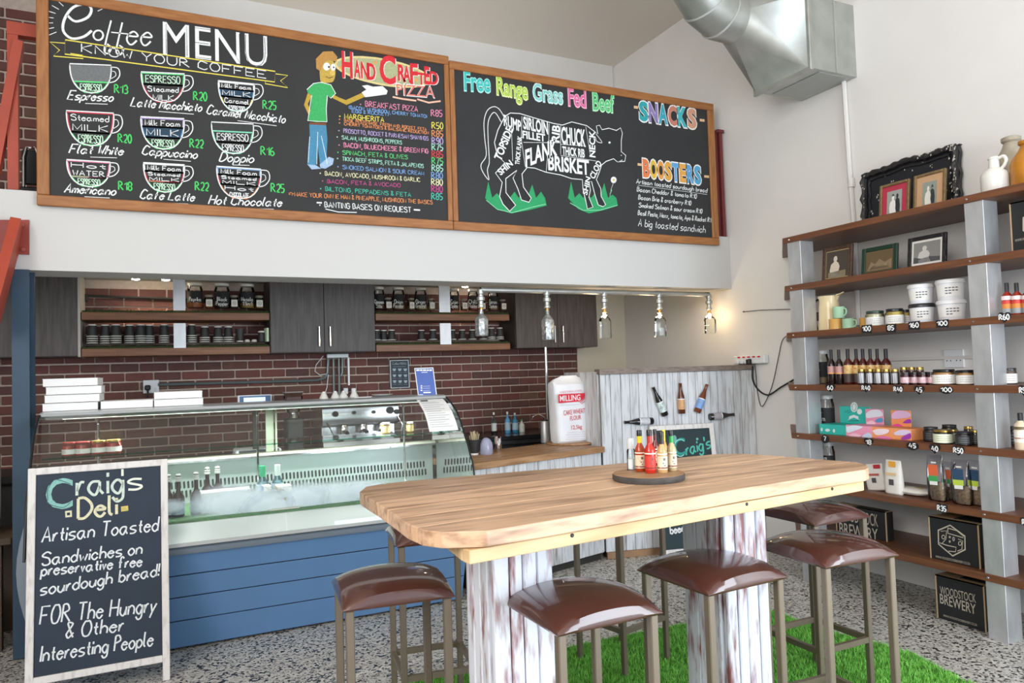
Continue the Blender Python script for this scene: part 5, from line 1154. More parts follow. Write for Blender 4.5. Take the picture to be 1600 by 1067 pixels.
SILJ = mat('striped_jar_label', '#c9cbd0', .4, c2='#4a4548', scale=50, stretch=(1, 3, .05), ramp=(.45, .55))
for i, (pl, pr) in enumerate(((1340, 1352), (1353, 1365), (1366, 1378), (1378.5, 1390.5), (1392, 1404))):
    p, d, h = rk(pl, pr, 576.5, 4.0, 3); jar('spice_jar', 'small gold-lidded silver-labelled jar, %s from the post in the front row' % ['first', 'second', 'third', 'fourth', 'fifth'][i], 'jar', p, d, h, GOLD, sm('#4a2c1e', .5), SILJ, 'small gold-lidded jars', labz=(.1, .74))
for i, (pl, pr) in enumerate(((1407, 1423), (1423, 1435), (1435, 1449), (1449, 1460))):
    p, d, h = rk(pl, pr, 581, 3.99, 3); jar('jam_jar', 'small dark-lidded jar with a pink label, %s in its row above the 45 heart tag' % ['first', 'second', 'third', 'fourth'][i], 'jar', p, d, h, sm('#2a2226', .3), sm('#4a1420', .4), mat('pink_picture_label', '#c98a94', .5, c2='#d9ccd2', scale=70), 'small pink-labelled jars', labz=(.15, .6), lidh=.25)
for i, (pl, pr) in enumerate(((1406, 1418), (1418.5, 1430), (1431, 1443))):
    p, d, h = rk(pl, pr, 573.5, 4.10, 3); jar('spice_jar', 'gold-lidded jar behind the pink-labelled jars, %s of three' % ['first', 'second', 'last'][i], 'jar', p, d, h, GOLD, sm('#5a2c1e', .5), SILJ, 'small gold-lidded jars')
for pl, pr, pt, lb, x0, fl in ((1458, 1491, 577, 'wide white-labelled jar with a black lid above the oval 100 tag', 4.02, '#b98a54'), (1495, 1522, 578, 'white-labelled jar with a black lid against the steel post', 4.02, '#b98a54'), (1483, 1500, 579, 'dark jar standing back between the two white-labelled jars', 4.14, '#4a3a30'), (1568, 1587, 575, 'small dark-lidded jar alone on the fourth plank past the steel post', 4.10, '#5a4030')):
    p, d, h = rk(pl, pr, pt, x0, 3); jar('preserve_jar', lb, 'jar', p, d, h, sm('#1c1d20', .3), sm(fl, .5), LABW if 'dark jar' not in lb else None, text=INK, labz=(.08, .66))
# ---- fifth plank: counter display boxes
def quadbox(name, label, pl, pr, pt, x0, zi, dep, m, decs, rz=0):
    y1, y0 = on(0, x0, pl, pt).y, on(0, x0, pr, pt).y; z = ZL[zi]; h = on(0, x0, (pl+pr)/2, pt).z-z; w_ = y1-y0
    t = thing(name, label, 'box', (x0+dep/2, (y0+y1)/2, z)); MB(m).box((0, 0, h/2), (dep, w_, h), ch=.002).build('tray', t); return t, w_, h
TEAL = sm('#2fb4a6', .45); PKM = mat('pink_wave_print', '#e79ab4', .5, c2='#dfe4ee', scale=22, stretch=(1, 1, 2.5), ramp=(.48, .52)); ORM = mat('orange_wave_print', '#ee9a5e', .5, c2='#ecd0dc', scale=20, stretch=(1, 1, 2.5), ramp=(.48, .52)); VIO = sm('#a23cb0', .5)
def display(label, pl, pr, pt, dep, m, lidpt, lid_l, lid_r, extra, x0=4.0):
    t, w_, h = quadbox('display_box', label, pl, pr, pt, x0, 4, dep, m, ())
    xl = x0+dep-.004; ya, yb = on(0, xl, lid_l, lidpt).y, on(0, xl, lid_r, lidpt).y; zt = on(0, xl, (lid_l+lid_r)/2, lidpt).z; b_ = t.location
    l = MB(m).box((xl-b_.x, (ya+yb)/2-b_.y, (zt+ZL[4])/2+h/2-ZL[4]), (.006, ya-yb, zt-ZL[4]-h), ch=.002).build('raised_lid', t)
    return t, l, w_, h, xl
t, l, w_, h, xl = display('teal card display box with an open lid on the fifth plank', 1280, 1323, 663.5, .16, TEAL, 635, 1312, 1360, 0)
f = Face((xl-.005, 0, 0), (-1, 0, 0)); m = MB(sm('#dfe8e6', .6))
f.fill(m, ell(1334.5, 636, 5.5, 8, n=14)); f.fill(m, ell(1343, 643, 4, 4.5, n=12)); f.fill(m, [(1326.5, 654.5), (1327, 650.5), (1334, 648), (1341, 650.5), (1341.5, 654.5), (1334, 652)]); f.line(m, [(1325, 656), (1334, 652), (1343, 656)], .003); m.use(sm('#1f5a58', .6)); f.line(m, [(1320, 644), (1326, 641), (1324, 646), (1329, 643)], .003); f.line(m, ell(1334.5, 636, 3.4, 5.5, n=12), .003, .001, True); f.line(m, [(1326, 658), (1342, 657)], .003)
m.build('print', l, world=True)
f = Face((3.999, 0, 0), (-1, 0, 0)); m = MB(sm('#cfe4e0', .6)); f.fill(m, ell(1293, 672, 4, 2.4, n=10)); f.fill(m, ell(1303, 673, 2, 3, n=10)); f.fill(m, ell(1284, 671, 1.6, 3, n=10)); m.build('print', t, world=True)
def wave(t, l, xf, xl, jobs):
    for par, xx, js in ((t, xf, jobs[0]), (l, xl, jobs[1])):
        m = MB(VIO); f = Face((xx-.0005, 0, 0), (-1, 0, 0))
        for c, pts in js: m.use(sm(c, .5)); f.fill(m, pts, 0, True)
        m.build('print', par, world=True)
t, l, w_, h, xl = display('pink wave-patterned display box with an open lid next to the teal box', 1321, 1362, 665, .15, sm('#e99ab6', .5), 639, 1352, 1380, 0)
wave(t, l, 4.0, xl-.004, ([('#dde4f0', [(1322, 667), (1334, 664.5), (1348, 667), (1338, 672), (1324, 676)]), ('#c9d4ea', [(1348, 680), (1356, 676), (1361.5, 679), (1361, 684), (1348, 684)]), ('#f4c4d4', [(1325, 680), (1335, 677), (1346, 681), (1335, 683)])], [('#dfe3ee', [(1353, 646), (1360, 641), (1372, 640), (1379, 645), (1378, 650), (1366, 652), (1354, 653)]), ('#5a9cc8', [(1368, 656), (1374, 653), (1379, 654), (1379, 659), (1369, 660)]), ('#f4d0dc', [(1354, 660), (1362, 657), (1368, 662), (1356, 665)])]))
t, l, w_, h, xl = display('orange and violet wave-patterned display box with an open lid', 1362, 1423, 668.5, .13, sm('#ee9a62', .5), 641, 1392, 1423, 0)
wave(t, l, 4.0, xl-.004, ([('#efdce4', [(1363, 673), (1372, 670), (1388, 671), (1386, 677), (1370, 680)]), ('#dccbe6', [(1396, 676), (1408, 671.5), (1422, 673), (1420, 679), (1400, 680)]), ('#a23cb0', [(1408, 684), (1416, 679), (1422.6, 677), (1422.6, 685), (1410, 687)]), ('#e87ab0', [(1366, 684), (1380, 681), (1394, 685), (1380, 687)])], [('#ddb8dc', [(1393, 647), (1400, 642), (1414, 642), (1422, 646), (1420, 652), (1404, 654), (1394, 654)]), ('#a23cb0', [(1410, 661), (1416, 656), (1422.6, 655), (1422.6, 661)]), ('#e24ca0', [(1392.5, 665), (1402, 662), (1410, 666), (1398, 668)])]))
BKL = sm('#26272b', .4)
for i, (pl, pr, pt, x0, lid, lab, lb) in enumerate(((1443, 1465, 667, 4.06, BKL, '#2c2c30', 'black-labelled jar left of the cream-labelled jar on the fifth plank'), (1472, 1494, 663.5, 4.20, BKL, '#2c2c30', 'black-lidded jar at the back of the jar cluster on the fifth plank'), (1459, 1487, 671, 3.99, GOLD, '#d9dcc2', 'cream-labelled jar with a gold lid in front of the jar cluster'), (1482, 1497, 671, 4.08, GOLD, '#d9dcc2', 'gold-lidded cream-labelled jar behind the first cream-labelled jar'),
      (1493, 1517, 674, 3.99, BKL, '#2c2c30', 'black-labelled jar in front of the jar cluster above the R50 tag'), (1506, 1520, 666, 4.14, GOLD, '#cfd3b8', 'gold-lidded jar in the second row of the cluster'), (1516, 1532, 672, 4.06, GOLD, '#3a3a3c', 'gold-lidded black-labelled jar against the post on the fifth plank'), (1574, 1590, 666, 4.16, BKL, '#2c2c30', 'dark jar behind the cream sauce bottle past the post'))):
    p, d, h = rk(pl, pr, pt, x0, 4); jar('relish_jar', lb, 'jar', p, d, h, lid, sm('#2a1c16', .4), sm(lab, .55), text=INK if lab[1] == 'd' or lab[1] == 'c' else sm('#9a9a9a', .6), labz=(.1, .72))
p, d, h = rk(1584, 1603, 645, 4.0, 4); bottle('dressing_bottle', 'cream dressing bottle with a black cap at the right end of the fifth plank', 'bottle', p, d, h, sm('#d8c2a8', .3), BLACK, [(.2, .52, sm('#e4dcd0', .5)), (.55, .63, sm('#6a5a3c', .5)), (.3, .33, sm('#c85a3c', .5))], cape=.3, sh=.68)
# ---- sixth plank: bags
def bag(label, pl, pr, pt, pb, x0, m, decs, tilt=0., th=.05, name='flour_bag', zb=None):
    yc = on(0, x0, (pl+pr)/2, pb).y; z = ZL[5]; p = Vector((x0, yc, z)); w_ = (pr-pl)*mpp(p)*1.1; h = (pb-pt)*mpp(p)
    t = thing(name, label, 'bag', p); mb = MB(m); mb.M = Matrix.Rotation(tilt, 4, 'X'); R_ = []
    for j, (zz, ww, tt) in enumerate(((0, .86, .7), (.04, .96, 1), (.3, 1, 1.05), (.6, .97, .9), (.82, .92, .5), (.95, .9, .12), (1, .88, .06))):
        R_.append([(tt*th/2*math.copysign(abs(math.sin(a))**.6, math.sin(a)), ww*w_/2*math.copysign(abs(math.cos(a))**.5, math.cos(a)), zz*h) for a in [2*math.pi*k/18 for k in range(18)]])
    mb.loft(R_); o = mb.build('sack', t)
    d = MB(BLACK); d.M = mb.M
    for c, u0, u1, v0, v1, tt in decs: d.use(sm(c, .55)); d.add([(-tt*th/2-.003, w_*(.5-u), h*v) for u, v in ((u0, v0), (u1, v0), (u1, v1), (u0, v1))], [(0, 1, 2, 3)])
    for c, u, v, r_, tt in (): pass
    d.build('label', t); return t, w_, h
CLOTH = mat('white_paper_bag', '#dcd8d0', .7, var=.05, scale=12)
bag('white flour bag with a red corner label leaning beyond the table end', 1357, 1387, 727, 768, 4.06, CLOTH, [('#b02838', .55, .92, .82, .97, .55), ('#b8584e', .3, .85, .56, .64, 1.0), ('#4a4a4a', .44, .68, .3, .48, 1.12)], -.14)
bag('white flour bag with an orange corner label standing upright on the sixth plank', 1385, 1412, 722, 775, 4.02, CLOTH, [('#dfa03c', .32, .72, .80, .97, .55), ('#d9b98c', .2, .8, .56, .64, 1.0), ('#4a4a4a', .38, .66, .28, .45, 1.12)])
for lb, pl, pr, x0, y_ in (('white flour bag lying flat on the sixth plank beside the upright bags', 1409, 1452, 4.08, 765), ('white flour bag lying flat between the two upright bags', 1368, 1388, 4.18, 760)):
    c = on(0, x0, (pl+pr)/2, y_); p = Vector((x0, c.y, ZL[5])); w_ = (pr-pl)*mpp(p)
    t = thing('flour_bag', lb, 'bag', p); MB(CLOTH).loft([[(tt*.07*math.cos(a), w_*yy, .025+tt*.024*math.sin(a)) for a in [2*math.pi*k/12 for k in range(12)]] for yy, tt in ((.62, .5), (.5, .95), (.2, 1), (-.2, 1), (-.42, .8), (-.62, .35))]).build('sack', t)
    MB(sm('#b8a070', .6)).box((-.01, -w_*.2, .05), (.03, w_*.3, .002)).build('label', t)
PLA = glass('clear_plastic', (.93, .92, .96), 1.6, .08); SEED = mat('mixed_seed', '#a08a6a', .8, c2='#6a5a44', scale=90, bump=.4)
for i, (pl, pr, pt, pb, x0, c1, c2, lb) in enumerate(((1454, 1480, 717, 788, 4.02, '#d8643c', '#3f9a54', 'clear seed bag with an orange and green label above the R35 tag'), (1474, 1495, 718, 776, 4.12, '#d8643c', '#3f9a54', 'clear seed bag with an orange label standing behind the front seed bags'), (1492, 1520, 720, 790, 4.02, '#2c4a68', '#b9cf4a', 'clear seed bag with a navy and lime label in front'), (1513, 1540, 718, 788, 4.06, '#2c4a68', '#b9cf4a', 'clear seed bag with a navy and lime label against the steel post'))):
    t, w_, h = bag(lb, pl, pr, pt, pb, x0, PLA, [(c1, .25, .8, .56, .80, .9), (c2, .25, .8, .44, .56, 1.05), ('#e8e8e4', .4, .7, .83, .86, .7), ('#e4e4e0', .3, .75, .36, .44, 1.05)], .03 if i % 2 else -.04, .06, 'seed_bag')
    MB(SEED).loft([[(tt*.05/2*math.sin(a), ww*w_/2*.92*math.cos(a), zz*h) for a in [2*math.pi*k/12 for k in range(12)]] for zz, ww, tt in ((.02, .8, .6), (.15, .96, 1), (.34, .94, .9), (.42, .6, .4))]).build('seeds', t)
# ---------------------------------------------------------------- kitchen shelves: spice jars, cups
def kpos(px, py, y): return on(1, y, px, py)
SPW = [('Paprika', '#8a4a1c'), ('Black Pepper', '#3a2c24'), ('Masala 11in1', '#8a6a2c'), ('Cinnamon Stix', '#5a3a28'), ('Onion Powder', '#7a6a54'), ('Ginger Ground', '#8a7a50'), ('Cajun Spice', '#6a3a28'), ('Chilli Flakes', '#7a2a1c'), ('Garam Spice', '#6a5030')]
zsh = 2.075; jy = 6.25
for i, (pl, pr) in enumerate(((293.4, 316.5), (335.4, 358.6), (375, 397.6), (584, 601), (613, 632.5), (648, 667), (702, 717.8), (731, 747), (762, 778.8))):
    p = kpos((pl+pr)/2, 470, jy); p.z = zsh; d = (pr-pl)*mpp(p); h = .20
    wd, c = SPW[i]; t = jar('spice_jar', 'large white-lidded spice jar chalked %s on the upper kitchen shelf' % wd, 'jar', p, d, h, sm('#d9d5cc', .4), sm(c, .7), None, 'large spice jars', hf=.22, lidh=.1)
    l = MB(sm('#1c1b1c', .75)).lathe([(d/2*1.012, h*.22), (d/2*1.012, h*.66)], 14, (0, 0, 0), 'z', .42).build('label', t, rz=math.pi*1.08)
    f = Face((0, jy-d/2*1.03, 0), (0, -1, 0)); k = MB(ck('#d8d8d4')); ws = wd.split(); cx = (pl+pr)/2; ww = (pr-pl)*.8; zt = p.z+h*.5
    for q, s_ in enumerate(ws):
        y_ = 470+q*7 if i < 3 else 474+q*6.5
        f.pen(k, s_, (cx-ww/2*min(1, len(s_)/6), y_), (cx+ww/2*min(1, len(s_)/6), y_+.5), 6, .004)
    k.build('chalk_word', t, world=True)
for i, (pl, pr) in enumerate(((320, 333), (359.5, 372), (398.5, 411.5), (600.5, 612), (637, 647.5), (668.5, 679), (719, 730), (748, 758), (780, 790.5))):
    p = kpos((pl+pr)/2, 475, jy-.03); p.z = zsh; d = (pr-pl)*mpp(p); h = .105
    t = jar('spice_jar', 'small clear spice jar with a white label beside the %s jar' % SPW[i][0], 'jar', p, d, h, sm('#8a8274', .4), sm(SPW[i][1], .7), None, 'small spice jars', hf=.3)
    MB(sm('#d9d4c8', .6)).box((0, -d/2-.001, h*.38), (d*.72, .003, h*.52)).build('label', t)
    m = MB(sm('#3a3632', .6)); m.M = Matrix.Translation((0, -d/2-.0035, h*.38)); ribbon(m, [(d*.2*math.cos(a), 0, d*.2*math.sin(a)) for a in [6.283*k/12 for k in range(12)]], .0025, Vector((0, -1, 0)), True); m.add([(d*.06*math.cos(a), 0, d*.06*math.sin(a)) for a in [6.283*k/8 for k in range(8)]], [list(range(8))]); m.build('emblem', t)
WR = sm('#d8d5cd', .5)
def cup_mesh(inv=True):
    m = MB(CUPB)
    r0, r1, h = .027, .037, .092
    m.lathe([(r1, .004), (r0, h-.006)], 16); m.use(WR).lathe([(r1+.0005, 0), (r1+.003, .003), (r1+.0005, .007)], 16).lathe([(r0+.001, h-.008), (r0+.001, h), (r0-.004, h-.001), (0, h-.003)], 16)
    return m
zc0 = 1.805
CUP = None
def stack(px, n, label, y=6.22, sc=1., grp=None):
    global CUP
    p = kpos(px, 530, y)
    for k in range(n):
        z = zc0+k*.0165
        if CUP is None: o = cup_mesh().build('takeaway_cup', loc=(p.x, y, z)); CUP = o
        else: o = CUP.copy(); COL.objects.link(o); o.location = (p.x, y, z)
        tagit(o, (('topmost ' if k == n-1 else 'lowest ' if k == 0 else ('second ' if k == 1 else 'third ')) if n > 1 else '')+label, 'cup', grp)
od = ['first', 'second', 'third', 'fourth', 'fifth', 'sixth', 'seventh', 'eighth', 'ninth', 'tenth', 'eleventh']
for i, px in enumerate((144.3, 164.6, 181, 202.7, 219.7, 233, 256.5)): stack(px, 4, 'black paper cup of the %s upturned stack from the blue column' % od[i], 6.22+.03*(i % 2), grp='cups of the %s stack left of the strap' % od[i])
for i, px in enumerate((299.5, 320, 341, 357)): stack(px, 4 if i < 1 else 3, 'black paper cup of the %s upturned stack past the strap under Paprika' % od[i], 6.22, grp='cups of the %s stack right of the strap' % od[i])
for i, px in enumerate((588.4, 599.6, 612, 658.6, 676.6)): stack(px, 1, 'single upturned black paper cup, %s from the grey cupboard in the right bay' % od[i], 6.2+.04*(i % 2))
for i, px in enumerate((706.7, 722.3, 738, 755, 768, 781)): stack(px, 2 if i > 3 else 1, 'upturned black paper cup at the %s place past the right bay strap' % od[i], 6.22, grp='cups past the right strap, place %d' % (i+1) if i > 3 else None)
p = kpos(375, 530, 6.2); m = MB(CUPB).lathe([(.026, .008), (.036, .105)], 16); m.use(WR).lathe([(.027, 0), (.027, .008)], 16); m.use(CUPB).lathe([(.036, .105), (.034, .104), (.026, .02), (0, .018)], 16); m.build('takeaway_cup', loc=(p.x, 6.2, zc0), label='black paper cup standing upright after the upturned stacks', cat='cup')
p = kpos(408.5, 530, 6.2); solo('takeaway_cup', MB(CUPB).lathe([(.026, 0), (.024, .075)], 16).use(WR).lathe([(.027, .075), (.026, .086), (.01, .088)], 16), (p.x, 6.2, zc0), 'small dark lidded cup at the right end of the left bay', 'cup')
p = kpos(416.5, 530, 6.2); solo('menu_card', MB(sm('#cfe0c0', .6)).box((0, 0, .055), (.018, .05, .11)), (p.x, 6.2, zc0), 'pale green card standing against the grey cupboard side', 'card', .3)
for i, px in enumerate((386, 397.5)):
    p = kpos(px, 535, 6.24); solo('cup_lid', MB(sm('#d8d0c6', .5)).lathe([(.024, 0), (.024, .008), (.018, .02), (0, .022)], 14), (p.x, 6.24, zc0), ['flat pale cup lid behind the upright cup', 'pale cup lid nearest the small lidded cup'][i], 'lid')
# ---------------------------------------------------------------- on top of the fridge
FT = 1.3535
def fbox(label, pl, pr, pt, z, h, y=4.94, dep=.33, rz=0.):
    a, b_ = on(1, y, pl, pt).x, on(1, y, pr, pt).x; t = thing('pizza_box', label, 'box', ((a+b_)/2, y+dep/2, z), rz, 'white pizza boxes'); w_ = b_-a
    MB(PAPER).box((0, 0, h/2-.001), (w_, dep, h-.004)).build('tray', t); MB(PAPER).box((0, -.001, h-.004), (w_+.004, dep+.003, .003)).build('lid', t); return t
hb = .0475
for i, (pl, pr) in enumerate(((66, 152), (70.4, 156), (71.7, 158), (68, 153.7))):
    fbox('white pizza box, %s in the stack of four on the fridge' % ['bottom one', 'second from below', 'third from below', 'topmost one'][i], pl, pr, 630, FT+i*hb, hb, rz=(.01, -.012, .008, -.02)[i])
fbox('white pizza box lying single between the two stacks on the fridge', 157.5, 239, 640, FT, hb)
fbox('white pizza box, lower one of the pair on the fridge', 240.5, 317, 640, FT, hb*.95, rz=.01); fbox('white pizza box, upper one of the pair on the fridge', 241, 316, 625, FT+hb*.95, hb*.95)
# scale with raised display
p = on(1, 5.28, 399, 632); t = thing('shop_scale', 'white label scale with blue display raised behind the fridge lid', 'scale', (p.x, 5.40, .9))
a, b_ = on(1, 5.28, 372, 625), on(1, 5.28, 425, 625); zt, z0 = on(1, 5.28, 399, 617).z, on(1, 5.28, 399, 633).z
MB(sm('#dfe3e8', .4)).box(((a.x+b_.x)/2, 5.31, (zt+z0)/2), (b_.x-a.x, .05, zt-z0), ch=.004).build('display_case', t, world=True)
MB(sm('#3f5f86', .4)).box(((a.x+b_.x)/2, 5.283, (zt+z0)/2), (b_.x-a.x-.02, .006, zt-z0-.012)).use(mat('lcd', '#c4d6f0', .3, emis=.35)).box(((a.x+b_.x)/2-.004, 5.279, (zt+z0)/2+.002), ((b_.x-a.x)*.64, .004, (zt-z0)*.48)).build('screen', t, world=True)
MB(DARK).box(((a.x+b_.x)/2, 5.33, 1.15), (.03, .03, .42)).build('pole', t, world=True)
MB(sm('#c9ced2', .4)).box((p.x+.02, 5.42, .96), (.30, .26, .12), ch=.01).build('body', t, world=True)
k = MB(sm('#2b3338', .5)).box((p.x+.02, 5.285, .97), (.26, .006, .10)).build('keypad', t, world=True)
kb = MB(sm('#9aa8b0', .5))
for i in range(8):
    for j in range(5): kb.box((p.x-.09+i*.0155, 5.281, .93+j*.0165), (.011, .004, .011))
kb.build('keys', k, world=True, kind='stuff')
p = on(1, 5.05, 458, 629); t = thing('wooden_pot', 'dark brown square pot with a flat grey lid on the fridge lid', 'pot', (p.x, 5.05, FT)); hh = on(1, 5.05, 458, 612).z-FT
w_ = 26*mpp(p)/2; MB(mat('dark_walnut', '#3a211a', .35, var=.3, scale=20)).loft([[(sx*w_*k, sy*w_*k, z) for sx, sy in ((-1, -1), (1, -1), (1, 1), (-1, 1))] for k, z in ((.88, 0), (.8, hh*.4), (1, hh*.85), (.95, hh*.9))], smooth=False).build('pot', t)
MB(sm('#8a8784', .5)).box((0, 0, hh*.95), (w_*2.2, w_*2.2, hh*.12), ch=.003).build('lid', t)
for i, px in enumerate((506, 524, 537, 553.5)):
    p = on(1, 5.08, px, 627); s_ = mpp(p); t = thing('glass_cover', 'small white bell-shaped cover on the fridge lid, %s from the wooden pot' % od[i], 'cover', (p.x, 5.08, FT), 0, 'white bell covers')
    MB(sm('#cfcfc9', .4)).lathe([(7*s_, 0), (7*s_, .006), (3.2*s_, 9*s_), (2.5*s_, 9.6*s_)], 16).build('bell', t); MB(OFFW).lathe([(2.2*s_, 9.4*s_), (2.2*s_, 11*s_), (0, 11.6*s_)], 10).build('knob', t)
p = on(1, 5.08, 597, 621); solo('plate', MB(sm('#c9ccca', .4)).lathe([(.04, 0), (.075, .012), (.072, .014), (.04, .004), (0, .004)], 24), (p.x, 5.08, FT), 'pale plate lying on the fridge lid near the blue notice', 'plate')
p = on(1, 5.0, 566, 624); solo('paper_card', MB(PAPER).box((0, 0, .002), (.12, .06, .004)), (p.x, 5.0, FT), 'small white card lying on the fridge lid by the last bell cover', 'card')
# blue notice standing on the lid (its code is left out), small framed cup menu on the bricks, sheet on the glass
nb = Vector((0, 5.0, FT)); nn_ = Vector((-.05, -1, .12)).normalized(); f = Face(on(1, 5.0, 668, 619), nn_, 0); qp = [(647.5, 575), (677, 574), (683, 618.5), (653.5, 620)]
c = f.at(668, 619); t = thing('notice_card', 'blue printed notice with a white border propped on the fridge lid', 'sign', (c.x, c.y, FT))
P = [f.at(*q) for q in qp]; MB(PAPER).prism(P, -nn_*.004).build('card', t, world=True)
m = MB(mat('blue_notice_print', '#4a68b4', .5, c2='#3c50a0', scale=4)); f.fill(m, [(648.8, 576.2), (676, 575.3), (681.5, 617.5), (654.5, 618.8)], .0006); m.use(PAPER)
for a_, b_ in ((650.5, 655.5), (656.3, 660), (660.8, 666), (666.8, 670), (670.8, 675)): f.fill(m, [(a_, 577.2), (b_, 577), (b_, 579.4), (a_, 579.6)], .0012)
f.line(m, [(658.5, 581.8), (668, 581.5)], .004, .0012)
for y_ in (603, 606.2, 609.8): f.fill(m, [(657.3, y_-1), (659.6, y_-1), (659.8, y_+1), (657.5, y_+1)], .0012); f.line(m, [(661, y_+.4), (672, y_)], .0016, .0012)
f.fill(m, [(661.5, 612.3), (673, 612), (673.2, 614), (661.7, 614.3)], .0012); f.fill(m, [(654.5, 616.2), (661, 615.8), (661.2, 618.6), (654.8, 619)], .0012); m.build('print', t, world=True)
f = Face((0, YK-.03, 0), (0, -1, 0), 0); qp = [(609, 563), (638.5, 562), (640.5, 605.5), (610.5, 607)]; P = [f.at(*q) for q in qp]; c = f.at(625, 585)
t = thing('menu_poster', 'small dark cup menu in a pale frame hung on the brick wall', 'picture', c); MB(sm('#b8c2c8', .5)).prism(P, (0, .014, 0)).build('frame', t, world=True)
m = MB(sm('#2c3844', .6)); f.fill(m, [(610.3, 564.2), (637.3, 563.3), (639.1, 604.5), (611.8, 605.6)], .001); m.use(sm('#9fb0ba', .6)); f.block(m, 'Coffee MENU', (613, 570), (635, 569.5), 3.6, .0018); f.line(m, [(614, 573), (634, 572.5)], .002, .0018)
for i in range(3):
    for j in range(3):
        x, y_ = 616+i*8.6+j*.3, 578+j*9.2; f.fill(m, [(x-2.8, y_-2.2), (x+2.8, y_-2.3), (x+2.2, y_+.8), (x, y_+2), (x-2.2, y_+.8)], .0018); f.line(m, [(x-3, y_+4), (x+3, y_+3.8)], .0016, .0018)
m.build('print', t, world=True)
gl = [(y-.004, z+.003) for y, z in GY]
xa_, xb_ = on(1, 4.75, 653, 633).x, on(1, 4.75, 694, 631).x
seg = [(4.772, 1.326), (4.715, 1.305), (4.608, 1.250), (4.541, 1.189), (4.495, 1.128)]
xe0, xe1 = on(1, 4.495, 671, 671).x, on(1, 4.495, 716, 667).x
PZ_ = [[(xa_+(xe0-xa_)*k/4, y, z), (xb_+(xe1-xb_)*k/4, y, z)] for k, (y, z) in enumerate(seg)]
t = thing('paper_sheet', 'white printed sheet stuck on the curved fridge glass', 'paper', ((xa_+xb_)/2, 4.6, 1.12))
m = MB(PAPER); m.add([q for r_ in PZ_ for q in r_]+[(x, y+.0012, z+.0006) for r_ in PZ_ for x, y, z in r_], [(2*k, 2*k+1, 2*k+3, 2*k+2) for k in range(4)]+[(10+2*k, 12+2*k, 13+2*k, 11+2*k) for k in range(4)]); m.build('sheet', t, world=True)
m = MB(sm('#2b2b2b', .6))
def on_sheet(u, v): 
    s_ = v*4; k = min(3, int(s_)); w_ = s_-k; a = [Vector(PZ_[k][i]).lerp(Vector(PZ_[k+1][i]), w_) for i in (0, 1)]; return a[0].lerp(a[1], u)+Vector((0, -.0018, .0015))
m.add([on_sheet(*q) for q in ((.10, .05), (.38, .05), (.38, .13), (.10, .13))], [(0, 1, 2, 3)]); m.use(sm('#b4b6ba', .6))
for i in range(13):
    v = .2+i*.057; m.add([on_sheet(*q) for q in ((.08, v), (.62+.3*((i*7) % 5)/5, v), (.62+.3*((i*7) % 5)/5, v+.012), (.08, v+.012))], [(0, 1, 2, 3)])
m.build('print', t, world=True)
# ---------------------------------------------------------------- inside the fridge
for i, (pl, pr, pt) in enumerate(((97.7, 118, 691), (118.8, 141, 690), (144, 165, 688), (166.7, 188.7, 686.5))):
    y = 4.78; p = on(1, y, (pl+pr)/2, 712); p.z = 1.106; d = (pr-pl)*mpp(p); h = on(1, y, (pl+pr)/2, pt).z-1.106
    jar('chutney_jar', 'red chutney jar with a white label on the glass shelf, %s from the blue column' % od[i], 'jar', p, d, h, GOLD if i > 1 else sm('#8a2018', .3), sm('#b8301c', .35), LABW, 'red jars on the glass shelf', text=INK, labz=(.14, .5), hf=.78)
for i, (pl, pr, pt) in enumerate(((596, 610, 660), (635, 646.5, 659))):
    y = 4.85; p = on(1, y, (pl+pr)/2, 680); p.z = 1.106; d = (pr-pl)*mpp(p); h = on(1, y, (pl+pr)/2, pt).z-1.106
    jar('mustard_jar', ['yellow-labelled jar on the glass shelf in front of the coffee machine', 'yellow-labelled jar on the glass shelf near the paper sheet'][i], 'jar', p, d, h, sm('#b9b9b4', .3), sm('#c9a24a', .4), mat('yellow_label', '#d9b04a', .5, c2='#e4d8b0', scale=40), 'yellow jars', hf=.8)
SWB = mat('dark_plum_bottle', '#2c1c26', .15)
for i, (px, y, pt) in enumerate(((263, 4.62, 752), (278.5, 4.60, 742), (306.5, 4.62, 746), (324, 4.84, 741), (340, 4.84, 745))):
    p = on(1, y, px, 760); p.z = zd+.002; h = .245; d = .066
    t = bottle('swing_top_bottle', 'dark swing-top bottle with a white ribbed stopper, %s from the sandwich board' % od[i], 'bottle', p, d, h*.93, SWB, SWB, [(.06, .36, mat('silver_blue_label', '#c3c9d2', .4, c2='#8fa0b4', scale=30))], 'dark swing-top bottles in the fridge', sh=.5, neck=.34, cape=.02)
    MB(sm('#e4e4e0', .4)).lathe([(.011, .80*h), (.016, .82*h), (.016, .85*h), (.010, .865*h), (.015, .88*h), (.015, .91*h), (.010, .925*h), (.014, .94*h), (.014, .965*h), (.006, .98*h)], 12).build('stopper', t)
def white_box(label, pl, pr, pt, y, dep, hgt=None, c='#eef0f0', end='#2f6ab0', name='product_box'):
    a, b_ = on(1, y, pl, 780).x, on(1, y, pr, 780).x; h = on(1, y, (pl+pr)/2, pt).z-zd; t = thing(name, label, 'box', ((a+b_)/2, y+dep/2, zd+.002)); w_ = b_-a
    MB(sm(c, .5)).box((0, 0, h/2), (w_, dep, h)).build('body', t); MB(sm(end, .5)).box((-w_/2-.001, 0, h/2), (.003, dep-.004, h-.004)).build('end_flap', t); MB(sm('#d9dfe6', .5)).box((0, -dep/2-.001, h*.70), (w_-.01, .003, .004)).build('seam', t); return t
white_box('white box with blue end standing in the fridge beside the dark bottles', 312, 392, 768, 4.60, .12)
white_box('small white and blue box standing in the middle of the fridge', 412, 424, 760, 4.66, .08)
white_box('two-tier small white box beside the clear bottle in the fridge', 434, 456, 760, 4.58, .1, c='#f0f0ee', end='#c9b08a')
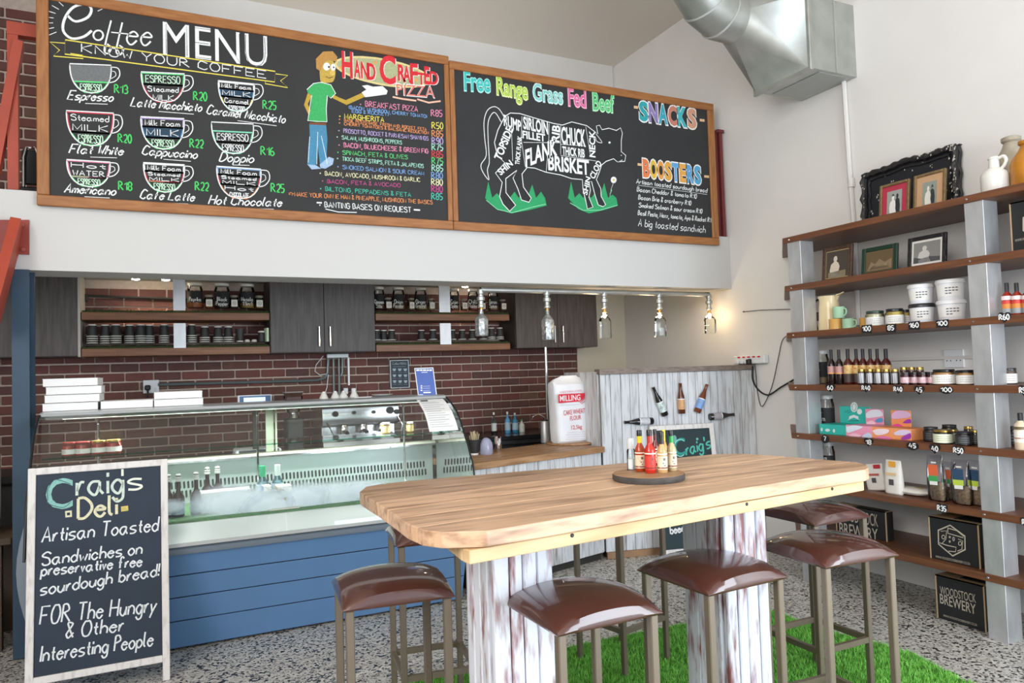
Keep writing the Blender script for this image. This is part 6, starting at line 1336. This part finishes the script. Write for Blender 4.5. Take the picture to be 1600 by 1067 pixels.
for px, lb, c, cc in ((411, 'bottle with a ribbed green cap in the fridge', glass('pale_bottle', (.7, .85, .9)), sm('#25a070', .4)), (434, 'clear bottle with a clear ribbed cap in the fridge', glass('pale_bottle', (.7, .85, .9)), sm('#c9d4d4', .3))):
    p = on(1, 4.80, px, 770); p.z = zd+.002; bottle('drink_bottle', lb, 'bottle', p, .07, .225, c, cc, [(.1, .5, sm('#c4d8ec', .5))], sh=.55, neck=.42, cape=.3)
p = zp(zd+.003, 437, 794); t = thing('deli_tub', 'small dark and speckled tub on a paper tray at the front of the fridge', 'tub', (p.x, 4.52, zd+.002)); MB(mat('speckled_paper', '#8a8a7a', .6, c2='#c8c8ba', scale=60)).box((0, 0, .035), (.09, .07, .07), ch=.01).build('tub', t); MB(sm('#d8d4c4', .6)).box((.02, -.01, .004), (.17, .12, .006)).build('tray', t)
p = on(1, 4.75, 640, 752); t = thing('serving_tray', 'dark tray with a white plate at the right part of the fridge', 'tray', (p.x, 4.72, zd+.002)); MB(DARK).box((0, 0, .01), (.36, .3, .02), ch=.006).build('tray', t); MB(sm('#dfe2e2', .35)).lathe([(.06, .022), (.11, .034), (.108, .037), (.06, .026), (0, .026)], 24).build('plate', t)
p = on(1, 4.55, 708, 740); t = thing('napkin_stack', 'stack of white napkins at the right end inside the fridge', 'napkins', (1.60, 4.55, zd+.002), .1)
for i in range(4): MB(sm('#e6eaf0', .7)).box((0, .005*i, .008+i*.015), (.2-.006*i, .22, .012), ch=.004).build('napkin', t)
MISTS = [(515, 776, .30, .085, 4.50), (470, 782, .16, .10, 4.49), (365, 785, .22, .10, 4.49), (420, 792, .14, .08, 4.48), (560, 768, .16, .06, 4.50), (268, 791, .06, .035, 4.47)]
def mist():
    M = bpy.data.materials.new('condensation'); M.use_nodes = True; nt = M.node_tree; N = nt.nodes; L = nt.links
    b = N['Principled BSDF']; b.inputs['Base Color'].default_value = (.80, .86, .95, 1); b.inputs['Roughness'].default_value = .9
    tc = N.new('ShaderNodeTexCoord'); vm = N.new('ShaderNodeVectorMath'); vm.operation = 'LENGTH'
    mp = N.new('ShaderNodeMapping'); mp.vector_type = 'TEXTURE'; L.new(tc.outputs['Object'], mp.inputs[0])
    at = N.new('ShaderNodeAttribute'); at.attribute_name = 'fall'
    nz = N.new('ShaderNodeTexNoise'); nz.inputs['Scale'].default_value = 14; L.new(tc.outputs['Object'], nz.inputs['Vector'])
    mm = N.new('ShaderNodeMath'); mm.operation = 'MULTIPLY_ADD'; mm.inputs[1].default_value = .4; L.new(nz.outputs['Fac'], mm.inputs[0]); 
    m2 = N.new('ShaderNodeMath'); m2.operation = 'SUBTRACT'; m2.inputs[1].default_value = .2; L.new(at.outputs['Fac'], m2.inputs[0]); L.new(m2.outputs[0], mm.inputs[2])
    cr = N.new('ShaderNodeMapRange'); cr.inputs['From Min'].default_value = .05; cr.inputs['From Max'].default_value = .62; cr.inputs['To Max'].default_value = .93; L.new(mm.outputs[0], cr.inputs[0]); L.new(cr.outputs[0], b.inputs['Alpha'])
    return M
MI = mist()
for i, (px, py, rx, rz_, y) in enumerate(MISTS):
    c = on(1, y, px, py); n = 28; rings = 8; P = [(0, 0, 0)]; F = []; fa = [1.]
    for r_ in range(1, rings+1):
        for k in range(n):
            a = 6.2832*k/n; q = r_/rings; P.append((1.35*rx*q*math.cos(a), .015*q*q, 1.3*rz_*q*math.sin(a))); fa.append((1-q)**.9)
    for k in range(n): F.append((0, 1+k, 1+(k+1) % n))
    for r_ in range(rings-1):
        for k in range(n): a = 1+r_*n; F.append((a+k, a+n+k, a+n+(k+1) % n, a+(k+1) % n))
    me = bpy.data.meshes.new('condensation'); me.from_pydata(P, [], F); me.materials.append(MI); at = me.attributes.new('fall', 'FLOAT', 'POINT'); at.data.foreach_set('value', fa)
    o = bpy.data.objects.new('condensation', me); COL.objects.link(o); o.location = c; o.parent = fr; o.location = c-fr.location; o['kind'] = 'stuff'
# ---------------------------------------------------------------- coffee machine on the back counter
a, b_ = on(1, 6.0, 503, 660).x, on(1, 6.0, 622, 660).x; zt, z0 = on(1, 6.0, 560, 632).z, .9
t = thing('coffee_machine', 'wide stainless steel espresso machine on the back counter behind the fridge glass', 'machine', ((a+b_)/2, 6.2, .9)); cx = (a+b_)/2; w_ = b_-a; hh = zt-z0; SS_ = mat('polished_steel', '#c9ccce', .22, .95)
yy = 5.98; MB(SS_).loft([[(x, yy+.06, z0+hh*.52), (x, yy, z0+hh*.58), (x, yy-.012, z0+hh*.75), (x, yy, z0+hh*.93), (x, yy+.05, zt), (x, 6.42, zt), (x, 6.42, z0+hh*.52)] for x in (a, b_)]).build('upper_body', t, world=True)
MB(SS_).box((cx, 6.25, z0+hh*.27), (w_*.96, .34, hh*.5)).build('rear_body', t, world=True)
MB(SS_).loft([[(x, yy+.02, z0+.03), (x, yy-.03, z0+hh*.1), (x, yy-.02, z0+hh*.2), (x, yy+.04, z0+hh*.24), (x, 6.4, z0+hh*.24), (x, 6.4, z0+.03)] for x in (a, b_)]).build('drip_tray', t, world=True)
for x in (a+.05, b_-.05): MB(BLACK).lathe([(.02, 0), (.016, .032)], 10, (x, 6.1, z0)).build('foot', t, world=True)
for q in (.28, .53, .78):
    x = a+w_*q; g_ = MB(CHROME).lathe([(.036, z0+hh*.36), (.036, z0+hh*.5), (.03, z0+hh*.56)], 14, (x, yy+.03, 0)).build('group_head', t, world=True)
    MB(BLACK).tube([(x, yy, z0+hh*.42), (x, yy-.10, z0+hh*.40)], [.014, .016], 8).build('portafilter_handle', t, world=True)
for q, z_, r_ in ((.16, .82, .024), (.40, .83, .014), (.66, .82, .014), (.88, .84, .03), (.97, .80, .022)):
    MB(BLACK).lathe([(r_, -.016), (r_, .0), (r_*.6, .006)], 16, (a+w_*q, yy-.012, z0+hh*z_), 'y').build('dial', t, world=True)
MB(CHROME).tube([(a+w_*.06, yy-.02, z0+hh*.62), (a+w_*.08, yy-.06, z0+hh*.5), (a+w_*.16, yy-.05, z0+hh*.25)], .005, 8).build('steam_wand', t, world=True)
MB(CHROME).tube([(a+w_*.98, yy-.02, z0+hh*.7), (b_+.02, yy-.05, z0+hh*.5), (b_+.0, yy-.04, z0+hh*.28)], .005, 8).build('steam_wand', t, world=True)
p = on(1, 6.1, 460, 690); t = thing('coffee_grinder', 'slim glass-hoppered coffee grinder left of the espresso machine', 'grinder', (p.x, 6.12, .9))
MB(sm('#4a4c4e', .4)).box((0, 0, .14), (.13, .2, .28), ch=.01).build('body', t); MB(CHROME).lathe([(.05, .28), (.035, .32), (.055, .33)], 16).build('collar', t); MB(PANE).lathe([(.05, .33), (.075, .44), (.075, .46)], 16).build('hopper', t)
# ---------------------------------------------------------------- on the counter
def cpos(px, py): return zp(CT, px, py)
p = cpos(743.5, 711); s_ = mpp(p); t = thing('stirrer_cup', 'black paper cup full of wooden stirring sticks on the counter', 'cup', (p.x, p.y+.03, CT))
MB(CUPB).lathe([(7*s_, 3*s_), (10.2*s_, 24*s_), (9.6*s_, 24*s_), (7*s_, 6*s_), (0, 6*s_)], 18).build('cup', t); MB(OFFW).lathe([(6.6*s_, 0), (6.8*s_, 3.2*s_)], 18).build('base_band', t)
rg = random.Random(5); WD = sm('#d8c4a0', .6)
for i in range(26):
    a = rg.uniform(0, 6.28); r_ = rg.uniform(0, 8)*s_; h = rg.uniform(30, 37)*s_
    MB(WD).bar((r_*.5*math.cos(a), r_*.5*math.sin(a), 6*s_), (r_*1.25*math.cos(a), r_*1.25*math.sin(a), h), .0055, .0018, (rg.uniform(-1, 1), rg.uniform(-1, 1), .1)).build('stirring_stick', t)
p = cpos(762.5, 710); s_ = mpp(p); solo('dome_jar', MB(sm('#a3a3bb', .18)).lathe([(10*s_, 0), (10.5*s_, .01), (10.5*s_, 12*s_), (9.5*s_, 18*s_), (6.5*s_, 23*s_), (3*s_, 25.5*s_), (0, 26*s_)], 22), (p.x, p.y+.03, CT), 'glossy lilac-grey domed pot between the stirrer cup and the tin', 'pot')
p = cpos(780, 706.5); s_ = mpp(p); t = thing('sachet_tin', 'small steel tin filled with paper sachets on the counter', 'tin', (p.x, p.y+.02, CT)); MB(CHROME).lathe([(5.6*s_, 0), (6*s_, .003), (6*s_, 13*s_), (5.5*s_, 13*s_), (5.4*s_, 2*s_), (0, 2*s_)], 16).build('tin', t)
for i in range(9):
    a = i*.7; MB(sm(('#e4d8d0', '#d8dcdf', '#c9a8a0')[i % 3], .6)).bar((2.5*s_*math.cos(a), 2.5*s_*math.sin(a), 5*s_), (5*s_*math.cos(a), 5*s_*math.sin(a), (18+3*(i % 3))*s_), .012, .002, (math.cos(a), math.sin(a), 0)).build('sachet', t)
zsk = on(1, 6.2, 800, 676).z
t = thing('sink_unit', 'black sink top with a chrome swan-neck tap below the brick wall', 'sink', (2.75, 6.2, .9)); MB(sm('#1f1f21', .2)).box((0, .0, zsk-.92), (1.4, .6, .04), ch=.006).box((0, .02, (zsk-.94)/2), (1.36, .54, zsk-.942)).build('worktop', t)
tp_ = [on(1, 6.3, *q) for q in ((852, 672), (851, 656), (847, 650), (840, 648), (833, 651), (831, 656))]
MB(CHROME).tube(_catmull3(tp_), .007, 8).build('tap', t, world=True)
for i, (pl, pr, pt, c, lb, cp_) in enumerate(((768, 776.5, 644, glass('pale_bottle'), 'clear pump bottle at the left of the sink bottles', OFFW), (789, 798, 643, mat('blue_soap', '#5aa0cc', .2), 'blue soap bottle with a white nozzle by the sink', OFFW), (800.5, 810, 645, mat('teal_soap', '#3c8ab0', .2), 'teal spray bottle by the sink', sm('#c9cdd0', .4)), (811, 820, 655, sm('#cfd8d0', .4), 'short white and green bottle at the right of the sink bottles', sm('#2f8a5a', .4)))):
    p = on(1, 6.2, (pl+pr)/2, 676); p.z = zsk; d = (pr-pl)*mpp(p); h = on(1, 6.2, (pl+pr)/2, pt).z-zsk
    bottle('soap_bottle', lb, 'bottle', p, d, h, c, cp_, [(.14, .5, sm('#a9c8d8' if i in (1, 2) else '#d4d8d4', .5))], sh=.62, neck=.3, cape=.12)
p = cpos(856, 692); s_ = mpp(p); t = thing('steel_canister', 'tall brushed steel canister beside the flour sack', 'canister', (p.x, p.y+.04, CT)); MB(STEEL).lathe([(7*s_, 0), (7.2*s_, .004), (7.2*s_, 33*s_), (6.6*s_, 34*s_)], 18).build('body', t); MB(BLACK).lathe([(5*s_, 34*s_), (4.6*s_, 36*s_)], 14).build('lid', t)
p = cpos(901, 694); s_ = mpp(p); W2 = 35*s_; H2 = 104*s_; ra = .16
solo('round_board', MB(CTW).lathe([(W2*1.12, 0), (W2*1.16, .004), (W2*1.16, .014), (W2*1.1, .018), (0, .018)], 30), (p.x+.01, p.y+.10, CT), 'round wooden board under the flour sack on the counter', 'board')
t = thing('flour_sack', 'tall white paper flour sack with red printing on the counter', 'sack', (p.x-.018, p.y+.055, CT+.018), ra)
rg = random.Random(2); R_ = []
for zz, ww, tt, dx in ((0, .92, .8, .006), (.03, .985, 1, .004), (.2, .99, 1.03, .002), (.4, .975, 1.02, -.004), (.6, .985, 1.0, -.010), (.78, 1.0, .92, -.016), (.87, .99, .8, -.018), (.905, .97, .5, -.018), (.95, .82, .2, -.014), (.985, .5, .07, -.01), (1, .44, .05, -.008)):
    R_.append([(dx+ww*W2*math.copysign(abs(math.cos(a))**.45, math.cos(a))+rg.uniform(-.003, .003), tt*.085*math.copysign(abs(math.sin(a))**.45, math.sin(a))+rg.uniform(-.003, .003), zz*H2) for a in [2*math.pi*(k+.5)/28 for k in range(28)]])
m = MB(mat('white_flour_paper', '#e3e4e8', .6, var=.03, scale=9, bump=.25)); m.loft(R_); m.build('sack', t)
n_ = Vector((math.sin(ra), -math.cos(ra), 0)); f = Face(Vector(t.location)+n_*.0905, n_, .002); m = MB(sm('#cf2a3c', .6))
f.fill(m, [(872.5, 616), (912, 614), (917, 613), (911, 624), (906, 627), (872.5, 630)]); f.line(m, [(906, 629), (911, 626), (916, 618)], .005); f.line(m, [(908, 631), (914, 627)], .004)
f.block(m, 'CAKE WHEAT', (881, 649), (914, 645), 7.6); f.block(m, 'FLOUR', (891, 657), (908, 655), 7); f.block(m, '12,5kg', (893, 671), (909.5, 669.5), 6.4); m.use(sm('#efeff2', .6)); f.block(m, 'MILLING', (875, 627), (907, 625), 9, .001, .01); m.use(sm('#d9909a', .6)); f.block(m, 'WESTERN CAPE', (875, 614.5), (909, 611.5), 3, .001)
m.use(sm('#b9b4bc', .6))
for y_, a, b_ in ((633.5, 874, 905), (676, 886, 918), (679.5, 884, 920), (683, 886, 918), (686.5, 884, 920)): f.line(m, [(a, y_), (b_, y_-2)], .0022)
m.build('print', t, world=True)
# ---------------------------------------------------------------- half bottles mounted on the partition
bpp = q0+npn*.025
for i, (nk, bs, body, lab, lb) in enumerate((((1020.5, 605), (1039.5, 649), '#1c1715', '#cfe0dc', 'dark beer bottle with a pale green label, tilted left on the partition'), ((1063, 598.5), (1065.5, 646), '#5a2c14', '#d9a068', 'amber beer bottle with an orange label upright on the partition'), ((1105, 600.5), (1089, 644.5), '#6a3418', '#7aa4dc', 'amber beer bottle with a blue label tilted right on the partition'), ((976, 660), (1020, 657.5), '#1a1618', '#c4c4cc', 'dark beer bottle lying level, lowest one on the left of the partition'), ((1146.5, 647.5), (1108.5, 651.5), '#1e1a1c', '#a8a0a6', 'dark beer bottle lying level with its neck toward the wall socket'))):
    a, b_ = onp(bpp, npn, *bs), onp(bpp, npn, *nk); ax = (b_-a); ln = ax.length; zq = ax.normalized(); yq = -npn; xq_ = yq.cross(zq).normalized()
    t = thing('beer_bottle', lb, 'bottle', a); Mx = Matrix((xq_, yq, zq)).transposed().to_4x4(); r_ = .029
    m = MB(mat('beer_glass_'+body, body, .15, spec=.6)); m.M = Mx; m.lathe([(r_*.9, 0), (r_, .004), (r_, ln*.5), (r_*.85, ln*.60), (r_*.45, ln*.78), (r_*.40, ln*.96), (r_*.46, ln*.97), (r_*.46, ln)], 16); m.build('bottle', t)
    m = MB(mat('beer_label_'+lab, lab, .5, c2='#8a8a90', scale=40, ramp=(.5, .75))); m.M = Mx; m.lathe([(r_*1.02, ln*.14), (r_*1.02, ln*.46)], 16); m.use(sm('#e6e6e4', .5)).lathe([(r_*1.02, ln*.46), (r_*1.02, ln*.49)], 16); m.build('label', t)
# ---------------------------------------------------------------- condiments on the table
p = zp(TZ+.024, 1013, 738.5); rt = 56*mpp(p)
t = thing('serving_board', 'round wooden board with a dark bark rim carrying the sauces', 'board', (p.x, p.y, TZ)); MB(mat('dark_bark', '#4a4644', .8, var=.3, scale=25, bump=.5)).lathe([(rt*.97, 0), (rt, .005), (rt, .019), (rt*.985, .0225)], 40).build('bark_rim', t); MB(CTW).lathe([(rt*.984, .004), (rt*.984, .0235), (0, .0236)], 40).build('slice', t)
bz = TZ+.024
lbl = mat('cream_sauce_label', '#e4d8bc', .5, c2='#d8b49a', scale=40, ramp=(.55, .7))
for i, (pl, pr, pt, pb, c, cap, lb, neckc, lc) in enumerate(((993, 1009, 672, 736, '#a8401c', '#1a1a1c', 'orange sauce bottle with a yellow neck at the left front of the board', '#e4c81c', lbl), (1008, 1025.5, 671.5, 738.5, '#b8281c', '#1a1a1c', 'bright red sauce bottle in the centre front of the board', '#a83028', sm('#cf3a30', .5)), (1027.5, 1043.5, 674, 738, '#c09a68', '#1a1a1c', 'tan sauce bottle with a black neck right of the red one', '#26282c', lbl), (1043, 1058, 672, 735, '#b8a47c', '#1a1a1c', 'pale sauce bottle with a green neck at the right of the board', '#2f9a4a', lbl), (1019, 1031, 670.5, 727, '#6a2c24', '#1a1a1c', 'dark red sauce bottle behind the red and tan bottles', '#5a2a28', lbl), (1033.5, 1044, 671, 727, '#c88a3c', '#e4c81c', 'sauce bottle with a yellow cap behind the tan bottle', '#e4c81c', lbl))):
    q = zp(bz, (pl+pr)/2, pb); h = pt; d = (pr-pl)*mpp(q); hz = onp(Vector((q.x, q.y, 0)), Vector((-_f.x, -_f.y, 0)), (pl+pr)/2, pt).z-bz
    t = bottle('sauce_bottle', lb, 'bottle', (q.x, q.y, bz), d, hz, sm(c, .15), sm(cap, .35), [(.08, .40, lc), (.44, .47, sm('#efe6d4', .5)), (.10, .14, sm('#b8584a', .5))], 'sauce bottles on the table board', sh=.56, neck=.42, cape=.14, rz=.6)
    MB(sm(neckc, .4)).lathe([(d/2*.47, hz*.68), (d/2*.47, hz*.86)], 12).build('neck_sleeve', t)
    k = MB(sm('#5a4a3c', .6)); rr = d/2*1.03
    for z_, a0, a1, hh in ((.30, 4.3, 4.75, .06), (.22, 4.2, 4.8, .03), (.17, 4.35, 4.7, .02)): k.add([(rr*math.cos(x), rr*math.sin(x), hz*y_) for x, y_ in ((a0-.6, z_), (a1-.6, z_), (a1-.6, z_+hh), (a0-.6, z_+hh))], [(0, 1, 2, 3)])
    k.build('print', t)
q = zp(bz, 987, 734); d = 13.5*mpp(q); hz = onp(Vector((q.x, q.y, 0)), Vector((-_f.x, -_f.y, 0)), 987, 684).z-bz; r_ = d/2
t = thing('salt_grinder', 'clear salt grinder filled with white salt at the left of the sauces', 'grinder', (q.x, q.y, bz)); MB(sm('#e9ebee', .6)).lathe([(r_*.85, .004), (r_*.85, hz*.34), (0, hz*.37)], 14).build('salt', t); MB(CLEAR).lathe([(r_, 0), (r_, hz*.6), (r_*.8, hz*.66)], 14).build('glass', t); MB(sm('#c9d0d2', .25)).lathe([(r_*.85, hz*.66), (r_*.9, hz*.7), (r_*.9, hz*.92), (r_*.7, hz)], 14).build('cap', t)
# ---------------------------------------------------------------- clutter left of the blue column
t = thing('wooden_bench', 'low dark wooden bench in the shade left of the blue column', 'bench', (-1.0, 5.3, 0)); MB(mat('dark_bench_wood', '#4a3a2c', .6, var=.2)).box((-.15, 0, .62), (.7, .5, .04), ch=.004).build('top', t)
for sx in (-.42, .12):
    for sy in (-.2, .2): MB(mat('dark_bench_wood', '#4a3a2c')).box((sx, sy, .30), (.06, .06, .60)).build('leg', t)
t = thing('storage_carton', 'grey-brown carton on the dark bench left of the blue column', 'box', (-1.05, 5.3, .64)); MB(sm('#7d7672', .7)).box((-.05, 0, .22), (.36, .36, .44), ch=.004).build('body', t); MB(sm('#6a6460', .7)).box((.04, -.182, .22), (.004, .004, .44)).build('seam', t); MB(sm('#8a8480', .7)).box((-.05, 0, .444), (.37, .37, .008)).build('lid', t)
t = thing('plastic_bag', 'crumpled grey plastic bag under the carton on the bench shelf', 'bag', (-1.1, 5.2, .0)); rg = random.Random(8)
MB(sm('#8d9094', .4)).loft([[((.2*k+rg.uniform(-.02, .02))*math.cos(a), (.18*k+rg.uniform(-.02, .02))*math.sin(a), z) for a in [6.283*q/16 for q in range(16)]] for k, z in ((.7, 0), (1, .08), (.95, .2), (.7, .32), (.25, .40))]).build('bag', t)
solo('floor_cable', MB(BLACK).tube(_catmull3([(-1.2, 4.9, .008), (-.98, 4.85, .008), (-.9, 4.72, .008), (-.98, 4.62, .008), (-1.15, 4.66, .008)]), .006), (-1, 4.8, 0), 'black cable lying on the floor left of the blue column', 'cable') if False else MB(BLACK).tube(_catmull3([(-1.2, 4.9, .008), (-.98, 4.85, .008), (-.9, 4.72, .008), (-.98, 4.62, .008), (-1.15, 4.66, .008)]), .006).build('floor_cable', loc=(-1, 4.8, 0), world=True, label='black cable lying on the floor left of the blue column', cat='cable')
